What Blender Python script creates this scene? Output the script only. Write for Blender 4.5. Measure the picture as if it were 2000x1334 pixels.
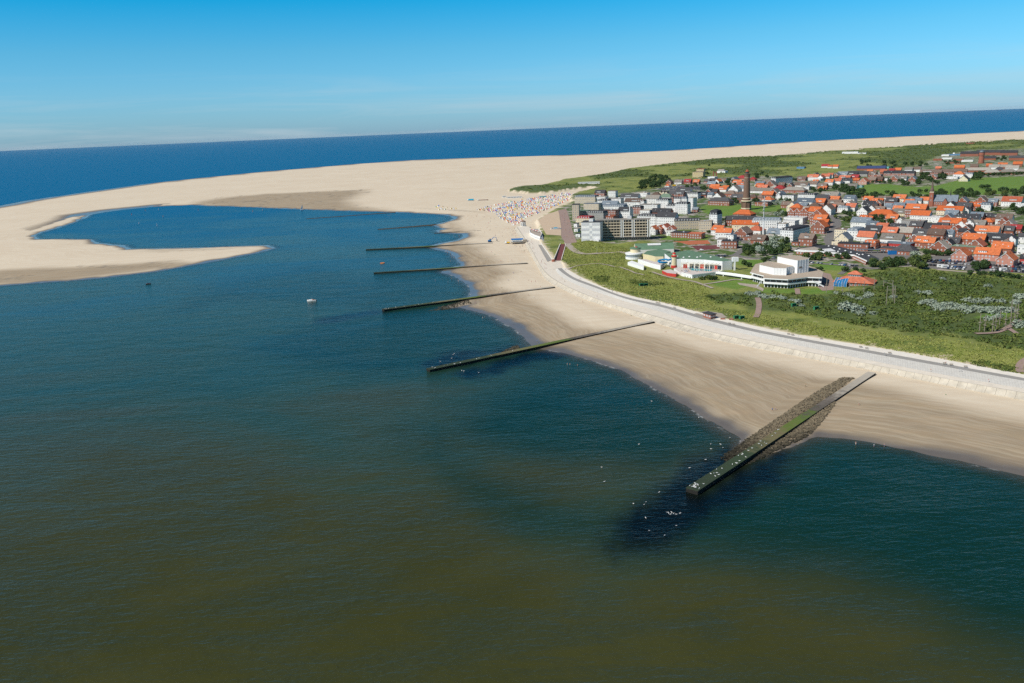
import bpy, bmesh, math, random
import numpy as np
from mathutils import Matrix, Vector
R_ = math.radians
for _o in list(bpy.data.objects): bpy.data.objects.remove(_o)
S = bpy.context.scene
C = S.collection
# ---------------------------------------------------------------- camera
CAM_H, PITCH, ROLL = 142.0, 0.248193, 0.041476      # metres, radians
cd = bpy.data.cameras.new('camera'); cam = bpy.data.objects.new('camera', cd); C.objects.link(cam)
cd.sensor_fit = 'HORIZONTAL'; cd.sensor_width = 36.0; cd.lens = 36.0 * 1650 / 2000
cd.clip_start = 1.0; cd.clip_end = 200000.0
_c, _s = math.cos(PITCH), math.sin(PITCH)
_f = Vector((0, _c, -_s)); _u = Vector((0, _s, _c)); _r = Vector((1, 0, 0))
_R = _r * math.cos(ROLL) - _u * math.sin(ROLL); _U = _u * math.cos(ROLL) + _r * math.sin(ROLL)
cam.matrix_world = Matrix(((_R.x, _U.x, -_f.x, 0), (_R.y, _U.y, -_f.y, 0), (_R.z, _U.z, -_f.z, CAM_H), (0, 0, 0, 1)))
S.camera = cam
# ---------------------------------------------------------------- sky, sun, exposure
SUN_EL, SUN_AZ = R_(44), R_(240)       # azimuth clockwise from +Y: the sun stands to the left, a little behind
W = bpy.data.worlds.new('World'); S.world = W; W.use_nodes = True
nt = W.node_tree; nt.nodes.clear()
def N(t, kind, **kw):
    n = t.nodes.new(kind)
    for k, v in kw.items(): setattr(n, k, v)
    return n
out = N(nt, 'ShaderNodeOutputWorld'); bg = N(nt, 'ShaderNodeBackground'); bg.inputs['Strength'].default_value = 0.15
sky = N(nt, 'ShaderNodeTexSky', sky_type='NISHITA', sun_disc=False, sun_elevation=SUN_EL, sun_rotation=SUN_AZ,
        altitude=0, air_density=1.0, dust_density=0.4, ozone_density=4.0)
# a clear, strongly blue summer sky: the sky texture tinted by elevation all the way round, with thin cirrus near the horizon
geo = N(nt, 'ShaderNodeTexCoord'); sep = N(nt, 'ShaderNodeSeparateXYZ'); nt.links.new(geo.outputs['Generated'], sep.inputs[0])
ramp = N(nt, 'ShaderNodeValToRGB'); nt.links.new(sep.outputs['Z'], ramp.inputs[0])
e = ramp.color_ramp.elements
e[0].position = 0.0; e[0].color = (0.36, 0.63, 1.0, 1)
e[1].position = 0.15; e[1].color = (0.004, 0.62, 0.87, 1)
x = e.new(0.05); x.color = (0.31, 0.65, 0.93, 1)
x = e.new(0.09); x.color = (0.22, 0.64, 0.86, 1)
x = e.new(0.28); x.color = (0.02, 0.31, 0.47, 1)
x = e.new(0.6); x.color = (0.20, 0.27, 0.33, 1)
mul = N(nt, 'ShaderNodeMix', data_type='RGBA', blend_type='MULTIPLY'); mul.inputs[0].default_value = 1
nt.links.new(sky.outputs[0], mul.inputs[6]); nt.links.new(ramp.outputs[0], mul.inputs[7])
mp = N(nt, 'ShaderNodeMapping'); mp.inputs['Scale'].default_value = (1.2, 1.2, 22); nt.links.new(geo.outputs['Generated'], mp.inputs[0])
cn = N(nt, 'ShaderNodeTexNoise'); cn.inputs['Scale'].default_value = 2.6; cn.inputs['Detail'].default_value = 7; cn.inputs['Roughness'].default_value = 0.62
cn.inputs['Distortion'].default_value = 0.6; nt.links.new(mp.outputs[0], cn.inputs['Vector'])
cr = N(nt, 'ShaderNodeValToRGB'); nt.links.new(cn.outputs['Fac'], cr.inputs[0])
cr.color_ramp.elements[0].position = 0.47; cr.color_ramp.elements[0].color = (0, 0, 0, 1)
cr.color_ramp.elements[1].position = 0.72; cr.color_ramp.elements[1].color = (0.45, 0.45, 0.45, 1)
cz = N(nt, 'ShaderNodeMapRange'); cz.inputs[1].default_value = .015; cz.inputs[2].default_value = .075; cz.inputs[3].default_value = 1; cz.inputs[4].default_value = 0; nt.links.new(sep.outputs['Z'], cz.inputs[0])
cf = N(nt, 'ShaderNodeMath', operation='MULTIPLY'); nt.links.new(cr.outputs[0], cf.inputs[0]); nt.links.new(cz.outputs[0], cf.inputs[1])
cm = N(nt, 'ShaderNodeMix', data_type='RGBA'); nt.links.new(cf.outputs[0], cm.inputs[0]); nt.links.new(mul.outputs[2], cm.inputs[6]); cm.inputs[7].default_value = (3.6, 4.2, 4.6, 1)
nt.links.new(cm.outputs[2], bg.inputs['Color']); nt.links.new(bg.outputs[0], out.inputs[0])
sd = bpy.data.lights.new('sun', 'SUN'); sun = bpy.data.objects.new('sun', sd); C.objects.link(sun)
sd.energy = 5.0; sd.angle = R_(0.53); sd.color = (1.0, 0.955, 0.88)
_d = Vector((math.sin(SUN_AZ) * math.cos(SUN_EL), math.cos(SUN_AZ) * math.cos(SUN_EL), math.sin(SUN_EL)))
sun.rotation_euler = _d.to_track_quat('Z', 'Y').to_euler(); sun.location = (0, 0, 500)
S.view_settings.view_transform = 'Standard'; S.view_settings.look = 'None'
S.view_settings.exposure = 0.0; S.view_settings.gamma = 1.0; S.view_settings.use_curve_mapping = False
S.cycles.use_denoising = False
S.cycles.max_bounces = 6; S.cycles.diffuse_bounces = 3; S.cycles.glossy_bounces = 3; S.cycles.transparent_max_bounces = 8
S.cycles.caustics_reflective = False; S.cycles.caustics_refractive = False

# ================================================================ surveyed layout, metres
D = {}
D['LAND'] = [(-1256.8,1689.6),(-1293.6,2192.2),(-1308.6,2339.1),(-1312.4,2481.0),(-1292.2,2758.7),(-1266.9,3105.1),(-1175.7,3378.0),(-1059.3,3675.0),(-898.8,3931.6),(-714.5,4226.4),(-483.0,4404.6),(-221.3,4392.8),(38.6,4342.3),(287.5,4219.1),(536.3,4208.3),(797.5,4270.5),(1085.6,4412.5),(1419.5,4650.6),(1773.7,4867.0),(2097.1,4950.3),(2407.1,4985.4),(2721.6,5021.0),(3072.0,5109.6),(3983.8,5114.9),(14000.0,5000.0),(2500.0,300.0),(243.0,243.2),(219.7,279.4),(201.0,310.1),(188.2,324.2),(174.1,338.9),(157.5,351.8),(148.3,357.4),(134.7,361.5),(121.3,352.8),(106.3,348.3),(100.6,369.6),(96.3,381.3),(89.2,404.9),(79.2,436.2),(65.3,475.8),(47.3,506.9),(31.1,526.8),(13.3,540.2),(9.7,557.3),(5.7,581.6),(0.4,601.5),(-15.1,644.3),(-41.0,682.5),(-40.3,714.4),(-35.0,724.6),(-35.0,748.4),(-40.1,782.7),(-53.0,824.8),(-71.1,866.0),(-62.0,890.0),(-50.5,900.7),(-58.3,954.1),(-71.5,1006.7),(-89.9,1038.4),(-98.4,1064.1),(-87.6,1094.8),(-68.8,1114.4),(-60.7,1143.9),(-63.2,1184.5),(-80.6,1199.3),(-100.0,1215.1),(-105.8,1242.0),(-97.5,1251.9),(-105.5,1288.1),(-119.3,1314.0),(-105.1,1337.6),(-90.9,1369.8),(-87.7,1400.2),(-100.5,1455.6),(-124.9,1487.8),(-174.4,1531.6),(-215.5,1563.4),(-279.8,1610.7),(-348.0,1661.0),(-445.2,1730.9),(-554.8,1820.6),(-670.9,1904.6),(-706.4,1940.4),(-790.3,1946.8),(-852.1,1875.7),(-875.9,1795.5),(-846.0,1711.1),(-820.6,1607.9),(-797.1,1462.6),(-774.1,1398.4),(-742.6,1348.6),(-644.6,1316.9),(-612.7,1259.0),(-549.6,1217.0),(-522.1,1171.8),(-451.3,1160.8),(-378.0,1151.4),(-325.4,1150.8),(-304.9,1111.9),(-319.8,1069.5),(-361.4,1001.3),(-401.3,948.7),(-445.6,919.1),(-494.6,905.2),(-544.1,895.2),(-672.0,882.8)]
D['LAGOON'] = [(-638.6,802.7),(-1129.4,1453.5),(-967.4,1627.8),(-829.2,1481.2),(-884.2,1736.3),(-757.0,2083.1),(-229.0,1667.0),(8.8,1419.2),(1.2,674.0),(-252.8,684.0)]
D['DAMP'] = [[(289.3,295.1),(240.7,376.5),(224.5,391.5),(210.1,413.9),(205.1,426.1),(194.2,438.9),(172.8,456.8),(153.0,486.9),(129.1,514.8),(105.1,559.7),(88.0,585.6),(66.5,589.5),(48.6,641.3),(27.9,711.2),(2.1,765.2),(13.0,832.6),(-4.7,958.8),(-17.2,1030.3),(-34.7,1103.5),(-30.1,1144.9),(-45.6,1239.9),(-66.7,1345.2),(-83.0,1457.1),(-117.4,1507.5),(-110.5,1127.8),(-79.6,840.1),(-44.2,663.2),(-0.3,529.3),(30.1,488.7),(76.5,406.5),(92.8,348.6),(127.8,333.0),(164.1,318.2),(192.2,295.4),(232.4,231.3)],[(-753.9,1942.9),(-757.0,2083.1),(-727.6,2144.9),(-625.6,2241.5),(-465.0,2241.9),(-330.6,2238.8),(-308.5,2100.8),(-314.6,1977.2),(-308.0,1861.1),(-272.2,1720.4),(-178.8,1572.0),(-133.1,1477.8),(-266.9,1533.1),(-427.3,1658.9),(-641.3,1818.1)],[(-767.3,1014.2),(-614.5,1017.0),(-583.5,1028.3),(-530.5,1022.3),(-482.0,1025.4),(-419.4,1041.1),(-364.4,1010.0),(-312.5,1090.3),(-300.8,1096.3),(-352.8,976.0),(-485.5,887.8),(-664.7,872.8)],[(-552.2,1150.7),(-482.1,1149.9),(-394.8,1138.8),(-335.9,1126.1),(-370.9,1107.4),(-464.6,1106.4)]]
D['UPLAND'] = [(330.6,342.5),(308.6,371.4),(266.8,421.2),(230.8,470.2),(183.3,522.6),(162.5,553.0),(140.7,592.5),(116.5,642.5),(99.9,664.4),(80.4,708.8),(64.7,768.6),(55.6,815.9),(54.9,868.2),(46.7,873.9),(46.3,895.5),(40.3,1022.1),(39.4,1076.9),(44.5,1151.9),(45.5,1226.2),(44.6,1281.8),(61.9,1367.1),(71.8,1396.6),(89.7,1479.9),(118.1,1558.6),(124.2,1599.9),(126.6,1695.0),(138.6,1754.7),(151.2,1804.1),(179.3,1847.9),(201.3,1898.2),(188.3,1939.2),(144.6,1899.4),(113.4,1855.0),(78.9,1829.7),(46.5,1847.6),(14.0,1919.1),(8.5,1962.4),(30.1,2052.8),(89.8,2070.9),(126.4,2165.0),(152.1,2255.3),(212.8,2329.4),(280.5,2433.1),(319.9,2514.8),(388.6,2677.7),(510.2,2820.8),(645.3,2979.8),(761.6,3092.7),(863.9,3130.2),(943.7,3086.7),(1074.7,3148.1),(1202.2,3293.0),(1335.2,3382.6),(1454.6,3427.4),(1577.1,3473.4),(1728.2,3573.2),(1980.0,3646.6),(2191.5,3638.3),(2799.4,3586.6),(14000.0,4000.0),(2500.0,300.0)]
D['TOWN'] = [(88.4,1458.6),(115.6,1526.0),(178.6,1733.9),(268.6,1711.6),(335.3,1853.2),(392.4,2034.4),(507.5,2057.2),(624.2,2036.5),(671.1,1959.4),(777.2,2054.8),(904.5,2123.7),(967.7,2095.3),(1078.6,2221.8),(1298.8,2584.0),(1600.5,2943.3),(2056.1,2627.2),(585.0,674.3),(437.3,706.1),(367.8,742.7),(339.8,741.4),(284.1,764.1),(231.2,792.7),(219.2,821.1),(179.6,873.2),(167.5,991.1),(122.4,969.3),(86.1,1026.5),(65.3,1014.1),(74.2,1166.2)]
D['LAWN'] = [[(306.3,1342.9),(320.0,1381.4),(346.0,1416.7),(352.5,1385.0),(442.7,1334.0),(421.9,1258.9),(407.4,1249.4),(389.5,1265.0),(354.4,1248.8),(328.3,1207.9),(309.7,1215.4),(298.0,1249.6),(300.5,1303.4)],[(700.7,1688.5),(742.8,1646.5),(754.7,1567.4),(799.5,1581.8),(887.6,1677.7),(972.4,1721.5),(1030.3,1697.5),(1294.2,1643.7),(1010.8,1277.8),(841.4,1381.6),(754.3,1374.6),(717.0,1416.2),(677.5,1460.4),(604.2,1432.2),(605.3,1500.0),(622.0,1565.4)],[(171.2,719.2),(203.3,734.6),(209.8,702.9),(186.4,680.3),(174.2,699.1)],[(206.7,678.0),(230.7,668.2),(225.0,650.1),(198.6,664.4)],[(234.8,671.7),(260.1,675.0),(252.9,648.3),(228.4,649.4)],[(226.4,829.0),(250.8,825.7),(251.8,812.3),(229.6,787.0),(219.1,802.0)],[(289.2,805.5),(311.7,786.9),(312.8,765.5),(296.2,746.9),(284.7,755.4)],[(298.4,740.8),(319.1,746.7),(313.9,734.2),(296.6,730.4)],[(310.2,551.3),(342.4,571.2),(345.1,560.7),(327.3,545.0)],[(193.9,1035.6),(240.6,1020.1),(233.3,984.0),(181.3,1000.7)]]
D['SCRUB'] = [[(155.4,664.3),(166.6,668.3),(195.4,653.5),(243.5,630.9),(258.1,648.3),(283.6,647.0),(308.6,698.6),(294.6,719.8),(317.8,732.7),(335.1,731.1),(369.9,719.7),(388.6,696.8),(545.0,626.5),(343.9,385.2),(290.2,460.4),(276.4,488.7),(257.2,512.9),(236.2,539.3),(225.1,563.0),(204.0,583.6),(181.4,605.6),(170.9,622.6),(157.1,629.3)],[(107.8,746.5),(132.8,732.8),(135.3,722.0),(112.4,717.5),(105.2,729.1)],[(78.3,772.6),(91.5,763.9),(87.5,738.3),(77.3,740.7)],[(210.3,2301.7),(294.2,2313.4),(387.4,2292.8),(403.5,2159.4),(378.8,2026.9),(290.3,2087.7),(189.3,2074.9)],[(248.4,1826.7),(335.2,2056.9),(385.6,2063.1),(353.3,1860.1),(285.3,1688.7),(231.4,1665.1)],[(444.9,2381.1),(645.2,2618.3),(694.6,2570.3),(602.5,2278.3),(459.2,2118.4)],[(780.3,2888.9),(999.1,2925.9),(1177.7,3027.5),(1065.1,2654.4),(891.4,2520.0),(691.6,2503.5)],[(854.6,2415.2),(1083.5,2548.1),(1075.4,2331.1),(1088.6,2188.3),(906.1,2127.6),(726.9,2123.9)],[(1255.2,3040.9),(1574.2,3253.2),(1952.8,3239.7),(2514.8,3219.7),(2041.0,2608.1),(1629.2,2996.8),(1224.9,2693.3)],[(197.2,475.3),(220.3,460.4),(212.2,455.1),(195.1,469.9)],[(256.8,452.5),(272.5,435.5),(264.9,424.8),(251.6,442.8)]]
D['SLAWN'] = [(36.0,1088.7),(69.6,1088.1),(160.5,856.8),(165.3,697.9),(154.0,616.7),(231.8,528.8),(340.9,413.1),(306.0,368.0),(230.8,470.2),(140.7,592.5),(80.6,710.0),(54.9,868.2)]
D['GRASSBARE'] = []
D['WALL'] = {'toe': [(8.87,1210.15,1.2),(19.14,1052.44,1.2),(24.81,966.34,1.2),(27.95,900.42,1.2),(30.1,855.59,1.2),(33.09,802.93,1.2),(36.44,772.75,1.2),(42.0,754.73,1.2),(49.98,724.35,1.2),(62.52,686.86,1.2),(74.63,659.47,1.2),(82.46,644.2,1.2),(92.91,618.16,1.2),(101.7,597.53,1.2),(124.91,551.36,1.2),(143.05,526.06,1.2),(172.42,489.99,1.2),(201.73,456.18,1.2),(216.28,438.48,1.2),(236.08,412.69,1.2),(252.08,395.8,1.2),(293.25,350.69,1.2)],'lip': [(13.48,1217.77,3.8),(23.95,1038.04,3.8),(27.53,963.91,3.8),(30.18,904.59,3.8),(32.93,846.62,3.8),(35.92,808.67,3.8),(39.81,780.74,3.8),(44.3,760.7,3.8),(50.73,733.64,3.8),(63.26,694.19,3.8),(75.07,662.98,3.8),(82.64,645.39,3.8),(93.83,624.16,3.8),(104.85,604.99,3.8),(128.18,558.34,3.8),(143.13,533.41,3.8),(173.66,493.97,3.8),(202.89,457.97,3.8),(220.95,435.88,3.8),(237.46,415.69,3.8),(253.53,398.7,3.8),(294.88,353.31,3.8)],'prom': [(22.18,1244.22,4.2),(31.94,1194.72,4.2),(40.35,1023.26,4.2),(45.14,905.17,4.2),(46.77,876.01,4.2),(45.51,836.4,4.2),(46.28,799.63,4.2),(52.82,761.77,4.2),(65.66,719.36,4.2),(78.09,688.93,4.2),(89.56,660.87,4.2),(97.19,646.39,4.2),(111.58,615.17,4.2),(134.41,565.62,4.2),(156.62,532.24,4.2),(176.9,503.57,4.2),(207.45,461.22,4.2),(234.46,426.79,4.2),(256.55,403.81,4.2),(298.41,357.94,4.2)],'slab': [(47.08,828.0,5.5),(50.54,796.74,5.5),(57.29,758.72,5.5),(75.23,709.33,5.5),(86.54,675.23,5.5),(97.73,649.92,5.5),(113.9,628.04,5.5),(136.67,575.41,5.5),(158.22,537.94,5.5),(179.35,510.95,5.5),(224.41,456.52,5.5),(261.39,412.14,5.5),(303.11,364.27,5.5)],'road': [(50.87,839.48,5.55),(53.53,804.57,5.55),(59.75,765.95,5.55),(76.95,717.04,5.55),(87.47,682.41,5.55),(98.89,657.59,5.55),(115.37,636.15,5.55),(138.83,584.65,5.55),(160.3,545.22,5.55),(181.41,517.03,5.55),(226.99,462.05,5.55),(263.95,416.44,5.55),(306.11,368.15,5.55)],'inner': [(54.37,868.79,5.75),(55.57,814.96,5.75),(64.61,767.73,5.75),(80.33,708.04,5.75),(99.81,663.68,5.75),(116.39,641.83,5.75),(140.52,591.88,5.75),(162.34,552.37,5.75),(183.1,522.04,5.75),(230.58,469.73,5.75),(266.49,420.71,5.75),(308.3,371.02,5.75)]}
D['GROYNE'] = [((-353.7,1501.0),(-202.9,1553.5),5,0.5,0.9,'r','low brown rubble groyne farthest out,reaching into the dark lagoon'),((-196.1,1285.1),(-110.0,1317.6),6,0.6,1.2,'r','low rubble groyne below the bathing bay,second farthest of all'),((-104.5,1207.6),(-38.7,1208.3),4,0.5,1.2,'r','short dark rubble groyne just left of the excavator'),((-178.2,1058.2),(-19.4,1064.1),5,0.9,1.9,'c','long weedy groyne ending beside the excavator'),((-141.0,872.7),(19.8,891.0),4,1.0,1.9,'c','long dark groyne between the excavator groyne and the thick green one'),((-104.8,680.0),(39.7,747.1),5,1.5,2.0,'c','dark groyne with green algae top pointing towards the white motorboat'),((-51.7,494.6),(102.3,594.7),4.5,1.5,2.2,'c','long straight green groyne,second nearest of all'),((68.0,305.9),(198.9,448.2),5.2,1.7,2.3,'c','nearest concrete groyne with bright green algae,rubble flanks and gulls')]
D['ROCKS'] = [[(186.2,441.2),(180.1,442.1),(162.6,425.0),(143.1,403.6),(119.3,376.3),(98.6,353.3),(87.3,340.0),(88.9,333.5),(113.7,358.0),(136.8,385.0),(162.4,413.6)],[(161.9,402.8),(155.0,392.6),(142.5,373.4),(131.7,359.8),(117.7,348.7),(102.8,336.6),(96.0,331.6),(111.5,350.6),(133.3,374.6),(159.4,405.6)],[(3.4,549.6),(-13.6,528.4),(-23.3,521.1),(-22.5,517.3),(-10.2,525.3),(4.9,541.2)],[(-35.7,709.5),(-54.2,691.7),(-78.1,674.0),(-76.4,665.8),(-53.1,675.1),(-32.9,693.7)]]
D['WEED'] = [[(37.9,266.1),(38.9,279.6),(55.0,301.9),(71.9,325.2),(94.2,345.4),(102.1,341.6),(81.6,321.5),(67.7,315.2),(64.7,305.7),(70.5,300.4),(95.3,325.4),(113.7,343.2),(102.0,319.4),(75.2,295.4),(60.7,281.7),(47.3,269.1)],[(51.8,284.6),(58.6,290.3),(60.6,285.9),(54.8,280.2)],[(-43.6,529.8),(-33.8,534.6),(-13.7,534.0),(-0.2,542.4),(-7.0,530.3),(-32.7,512.1),(-48.4,506.2)],[(-26.9,486.1),(-16.3,497.9),(-0.4,516.8),(29.6,529.6),(32.6,524.0),(12.4,512.3),(-13.1,488.5),(-22.1,482.2)],[(-149.4,655.0),(-106.3,681.3),(-105.7,677.2),(-143.3,644.8)]]
D['CLEAR'] = [[(-40.6,390.6),(-37.2,363.1),(-28.5,335.7),(-10.7,308.3),(12.8,294.6),(35.4,288.2),(64.7,301.0),(106.8,335.2),(134.1,356.4),(155.7,347.6),(199.0,306.8),(237.6,237.1),(177.4,169.6),(123.5,204.2),(97.3,248.8),(67.0,261.8),(32.8,268.4),(-2.7,296.1),(-28.2,330.2),(-38.4,363.3),(-1.1,451.9),(31.7,511.7),(64.2,467.5),(87.5,397.3),(99.9,367.0),(64.1,339.9),(9.5,357.9)],[(-178.5,571.6),(-116.2,510.6),(-87.2,489.5),(-51.1,500.9),(-0.3,529.3),(7.0,557.7),(-15.0,629.8),(-40.5,672.3),(-102.8,670.7),(-155.9,629.7)],[(-278.9,709.1),(-266.2,750.2),(-201.0,748.2),(-110.6,696.5),(-43.1,726.4),(-40.7,774.9),(-74.3,838.8),(-143.8,855.7),(-226.4,943.1),(-304.4,834.8)]]
D['FLAT'] = [[(35.6,1078.3),(47.6,1221.9),(46.4,1285.7),(71.4,1387.2),(90.9,1470.1),(116.1,1498.2),(84.5,1008.2),(67.3,981.8),(52.8,861.9),(45.6,863.9),(40.3,1022.1)],[(131.5,601.3),(145.0,611.1),(154.0,598.6),(153.6,579.9),(142.5,577.1),(137.0,584.8)],[(113.4,819.7),(135.9,939.7),(187.0,998.9),(241.2,972.2),(238.0,852.7),(262.0,845.9),(315.8,797.6),(339.0,760.8),(258.8,650.2),(226.8,650.9),(199.5,667.6),(173.5,696.1),(157.0,719.2),(139.3,768.4)],[(394.5,808.7),(428.0,816.2),(503.6,740.8),(447.8,656.0),(387.4,694.4),(366.2,739.5)]]
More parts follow.
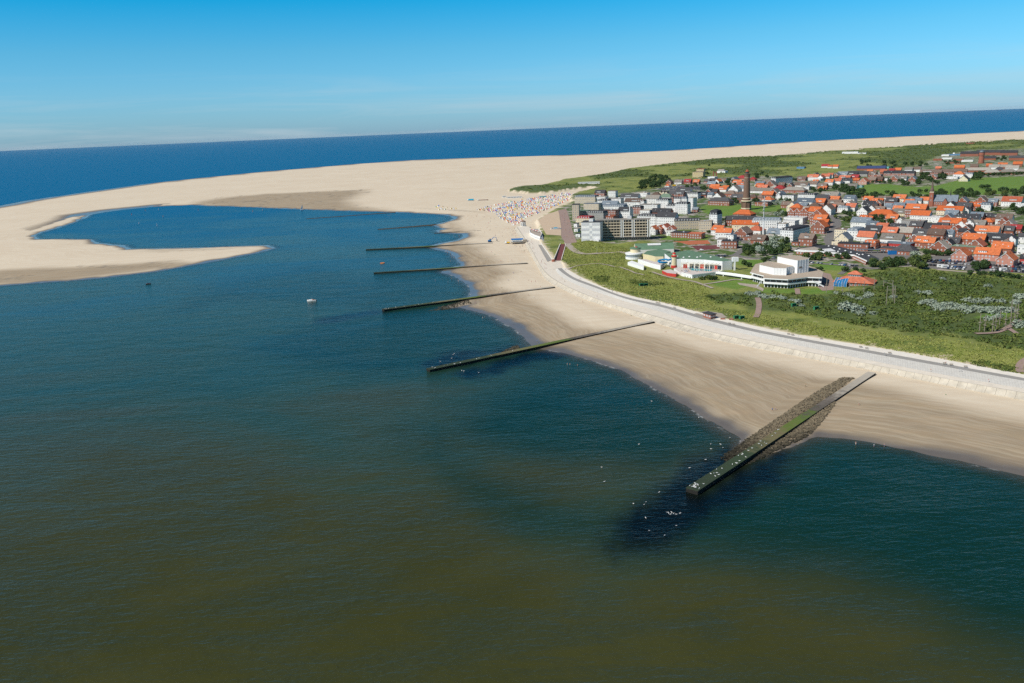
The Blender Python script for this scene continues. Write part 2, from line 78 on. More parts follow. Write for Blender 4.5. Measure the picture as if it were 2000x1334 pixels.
D['HOUSES'] = [(445.7,1888.1,13.1,11.7,4.0,4.7,'E','d','B',43),(460.4,1891.9,17.4,13.4,4.0,5.4,'E','d','B',43),(465.0,1870.8,11.4,16.0,4.0,4.8,'G','o','W',43),(478.9,1880.7,14.3,12.8,4.0,5.1,'E','b','W',43),(431.9,1787.5,19.2,13.4,5.0,5.4,'E','s','B',43),(417.3,1700.7,19.6,13.4,5.0,5.4,'E','o','B',43),(412.5,1644.8,32.8,13.4,5.0,5.4,'E','o','W',43),(430.1,1668.0,12.7,11.4,5.0,4.6,'E','o','B',43),(510.0,1905.7,14.5,16.8,4.0,6.1,'G','s','G',43),(534.8,1933.6,20.5,15.7,5.0,5.6,'H','k','B',43),(547.5,1893.1,14.2,11.9,4.0,4.3,'H','k','B',43),(489.0,1801.1,19.1,13.4,5.0,5.4,'E','o','W',43),(480.7,1739.1,17.1,13.4,5.0,5.4,'E','r','W',43),(428.9,1597.2,19.6,16.8,7.0,8.2,'G','g','W',43),(450.1,1624.3,13.5,12.1,7.0,4.8,'E','s','W',43),(405.6,1537.2,21.1,15.7,5.0,5.6,'H','b','B',43),(413.8,1533.3,11.6,9.7,5.0,3.5,'H','b','B',43),(372.2,1488.5,16.1,16.8,5.0,6.8,'G','b','W',43),(367.8,1532.4,11.8,10.6,5.0,4.2,'E','s','W',43),(348.8,1384.0,38.4,15.7,7.0,5.6,'H','d','B',43),(395.5,1453.4,22.1,13.4,5.0,5.4,'E','d','B',43),(388.5,1410.5,11.7,9.8,5.0,3.5,'H','b','B',43),(417.4,1501.7,13.6,12.2,5.0,4.9,'E','b','B',43),(422.1,1453.5,14.2,11.9,5.0,4.3,'H','b','B',43),(433.2,1449.6,14.1,11.8,4.0,4.3,'H','b','B',43),(516.2,1732.3,19.4,13.4,5.0,5.4,'E','s','C',43),(504.3,1692.2,15.2,13.4,4.0,5.4,'E','o','B',43),(498.1,1651.0,19.7,13.4,4.0,5.4,'E','r','B',43),(540.0,1766.7,18.4,13.4,5.0,5.4,'E','b','B',43),(528.0,1697.9,20.5,16.8,5.0,8.6,'G','g','B',43),(517.6,1644.6,13.4,11.3,4.0,4.1,'H','g','W',43),(515.9,1605.5,20.3,15.7,5.0,5.6,'H','k','B',43),(472.9,1582.2,47.4,13.4,4.0,5.4,'E','g','W',43),(494.3,1582.6,8.2,7.8,4.0,3.1,'E','r','B',43),(482.0,1527.9,14.8,16.8,5.0,6.2,'G','g','B',43),(458.5,1488.3,20.0,13.4,5.0,5.4,'E','o','B',43),(422.2,1370.8,16.4,13.8,7.0,5.0,'H','o','W',43),(407.0,1347.2,21.9,14.6,6.0,0.3,'F','d','B',43),(477.0,1477.8,11.0,15.3,6.0,4.6,'G','s','W',43),(842.3,2256.2,18.7,13.4,4.0,5.4,'E','k','W',35),(838.5,2214.4,10.6,9.5,4.0,3.8,'E','o','W',35),(838.4,2175.7,13.4,12.0,4.0,4.8,'E','o','W',35),(782.8,2269.2,20.1,14.6,4.0,0.3,'F','s','U',35),(696.2,1919.6,12.6,16.8,5.0,5.3,'G','d','B',43),(672.2,1867.9,24.5,13.4,5.0,5.4,'E','r','W',43),(661.2,1833.8,34.2,14.6,4.0,0.3,'F','w','W',43),(638.8,1841.8,18.9,13.4,4.0,5.4,'E','b','B',43),(679.1,1838.3,10.7,14.9,6.0,4.5,'G','r','W',43),(697.4,1860.8,18.9,13.4,6.0,5.4,'E','r','W',43),(719.4,1893.1,12.3,11.0,6.0,4.4,'E','r','W',43),(732.8,1892.2,12.3,16.8,5.0,5.2,'G','s','B',43),(750.8,1903.6,21.9,13.4,6.0,5.4,'E','s','W',43),(763.8,1893.3,29.9,13.4,6.0,5.4,'E','d','G',43),(624.2,1719.4,11.2,10.1,6.0,4.0,'E','o','W',43),(602.8,1675.6,19.6,13.4,5.0,5.4,'E','b','W',43),(643.8,1696.9,16.0,13.4,6.0,5.4,'E','o','W',43),(667.0,1715.1,14.8,13.3,6.0,5.3,'E','r','W',43),(685.9,1718.8,17.3,13.4,6.0,5.4,'E','d','W',43),(714.0,1797.9,23.3,13.4,5.0,5.4,'E','r','B',43),(576.0,1661.8,26.8,13.4,5.0,5.4,'E','b','W',43),(555.8,1664.8,9.8,13.7,5.0,4.1,'G','d','B',43),(546.0,1686.9,12.4,11.2,5.0,4.5,'E','b','B',43),(527.4,1556.5,41.4,16.0,5.0,5.8,'H','g','B',43),(566.6,1609.7,15.1,11.8,6.0,0.3,'F','t','W',43),(600.1,1616.3,16.4,13.4,5.0,5.4,'E','b','B',43),(580.5,1568.9,10.2,9.2,4.0,3.7,'E','o','B',43),(595.1,1590.9,8.0,7.8,4.0,3.1,'E','o','B',43),(646.0,1588.2,17.1,13.4,4.0,5.4,'E','g','W',43),(471.4,1415.1,19.6,14.6,9.0,0.3,'F','d','W',43),(463.9,1442.1,9.6,13.5,6.0,4.0,'G','s','W',43),(495.7,1397.1,28.4,16.8,10.0,2.6,'M','d','W',43),(499.4,1342.0,17.6,13.4,9.0,5.4,'E','d','W',43),(544.5,1429.4,29.1,13.4,5.0,5.4,'E','g','W',43),(515.8,1336.2,16.5,13.4,6.0,5.4,'E','o','B',43),(523.0,1328.2,7.6,7.8,6.0,0.3,'F','w','W',43),(534.7,1321.2,16.2,13.4,8.0,5.4,'E','s','W',43),(456.6,1295.4,24.8,13.4,9.0,5.4,'E','s','W',43),(480.4,1298.5,15.2,13.4,7.0,5.4,'E','o','B',43),(499.2,1290.1,20.6,13.4,5.0,5.4,'E','b','B',43),(428.4,1299.6,13.5,12.1,5.0,4.8,'E','b','B',43),(422.6,1248.7,14.9,16.8,8.0,6.2,'G','s','C',43),(423.1,1236.7,16.5,13.8,7.0,5.0,'H','o','B',43),(437.4,1247.4,11.0,9.8,8.0,3.9,'E','s','C',43),(433.7,1228.3,8.1,7.8,5.0,3.1,'E','g','W',43),(448.3,1234.1,20.0,15.7,7.0,5.6,'H','b','W',43),(451.1,1190.1,14.8,16.8,8.0,6.2,'G','b','W',43),(469.3,1220.8,9.7,8.7,7.0,3.5,'E','r','B',43),(483.5,1233.5,16.1,13.4,6.0,5.4,'E','b','B',43),(482.2,1212.2,14.8,11.6,6.0,2.6,'M','s','W',43),(496.2,1220.7,14.1,12.6,6.0,5.1,'E','r','W',43),(507.8,1254.5,10.9,15.2,7.0,4.6,'G','g','W',43),(389.4,1153.7,9.4,13.1,10.0,3.9,'G','o','B',43),(396.2,1149.2,10.2,14.2,10.0,4.3,'G','o','B',43),(403.1,1141.3,10.9,15.3,11.0,4.6,'G','o','B',43),(412.7,1131.9,15.0,14.0,12.0,5.6,'E','o','B',43),(402.1,1089.5,17.7,18.0,11.0,7.5,'G','o','B',43),(391.8,1053.9,15.5,14.0,10.0,5.6,'E','o','B',43),(371.2,1002.3,16.3,14.0,8.0,6.9,'G','o','B',43),(393.5,1042.4,6.8,7.8,8.0,3.1,'E','o','B',43),(376.0,1103.2,25.8,14.6,8.0,0.3,'F','w','W',43),(329.6,1011.2,11.2,8.7,12.0,0.3,'F','t','W',43),(354.1,1055.2,15.5,12.1,10.0,0.3,'F','w','W',43),(323.1,906.5,15.4,12.0,8.0,4.8,'E','b','B',43),(312.8,911.1,8.0,7.8,4.0,0.3,'F','d','B',43),(380.8,952.2,17.8,13.9,10.0,0.3,'F','b','C',43),(389.6,942.6,12.2,22.0,10.0,2.6,'M','s','W',43),(360.3,901.4,14.5,14.0,7.0,6.1,'G','s','C',43),(355.3,862.6,29.5,12.0,7.0,0.3,'F','d','B',33),(352.6,904.8,5.2,7.8,4.0,0.3,'F','d','C',43),(335.9,1199.2,27.4,15.7,5.0,5.6,'H','o','B',43),(321.7,1186.6,17.9,14.0,3.5,0.3,'F','g','B',43),(304.1,1102.3,37.7,12.0,8.0,4.8,'E','d','B',25),(297.0,1053.1,31.7,12.0,8.0,4.8,'E','o','C',25),(321.6,1047.6,33.9,16.0,13.0,2.6,'M','s','W',22),(257.8,1056.5,11.4,10.3,6.0,4.1,'E','b','W',43),(256.8,1025.6,14.3,12.8,6.0,5.1,'E','o','W',43),(253.5,986.1,18.0,11.0,8.0,4.4,'E','o','W',30),(258.2,974.4,10.3,8.1,6.0,0.3,'F','s','W',43),(279.3,997.3,15.3,16.8,5.0,6.4,'G','b','B',43),(299.9,1016.0,17.0,14.3,5.0,5.1,'H','r','W',43),(277.1,967.5,11.6,9.1,4.0,0.3,'F','b','B',43),(281.3,939.2,15.7,13.4,4.0,5.4,'E','b','B',43),(312.7,979.8,19.1,13.4,5.0,5.4,'E','s','W',43),(300.2,961.6,7.2,7.8,3.0,3.1,'E','g','W',43),(240.7,912.0,16.1,12.0,8.0,0.3,'F','d','B',25),(236.6,928.6,8.9,14.0,8.0,0.3,'F','g','W',25),(402.3,1887.0,15.2,13.4,5.0,5.4,'E','k','B',32),(417.6,1870.3,13.8,12.3,5.0,4.9,'E','o','B',32),(363.3,1895.3,11.6,16.2,5.0,4.9,'G','b','B',32),(384.1,1897.5,16.7,13.4,4.0,5.4,'E','g','W',32),(344.6,1820.0,9.8,9.0,3.0,3.2,'H','o','W',32),(286.5,1578.3,7.5,10.5,8.0,3.1,'G','d','C',32),(291.7,1575.4,7.5,10.5,8.0,3.1,'G','d','C',32),(294.2,1558.8,8.5,11.8,8.0,3.5,'G','d','C',32),(277.2,1573.6,17.2,14.5,5.0,5.2,'H','b','W',32),(341.5,1637.4,28.8,13.4,6.0,5.4,'E','d','W',32),(307.3,1530.2,27.0,13.4,9.0,5.4,'E','d','B',32),(332.8,1529.6,28.6,16.8,9.0,2.6,'M','d','W',32),(252.3,1460.9,24.1,13.4,9.0,5.4,'E','g','W',32),(256.7,1385.9,20.7,16.2,12.0,2.6,'M','d','W',32),(277.0,1476.6,24.2,15.7,9.0,5.6,'H','n','W',32),(284.2,1415.3,15.3,12.0,11.0,2.6,'M','d','W',32),(294.2,1410.2,13.3,10.4,11.0,2.6,'M','s','W',32),(252.0,1289.1,15.7,12.3,12.0,2.6,'M','d','W',32),(265.4,1279.0,18.9,14.9,15.0,2.6,'M','d','W',32),(288.4,1296.2,8.7,7.8,4.0,3.1,'E','s','B',32),(226.4,1340.3,29.1,14.6,10.0,0.3,'F','g','W',32),(209.3,1275.3,15.6,12.2,8.0,0.3,'F','t','W',32),(232.2,1268.0,29.6,13.4,5.0,5.4,'E','d','B',32),(190.4,1139.4,26.6,16.8,14.0,2.6,'M','d','W',32),(212.2,1121.0,26.1,13.4,14.0,5.4,'E','d','W',32),(232.2,1092.8,32.0,14.0,11.0,2.6,'M','d','E',8),(249.4,1061.6,15.7,16.0,13.0,0.3,'F','t','E',20),(356.3,1539.7,14.5,13.0,5.0,5.2,'E','d','B',32),(387.3,1619.4,11.2,15.7,4.0,4.7,'G','d','B',43),(391.2,1594.5,12.2,11.0,5.0,4.4,'E','d','B',43),(202.9,1620.8,15.4,12.0,12.0,0.3,'F','b','W',30),(184.8,1665.9,20.8,13.4,6.0,5.4,'E','d','B',30),(169.1,1503.2,18.4,14.5,12.0,0.3,'F','t','W',30),(143.2,1515.1,39.9,16.8,12.0,2.6,'M','s','E',30),(167.4,1457.2,20.0,15.7,9.0,2.6,'M','d','W',30),(190.3,1478.4,24.0,14.6,10.0,0.3,'F','g','W',30),(218.5,1499.7,32.8,13.4,10.0,5.4,'E','d','W',30),(255.0,1600.5,26.0,14.6,8.0,0.3,'F','t','W',32),(214.3,1435.7,27.5,13.4,7.0,5.4,'E','b','W',30),(135.4,1332.7,25.6,14.6,16.0,0.3,'F','s','E',30),(167.9,1373.0,26.6,13.4,10.0,5.4,'E','s','W',30),(166.7,1327.0,41.8,16.8,11.0,2.6,'M','s','W',30),(152.6,1257.5,24.0,14.6,12.0,0.3,'F','b','B',30),(176.0,1259.5,19.1,13.4,10.0,5.4,'E','d','W',30),(200.8,1304.8,16.1,12.7,10.0,2.6,'M','d','B',32),(112.3,1256.5,19.1,14.6,13.0,0.3,'F','n','E',30),(132.0,1242.4,27.5,16.8,11.0,2.6,'M','d','G',30),(108.4,1175.2,21.3,16.7,11.0,2.6,'M','k','C',30),(148.5,1212.9,11.6,9.1,8.0,0.3,'F','r','B',30),(95.3,1163.7,4.9,7.8,5.0,0.3,'F','d','W',30),(91.6,1112.9,5.4,7.8,4.0,0.3,'F','g','W',30),(89.6,1058.1,5.9,7.8,4.0,0.3,'F','d','W',30),(187.4,1379.6,13.1,10.2,9.0,0.3,'F','s','W',30),(226.1,1429.6,15.7,12.3,8.0,2.6,'M','b','W',32),(198.3,1059.7,10.9,15.3,7.0,4.6,'G','r','W',32),(190.4,1055.0,8.7,12.2,7.0,3.7,'G','o','B',32),(203.2,1045.0,8.6,12.0,7.0,3.6,'G','r','B',32),(182.1,1051.2,9.4,13.2,7.0,4.0,'G','o','W',32),(200.6,1034.8,9.8,7.8,6.0,0.3,'F','w','W',32),(208.7,1016.2,20.5,14.6,6.0,0.3,'F','d','B',32),(223.8,1000.8,17.4,13.7,6.0,0.3,'F','r','B',32),(890.5,2084.1,65.5,14.0,5.0,5.6,'E','u','B',35),(951.8,2127.9,18.5,14.5,4.0,0.3,'F','s','T',35),(782.4,1900.2,46.2,13.4,6.0,5.4,'E','d','G',43),(836.4,1964.8,12.0,10.8,5.0,4.3,'E','o','B',35),(806.1,1881.1,18.7,13.4,6.0,5.4,'E','b','B',43),(850.7,1925.0,14.4,12.9,6.0,5.2,'E','r','B',35),(858.4,1865.4,65.6,12.0,6.0,4.8,'E','d','B',43),(892.4,1977.3,12.1,10.8,5.0,4.3,'E','k','B',35),(909.3,1983.1,13.5,12.1,5.0,4.8,'E','o','B',35),(926.3,1966.4,16.0,13.4,6.0,5.4,'E','g','W',35),(942.1,1965.0,21.3,13.4,6.0,5.4,'E','b','W',35),(801.3,1851.1,25.9,14.6,6.0,0.3,'F','g','B',43),(739.5,1807.8,15.5,13.4,5.0,5.4,'E','k','B',43),(703.3,1676.7,15.7,16.8,6.0,6.6,'G','r','P',43),(710.3,1728.7,11.1,9.9,5.0,4.0,'E','o','B',43),(736.9,1717.6,15.9,13.4,5.0,5.4,'E','b','B',43),(754.0,1723.8,14.7,13.2,5.0,5.3,'E','b','B',43),(771.7,1738.2,12.1,9.5,6.0,0.3,'F','d','W',43),(784.5,1722.9,15.9,16.8,5.0,6.7,'G','g','B',43),(801.7,1724.5,17.0,13.4,5.0,5.4,'E','g','W',43),(809.2,1696.4,13.1,16.8,5.0,5.5,'G','s','B',43),(669.5,1613.0,11.4,8.9,3.0,0.3,'F','s','T',43),(585.5,1390.1,6.9,9.0,4.0,2.5,'H','k','B',43),(560.7,1314.8,14.1,12.7,6.0,5.1,'E','o','W',43),(552.1,1279.6,15.6,13.4,6.0,5.4,'E','o','B',43),(542.1,1278.4,10.1,14.1,6.0,4.2,'G','d','W',43),(530.5,1241.0,16.0,13.4,6.0,5.4,'E','d','W',43),(565.3,1288.9,12.9,11.5,5.0,4.6,'E','o','B',43),(584.7,1313.4,18.7,13.4,5.0,5.4,'E','b','B',43),(551.7,1256.1,9.8,13.8,6.0,4.1,'G','g','B',43),(610.1,1317.3,18.7,13.4,6.0,5.4,'E','o','C',43),(583.9,1285.1,16.5,13.4,5.0,5.4,'E','d','B',43),(613.7,1304.4,8.2,7.8,5.0,0.3,'F','s','W',43),(612.8,1281.2,12.6,11.3,6.0,4.5,'E','s','W',43),(618.5,1274.0,9.8,8.8,6.0,3.5,'E','s','W',43),(627.8,1273.8,12.5,11.2,6.0,4.5,'E','o','W',43),(594.8,1253.8,14.2,12.7,5.0,5.1,'E','o','B',43),(582.2,1220.5,15.5,13.4,6.0,5.4,'E','s','W',43),(522.1,1209.1,13.8,12.4,6.0,5.0,'E','d','B',43),(507.6,1173.9,15.2,16.8,6.0,6.4,'G','b','W',43),(513.9,1166.4,13.3,11.9,6.0,4.8,'E','b','B',43),(490.8,1164.2,14.3,16.8,6.0,6.0,'G','d','W',43),(549.9,1219.7,9.5,8.5,6.0,3.4,'E','s','B',43),(559.5,1229.2,7.8,7.8,6.0,0.3,'F','s','W',43),(532.1,1175.4,14.2,12.8,5.0,5.1,'E','s','B',43),(551.5,1190.3,15.2,13.4,7.0,5.4,'E','s','B',43),(539.7,1167.7,12.4,11.1,6.0,4.5,'E','o','B',43),(551.2,1165.1,13.2,11.8,6.0,4.7,'E','s','W',43),(530.6,1141.0,16.2,13.4,4.0,5.4,'E','g','C',43),(542.1,1119.7,25.4,15.0,11.0,6.0,'E','o','B',43),(529.9,1082.4,23.0,13.4,7.0,5.4,'E','o','W',43),(501.0,1127.7,32.4,16.0,5.0,5.8,'H','o','B',43),(457.9,1084.5,9.3,8.4,6.0,3.3,'E','o','W',43),(463.8,1080.0,6.9,7.8,5.0,3.1,'E','o','B',43),(435.0,1036.2,22.5,13.4,7.0,5.4,'E','s','W',43),(434.2,1002.0,13.0,11.6,7.0,4.6,'E','s','W',43),(418.3,961.5,17.3,13.4,6.0,5.4,'E','d','B',43),(439.5,987.6,12.7,11.4,6.0,4.6,'E','r','P',43),(432.1,950.2,16.4,13.4,5.0,5.4,'E','r','B',43),(449.8,970.5,15.3,13.4,6.0,5.4,'E','d','W',43),(486.9,1066.7,13.7,12.3,6.0,4.9,'E','o','B',43),(480.4,1029.3,8.0,11.2,8.0,3.4,'G','g','W',43),(480.3,996.4,25.1,14.0,11.0,0.3,'F','g','G',43),(475.8,979.7,13.9,12.5,7.0,5.0,'E','d','B',43),(446.5,945.2,17.5,13.4,5.0,5.4,'E','g','B',43),(394.2,923.0,17.4,13.4,5.0,5.4,'E','r','W',43),(376.2,869.8,13.7,12.0,6.0,2.6,'M','o','B',43),(410.8,897.4,21.9,13.4,5.0,5.4,'E','g','W',43),(388.8,869.2,9.3,7.8,5.0,0.3,'F','s','B',43),(403.2,864.7,25.7,14.6,5.0,0.3,'F','s','R',43),(390.1,823.9,21.3,15.7,4.0,5.6,'H','d','B',43),(383.7,843.2,14.4,11.3,4.0,0.3,'F','d','B',43),(429.5,882.8,12.6,16.8,6.0,5.3,'G','g','B',43),(430.8,871.1,13.6,12.2,5.0,4.9,'E','o','B',43),(452.5,920.9,14.4,12.9,6.0,5.2,'E','d','W',43),(618.5,1178.8,9.9,13.8,8.0,4.1,'G','d','W',43),(625.1,1155.9,17.8,13.4,7.0,5.4,'E','d','B',43),(644.9,1166.5,14.6,13.1,6.0,5.2,'E','o','B',43),(612.8,1128.8,8.6,12.1,6.0,3.6,'G','d','W',43),(655.2,1161.3,17.6,13.8,8.0,2.6,'M','s','W',43),(665.1,1235.7,13.8,16.8,6.0,5.8,'G','s','B',43),(688.3,1229.2,15.5,16.8,6.0,6.5,'G','b','B',43),(713.8,1225.6,17.0,13.4,6.0,5.4,'E','g','C',43),(715.1,1198.7,24.9,16.0,7.0,6.4,'E','r','W',43),(690.0,1137.2,10.8,8.5,9.0,0.3,'F','w','W',43),(696.5,1213.4,11.7,10.5,6.0,4.2,'E','s','B',43),(591.8,1129.0,31.7,13.4,6.0,5.4,'E','o','C',43),(569.9,1082.4,15.2,13.4,6.0,5.4,'E','s','B',43),(568.5,1059.1,8.8,7.9,6.0,3.2,'E','d','W',43),(532.5,1069.0,17.8,14.0,6.0,0.3,'F','w','W',43),(535.9,1051.5,10.2,8.0,7.0,0.3,'F','w','W',43),(535.4,1024.7,18.9,14.0,6.0,8.0,'G','s','B',43),(558.3,1016.2,18.5,13.4,8.0,5.4,'E','d','W',43),(584.6,1050.5,14.7,13.1,6.0,5.3,'E','s','B',43),(598.0,1052.9,11.7,10.5,5.0,4.2,'E','d','B',43),(604.8,1046.0,10.1,9.1,5.0,3.6,'E','d','B',43),(526.3,1001.4,23.9,13.4,6.0,5.4,'E','o','B',43),(540.9,1006.4,11.2,10.1,6.0,4.0,'E','o','W',43),(525.7,973.3,10.9,15.3,7.0,4.6,'G','o','W',43),(532.3,968.3,9.5,13.3,9.0,4.0,'G','g','W',43),(539.7,965.1,14.8,13.3,7.0,5.3,'E','g','B',43),(563.9,989.8,12.4,10.4,7.0,3.7,'H','o','B',43),(591.2,1002.8,16.7,13.4,8.0,5.4,'E','b','W',43),(581.3,988.6,8.9,12.5,7.0,3.7,'G','r','B',43),(575.0,964.4,12.1,16.8,6.0,5.1,'G','g','B',43),(488.2,970.5,19.2,13.4,5.0,5.4,'E','d','B',43),(501.5,970.5,12.3,11.0,6.0,4.4,'E','d','B',43),(487.3,945.4,20.0,13.4,5.0,5.4,'E','r','B',43),(457.8,897.0,16.5,13.4,8.0,5.4,'E','b','B',43),(469.7,897.1,11.4,10.2,8.0,4.1,'E','s','W',43),(495.9,930.8,10.5,14.7,7.0,4.4,'G','r','B',43),(496.4,917.8,7.7,7.8,7.0,3.1,'E','d','B',43),(514.7,942.5,10.6,14.8,6.0,4.4,'G','b','B',43),(524.0,918.7,23.1,13.4,6.0,5.4,'E','o','W',43),(540.4,929.9,12.9,11.6,6.0,4.6,'E','b','B',43),(550.3,925.4,12.9,11.5,5.0,4.6,'E','d','B',43),(565.5,936.1,11.7,10.5,5.0,4.2,'E','k','B',43),(494.4,900.4,11.4,15.9,6.0,4.8,'G','d','B',43),(481.5,865.9,20.7,13.4,6.0,5.4,'E','o','B',43),(464.5,830.2,14.1,16.8,5.0,5.9,'G','r','B',43),(502.4,859.0,24.0,13.4,6.0,5.4,'E','d','B',43),(507.1,843.5,8.2,11.5,8.0,3.4,'G','d','W',43),(499.7,840.9,8.2,9.0,5.0,2.9,'H','b','B',43),(477.5,808.2,17.0,13.4,5.0,5.4,'E','o','B',43),(450.7,849.2,13.2,11.8,6.0,4.7,'E','d','B',43),(442.1,842.1,9.5,13.3,6.0,4.0,'G','d','B',43),(429.1,855.9,13.4,12.0,6.0,4.8,'E','o','B',43),(441.1,874.5,13.4,10.5,8.0,0.3,'F','g','B',43),(422.3,819.3,16.4,14.0,6.0,6.9,'G','t','B',43),(450.3,826.9,26.4,12.0,5.0,0.3,'F','n','B',43),(419.2,773.4,13.2,16.8,6.0,5.5,'G','o','P',43),(442.6,771.4,20.6,13.4,6.0,5.4,'E','o','P',43),(441.6,739.2,13.5,16.8,6.0,5.7,'G','o','P',43),(489.0,796.6,6.6,7.8,8.0,0.3,'F','w','W',43),(460.4,745.4,5.2,7.8,5.0,3.1,'E','d','R',43),(527.9,862.0,6.0,7.8,7.0,3.1,'E','d','W',43),(1361.6,2518.4,47.5,16.0,8.0,6.4,'E','d','B',35),(1426.5,2557.1,41.2,16.0,8.0,6.4,'E','d','B',35),(1446.1,2527.2,40.7,16.0,8.0,6.4,'E','d','B',35),(1456.8,2483.7,43.3,16.0,8.0,6.4,'E','d','B',35),(1339.4,2231.1,50.7,13.4,7.0,5.4,'E','d','B',35),(1370.0,2606.1,51.6,14.6,4.0,0.3,'F','s','U',35),(1327.0,2588.6,20.5,14.6,4.0,0.3,'F','w','W',35),(1299.9,2300.4,27.7,13.4,5.0,5.4,'E','d','B',35),(1197.0,2374.6,22.0,14.6,4.0,0.3,'F','r','B',35),(1245.2,2419.2,25.6,14.6,4.0,0.3,'F','w','W',35),(1229.3,2328.3,24.6,14.6,5.0,0.3,'F','b','B',35),(1223.0,2269.5,27.0,14.6,4.0,0.3,'F','w','W',35),(1158.1,2217.3,32.3,14.6,4.0,0.3,'F','b','B',35),(1041.5,1964.5,21.2,13.4,6.0,5.4,'E','o','B',35),(1002.0,1981.4,12.0,10.8,5.0,4.3,'E','r','B',35),(1091.7,1994.1,16.1,13.4,5.0,5.4,'E','b','B',35),(1141.6,2021.6,12.2,10.9,4.0,4.4,'E','o','B',35),(1188.5,2057.3,9.6,8.6,4.0,3.4,'E','o','B',35),(1180.5,2026.3,12.2,10.9,4.0,4.4,'E','o','B',35),(1199.5,2005.5,18.8,13.4,6.0,5.4,'E','o','B',35),(964.7,1838.8,49.6,13.4,6.0,5.4,'E','b','B',35),(921.1,1853.0,42.6,13.4,6.0,5.4,'E','b','B',35),(989.6,1950.0,18.1,14.2,4.0,0.3,'F','k','B',35),(1032.5,1870.4,47.8,13.4,5.0,5.4,'E','g','B',35),(1016.9,1787.4,31.3,15.7,5.0,5.6,'H','g','B',35),(1047.6,1783.3,31.2,15.7,5.0,5.6,'H','g','B',35),(1074.0,1782.7,21.6,15.7,5.0,5.6,'H','g','B',35),(1070.1,1854.5,20.0,15.7,5.0,5.6,'H','d','B',35),(1112.0,1947.9,20.9,13.4,5.0,5.4,'E','g','W',35),(1128.6,1932.2,20.7,13.4,5.0,5.4,'E','g','B',35),(1118.9,1890.0,25.4,13.4,5.0,5.4,'E','g','W',35),(920.0,1733.8,19.3,15.7,8.0,5.6,'H','o','W',43),(943.9,1741.2,16.7,13.1,7.0,2.6,'M','s','W',43),(889.0,1655.0,16.2,16.8,4.0,6.8,'G','d','C',43),(901.5,1725.0,23.6,14.6,4.0,0.3,'F','w','W',43),(872.6,1740.0,13.4,16.8,4.0,5.6,'G','g','B',43),(862.1,1737.7,10.9,15.3,4.0,4.6,'G','g','B',43),(1852.5,3426.4,31.5,14.6,4.0,0.3,'F','d','B',35),(1197.0,2982.0,52.1,14.6,6.0,0.3,'F','w','W',35),(1226.5,2954.1,27.7,14.6,3.0,0.3,'F','w','W',35),(486.8,2012.5,18.2,14.3,5.0,0.3,'F','w','W',43),(566.5,2238.3,23.5,14.6,5.0,0.3,'F','w','W',43),(565.3,2243.8,17.1,13.4,4.0,5.4,'E','g','W',43)]
D['MARKS'] = [('the tall brick lighthouse',375.9,1331.3),('the brick church tower',629.1,1258.1),('the round water tower',1217.8,2195.1),('the white concert hall',236.7,705.5),('the white gable-ended apartment block',103.7,1016.2),('the black-roofed station hall',334.9,808.6),('the green-roofed pool hall',184.5,801.1),('the white lattice mast',303.7,999.1),('the thin white flagpole mast',535.9,1203.2),('the yellow clinic',479.0,2111.0),('the twin brick pillars',502.1,2050.4),('the big car park',410.1,736.6),('the old white tower house',289.2,1176.3),('the long blue-white hotel',614.2,1909.8),('the curving station road',404.0,1042.1),('the green meadow',855.1,1511.1),('the white dune pavilion',194.5,2001.7),('the blue container',381.5,829.5),('the solar-panelled barn',927.5,2172.1),('the beige high-rise',108.5,1321.9),('the pink brick house row',452.4,792.4),('the blue glass restaurant',286.4,693.8),('the nearest concrete groyne',111.6,351.2),('the second nearest groyne',16.6,534.8),('the groyne pointing at the motorboat',-41.7,699.8),('the blue excavator',-22.6,1066.6),('the round music pavilion',23.3,1227.8),('the brick kiosk',146.7,608.5),('the beach bar',14.1,1055.0),('the long fifth groyne',-60.7,871.2)]
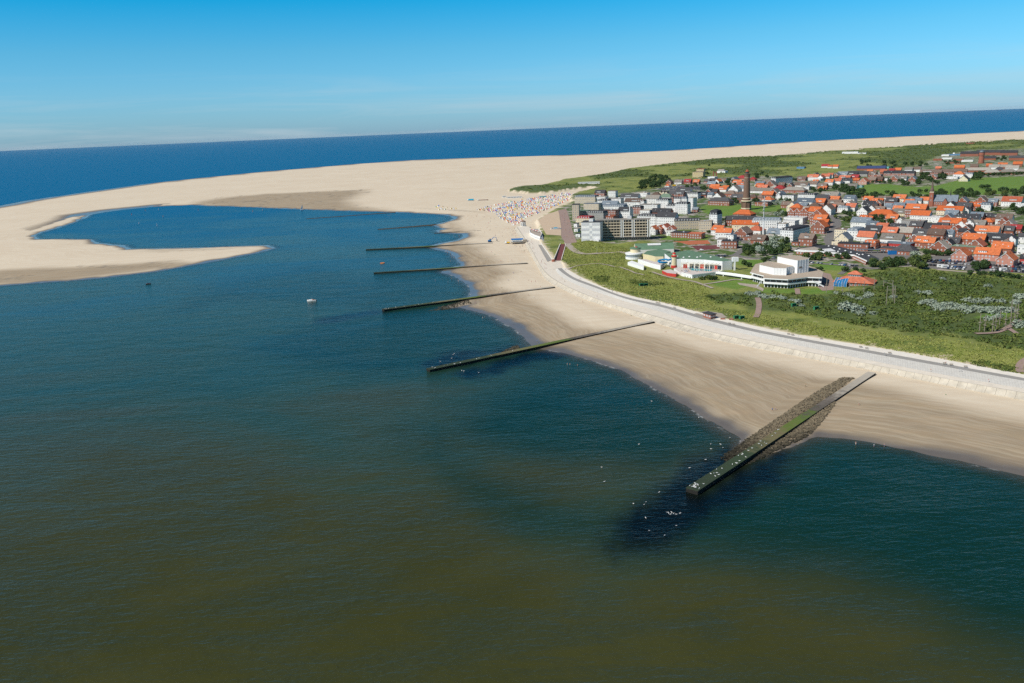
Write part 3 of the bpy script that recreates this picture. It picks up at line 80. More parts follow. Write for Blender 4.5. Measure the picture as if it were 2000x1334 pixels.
D['SHEET'] = [('promenade_end','concrete_pale',4.36,[(45.4,904.0),(47.7,883.5),(56.2,881.2),(56.7,813.9),(48.8,815.9),(43.4,826.5)]),('terrace','terrace_sand',5.75,[(47.6,1220.6),(46.6,1269.6),(60.7,1340.1),(70.1,1364.9),(85.9,1405.6),(78.7,1257.0),(73.8,1159.9),(68.2,1076.7),(50.1,1093.5)]),('promenade_upper','brick_pave',5.78,[(85.3,1410.0),(100.4,1430.6),(91.9,1230.6),(84.7,1086.9),(82.6,1007.4),(68.4,998.0),(67.4,1061.2),(74.0,1159.5),(81.1,1300.1)]),('tennis_court','clay',5.7,[(191.9,980.3),(232.1,979.0),(228.5,948.8),(203.5,947.9),(198.7,966.9)]),('sports_court','maroon',5.7,[(204.5,939.1),(233.6,936.5),(229.6,909.0),(203.3,902.9)]),('car_park','asphalt',5.7,[(394.3,798.1),(402.9,805.6),(420.9,802.2),(440.7,775.6),(463.1,757.1),(496.7,730.4),(454.1,665.6),(429.9,701.2),(411.0,713.8),(396.8,720.1),(391.4,726.9),(376.8,733.4),(374.0,751.1)]),('car_park','asphalt',5.7,[(309.3,1749.8),(343.5,1837.6),(381.8,1863.7),(411.1,1796.1),(388.1,1704.2),(339.0,1704.1)]),('forecourt','pave_beige',5.75,[(132.9,597.7),(143.6,605.3),(152.3,594.8),(152.7,581.9),(143.1,579.6),(137.6,587.3)]),('yard','asphalt',5.7,[(343.5,869.2),(364.3,855.5),(383.2,839.0),(394.3,798.1),(391.1,776.6),(364.5,765.4),(352.5,780.8),(354.3,819.3),(342.5,840.1)]),('forecourt','pave_beige',5.72,[(194.3,709.8),(207.3,697.2),(207.7,678.5),(203.8,668.2),(202.8,681.8),(193.5,700.3)]),('plaza','brick_pave',5.72,[(369.9,1000.5),(391.1,1034.8),(426.1,1109.0),(443.7,1161.1),(449.7,1158.7),(427.8,1083.9),(404.4,1030.1),(372.5,975.1)]),('forecourt','brick_pave',5.72,[(278.7,744.2),(282.5,732.4),(270.7,692.0),(258.7,662.6),(248.9,660.4),(251.1,677.8),(264.6,703.2)]),('playground_sand','pave_beige',5.7,[(91.2,1014.7),(108.8,995.1),(121.7,982.1),(117.9,961.3),(100.6,958.0),(89.5,983.1)])]
D['ROADS'] = [('road','pave_beige',8,[(71.3,1012.3),(70.5,976.5),(72.5,942.1),(78.0,920.6),(87.3,912.1),(104.1,913.1),(122.6,905.8),(135.0,896.5)]),('road','asphalt',7,[(201.4,852.4),(216.8,851.6),(233.4,861.1),(251.3,897.3),(267.5,931.0),(269.1,972.4),(270.0,995.7),(278.7,1059.4)]),('road','asphalt',6.5,[(233.4,861.1),(237.7,842.3),(256.2,827.0),(278.0,801.5),(307.6,776.5),(323.1,756.2),(335.3,741.7)]),('road','asphalt',10,[(450.9,1180.4),(438.0,1127.8),(424.7,1086.2),(403.3,1036.9),(379.8,988.1),(359.7,945.5),(348.0,908.2),(346.4,876.7),(357.2,850.9)]),('road','pave_beige',5,[(376.4,732.7),(388.0,720.2),(404.3,705.6),(425.4,686.4),(451.8,662.0)]),('road','asphalt',5,[(333.8,1445.4),(337.4,1423.6),(356.8,1475.7),(367.7,1536.7),(385.5,1587.2)]),('footpath','pave_beige',2.2,[(55.4,809.8),(63.9,829.4),(75.2,840.9),(88.4,844.0),(95.0,834.1),(106.9,808.9),(113.9,789.1),(123.4,766.7)]),('footpath','pave_beige',3,[(133.9,778.3),(141.3,754.1),(151.0,733.3),(160.4,724.7),(164.1,707.7),(168.6,690.2)]),('footpath','pave_beige',3,[(164.1,707.7),(177.9,714.3),(199.0,727.0),(201.2,718.9)]),('footpath','brick_pave',4,[(189.4,634.3),(185.5,615.9),(177.3,590.6),(172.3,579.7)]),('footpath','brick_pave',4,[(233.2,673.4),(224.5,645.1)]),('footpath','brick_pave',3.5,[(286.9,505.3),(299.1,507.2),(309.7,513.5),(321.3,525.5),(333.4,538.1)]),('footpath','brick_pave',3,[(314.4,518.2),(310.0,501.3)]),('footpath','brick_pave',4,[(285.3,447.4),(277.7,442.2),(272.0,435.0),(267.7,425.8)]),('footpath','asphalt',5,[(312.5,789.0),(313.6,767.5),(299.1,742.5),(289.2,728.7)])]
D['HALL'] = {'roof': [(206.0,713.2),(212.2,694.4),(208.3,684.2),(225.5,673.6),(244.0,680.5),(253.9,675.7),(264.3,700.7),(264.7,709.3),(263.6,733.5),(248.0,755.1),(229.5,760.1),(222.0,753.2)],'aud': [(214.3,714.0),(218.0,721.8),(225.5,729.8),(233.2,726.3),(239.8,703.5),(238.4,699.8),(231.8,696.7),(229.9,691.6),(221.0,695.8)],'tower': [(232.1,722.4),(236.1,725.1),(246.5,728.2),(250.0,724.2),(254.2,708.3),(252.0,703.1),(241.2,698.1),(239.6,700.9)]}
D['POOL'] = {'barrel': ((157.0,906.5),41,22,-8),'green1': [(137.7,858.7),(145.3,878.8),(160.8,887.6),(165.7,876.5),(167.9,868.4),(160.9,859.3),(158.0,849.4),(154.6,836.3),(146.8,838.5),(142.6,850.2)],'main': [(155.3,834.6),(183.5,849.8),(196.9,812.4),(207.4,775.3),(197.1,771.9),(183.4,786.5),(163.9,796.7),(155.2,797.5)],'ter1': [(117.2,825.4),(122.5,833.8),(130.0,804.4),(127.4,791.2)],'ter2': [(128.5,833.1),(136.1,829.4),(141.4,813.1),(152.4,813.4),(143.3,790.6),(138.3,801.2)],'deck': [(154.0,780.8),(161.2,788.0),(190.5,765.7),(190.7,751.4),(162.0,738.6),(155.5,753.2)],'pool': [(167.3,778.3),(187.8,764.3),(182.0,757.8),(166.9,765.3)],'red': [(141.2,771.2),(149.9,774.8),(152.8,758.3),(149.6,749.4),(143.2,756.5)],'round': (129.3,865.4),'tower': (157.8,798.9),'slide': (147.8,804.5),'posts': [(158.5,768.0),(162.2,770.0),(165.8,760.5),(169.5,762.4),(171.4,756.2),(175.4,755.2),(179.6,755.6),(184.3,755.8),(188.9,757.5)],'back': [(161.2,779.0),(167.4,778.9),(172.9,777.5),(176.6,775.0),(180.8,772.5),(184.9,770.0),(188.6,767.6),(191.0,764.1),(193.3,762.0)],'portal': (208.2,771.1),'bridge': [(185.9,750.8),(197.1,737.1),(209.8,718.2)],'wallb': [(193.2,757.6),(203.7,760.6)]}
D['STATION'] = {'roof': [(325.5,874.4),(336.7,873.0),(342.8,835.1),(346.9,802.4),(344.3,777.0),(329.7,769.4),(332.2,804.9),(324.2,812.3),(323.9,819.3),(309.9,835.7),(297.1,843.1),(290.3,850.6),(298.7,863.2)],'light': [[(297.6,855.4),(314.0,861.8),(316.5,849.7),(310.2,836.8),(299.2,841.9),(292.9,849.3)],[(316.0,844.3),(325.3,847.1),(323.7,829.3),(314.6,831.9)]],'domes': [(330.3,865.1),(331.4,853.3),(324.4,840.5),(332.6,841.8),(325.6,827.6),(333.9,830.5),(327.1,818.3),(335.1,819.5),(336.7,808.7),(336.0,802.1),(339.7,802.8),(341.8,793.8)]}
D['REST'] = ((282.7,680.5),30,17,32)
D['KIOSK'] = [(135.9,586.4),(141.1,589.7),(145.2,580.3),(140.2,577.1)]
D['ROPES'] = [[(272.0,597.1,14.0),(277.4,596.0,14.0),(283.3,611.6,11.2),(294.9,654.3,6.8),(290.9,629.8,11.3)],[(293.0,512.0,11.7),(296.6,512.7,11.0),(299.6,509.4,9.8),(302.0,510.4,10.5),(310.9,521.4,11.5),(309.7,513.1,11.2),(317.9,521.6,11.1),(324.1,527.7,12.8),(336.9,553.1,10.9),(333.9,541.0,10.3)],[(253.2,644.2,14.3),(256.5,639.3,10.1),(262.0,640.2,10.1),(275.0,643.7,8.9),(283.9,645.9,11.6)],[(248.8,651.5,14.0)]]
D['SPOT'] = {'lighthouse': (366.0,1297.3),'water': (1206.5,2174.5),'church': (619.0,1237.5),'pillarA': (494.1,2035.0),'pillarB': (499.8,2030.9),'mast': (302.9,999.4),'mast2': (530.1,1190.7),'chimney': (178.6,1233.5),'pavilion': (23.0,1213.1),'bar': (14.0,1048.6),'excavator': (-22.8,1075.6),'trailerA': (-71.9,1725.2),'trailerB': (-46.9,1719.0),'loader': (-0.7,1051.6),'boat': (-175.7,736.0),'dinghy': (-373.0,864.8),'inflatable': (-141.7,942.7),'cat': (-405.1,1696.8),'fountain': (65.8,1145.1),'contA': (378.7,823.4),'contB': (294.9,888.2),'truckY': (310.4,977.6),'boxY': (323.3,997.4),'truckO': (366.0,867.0),'shelterR': (363.4,838.3),'truckYb': (361.4,1828.1),'vanW': (338.3,774.5),'caravan1': (383.6,740.6),'caravan2': (385.7,737.3),'caravan3': (423.1,712.7),'busW': (427.9,776.6),'tepee': (1368.1,2619.7),'beachH1': (17.3,1742.1),'beachH2': (73.8,1719.5),'beachH3': (-3.5,1765.9),'conc': (37.4,1110.4),'rampwall': (46.7,875.4),'flank': (40.1,1017.3)}
D['CUT'] = [(62.9,1001.0),(68.2,999.4),(54.1,868.9),(47.3,870.7)]
D['BACK'] = [(14.1,1928.8),(152.5,2260.6),(321.0,2523.4),(766.0,3110.7),(1210.1,3314.9),(1741.6,3601.2),(2192.3,3639.8),(2612.5,3623.1),(1707.8,2359.2),(1143.1,2095.3),(808.9,1896.8),(551.9,1798.9),(327.0,1749.0),(169.9,1752.0)]
D['CONC'] = [(29.7,1128.1),(41.8,1132.5),(44.4,1083.7),(40.3,1048.5),(34.7,1068.4),(29.7,1094.2)]
D['RAMP'] = [[(62.93,997.32,5.8),(67.56,995.88,5.8),(54.31,878.24,4.35),(48.34,879.86,4.35)],[(36.08,1009.81,4.32),(42.14,1007.94,4.32),(45.73,886.07,4.32),(40.4,876.95,4.32)]]
D['APT'] = {'gable': (98.8,1003.7),'long': [(121.3,1013.0),(170.0,1018.9)],'mid': [(109.9,1004.8),(121.3,1013.0)]}
D['CARROWS'] = [([(390.6,784.3),(392.6,782.3),(394.7,780.2),(396.7,778.3),(398.8,776.3),(400.8,774.3),(402.8,772.3),(404.8,770.4),(406.8,768.4),(408.8,766.5),(410.8,764.6),(412.7,762.6),(414.7,760.7)],1),([(389.9,767.4),(392.1,765.6),(394.2,763.9),(396.3,762.2),(398.4,760.4),(400.6,758.7),(402.7,757.0),(404.7,755.3),(406.8,753.6),(408.9,752.0),(411.0,750.3),(413.0,748.6),(415.1,747.0),(417.1,745.3)],1),([(379.3,755.2),(381.2,753.4),(383.1,751.6),(385.0,749.7),(386.9,747.9),(388.8,746.1),(390.7,744.3),(392.5,742.5),(394.4,740.7),(396.2,738.9),(398.1,737.1),(399.9,735.4),(401.7,733.6)],1),([(386.9,733.8),(388.7,732.1),(390.6,730.4),(392.4,728.7),(394.2,727.1),(396.0,725.4)],1),([(425.6,741.6),(427.5,739.9),(429.4,738.2),(431.3,736.5),(433.2,734.8),(435.1,733.1),(437.0,731.4),(438.8,729.8),(440.7,728.1),(442.6,726.4),(444.4,724.8),(446.2,723.1),(448.1,721.5),(449.9,719.9)],1),([(419.4,730.5),(421.4,728.9),(423.3,727.3),(425.2,725.8),(427.2,724.2),(429.1,722.7),(431.0,721.1),(432.9,719.6),(434.8,718.0),(436.7,716.5),(438.6,715.0),(440.5,713.5),(442.3,712.0),(444.2,710.5)],1),([(415.4,717.8),(417.6,716.1),(419.7,714.5),(421.9,712.8),(424.0,711.2),(426.2,709.6),(428.3,708.0),(430.4,706.4),(432.5,704.8),(434.6,703.2),(436.7,701.6),(438.7,700.0)],1),([(412.4,779.9),(414.3,776.2),(419.1,771.8),(419.9,766.9),(426.7,765.7),(428.2,762.3),(431.7,757.7),(434.6,757.8),(422.5,787.3),(425.5,783.9),(427.2,782.5),(432.6,780.0),(446.4,758.9),(448.5,757.7),(446.4,739.0),(452.1,733.3)],1),([(315.6,1767.7),(319.8,1769.6),(324.1,1771.5),(328.3,1773.4),(332.6,1775.3),(336.8,1777.2),(341.1,1779.1),(345.4,1781.0),(349.7,1782.9),(354.0,1784.9),(358.3,1786.8),(362.6,1788.7),(366.9,1790.7)],0),([(315.3,1731.1),(319.3,1732.1),(323.3,1733.0),(327.3,1733.9),(331.2,1734.8),(335.2,1735.7),(339.2,1736.6),(343.2,1737.5),(347.2,1738.5),(351.2,1739.4)],0),([(372.7,1818.9),(375.2,1811.0),(377.7,1803.1),(380.1,1795.2),(382.6,1787.5),(385.0,1779.8),(387.4,1772.1),(389.7,1764.6),(392.1,1757.0),(394.4,1749.6),(396.7,1742.2)],0),([(378.3,1768.4),(380.1,1759.7),(381.9,1751.0),(383.7,1742.5),(385.5,1734.0),(387.3,1725.6),(389.0,1717.3)],0),([(287.0,794.9),(287.7,791.6),(291.6,788.1),(293.7,786.0),(300.7,779.5),(307.2,774.2),(309.1,772.8),(310.8,771.1),(314.2,767.9),(316.2,765.8),(318.0,764.5),(213.7,857.8),(215.3,855.9),(216.9,854.1),(219.4,853.4),(221.7,854.5),(207.8,901.2),(267.8,976.3),(268.2,969.3),(264.3,961.4),(269.0,985.3),(264.5,833.9),(261.6,826.2),(377.2,847.7),(375.7,840.8),(452.1,1152.0),(449.4,1139.6),(379.0,843.5)],1)]
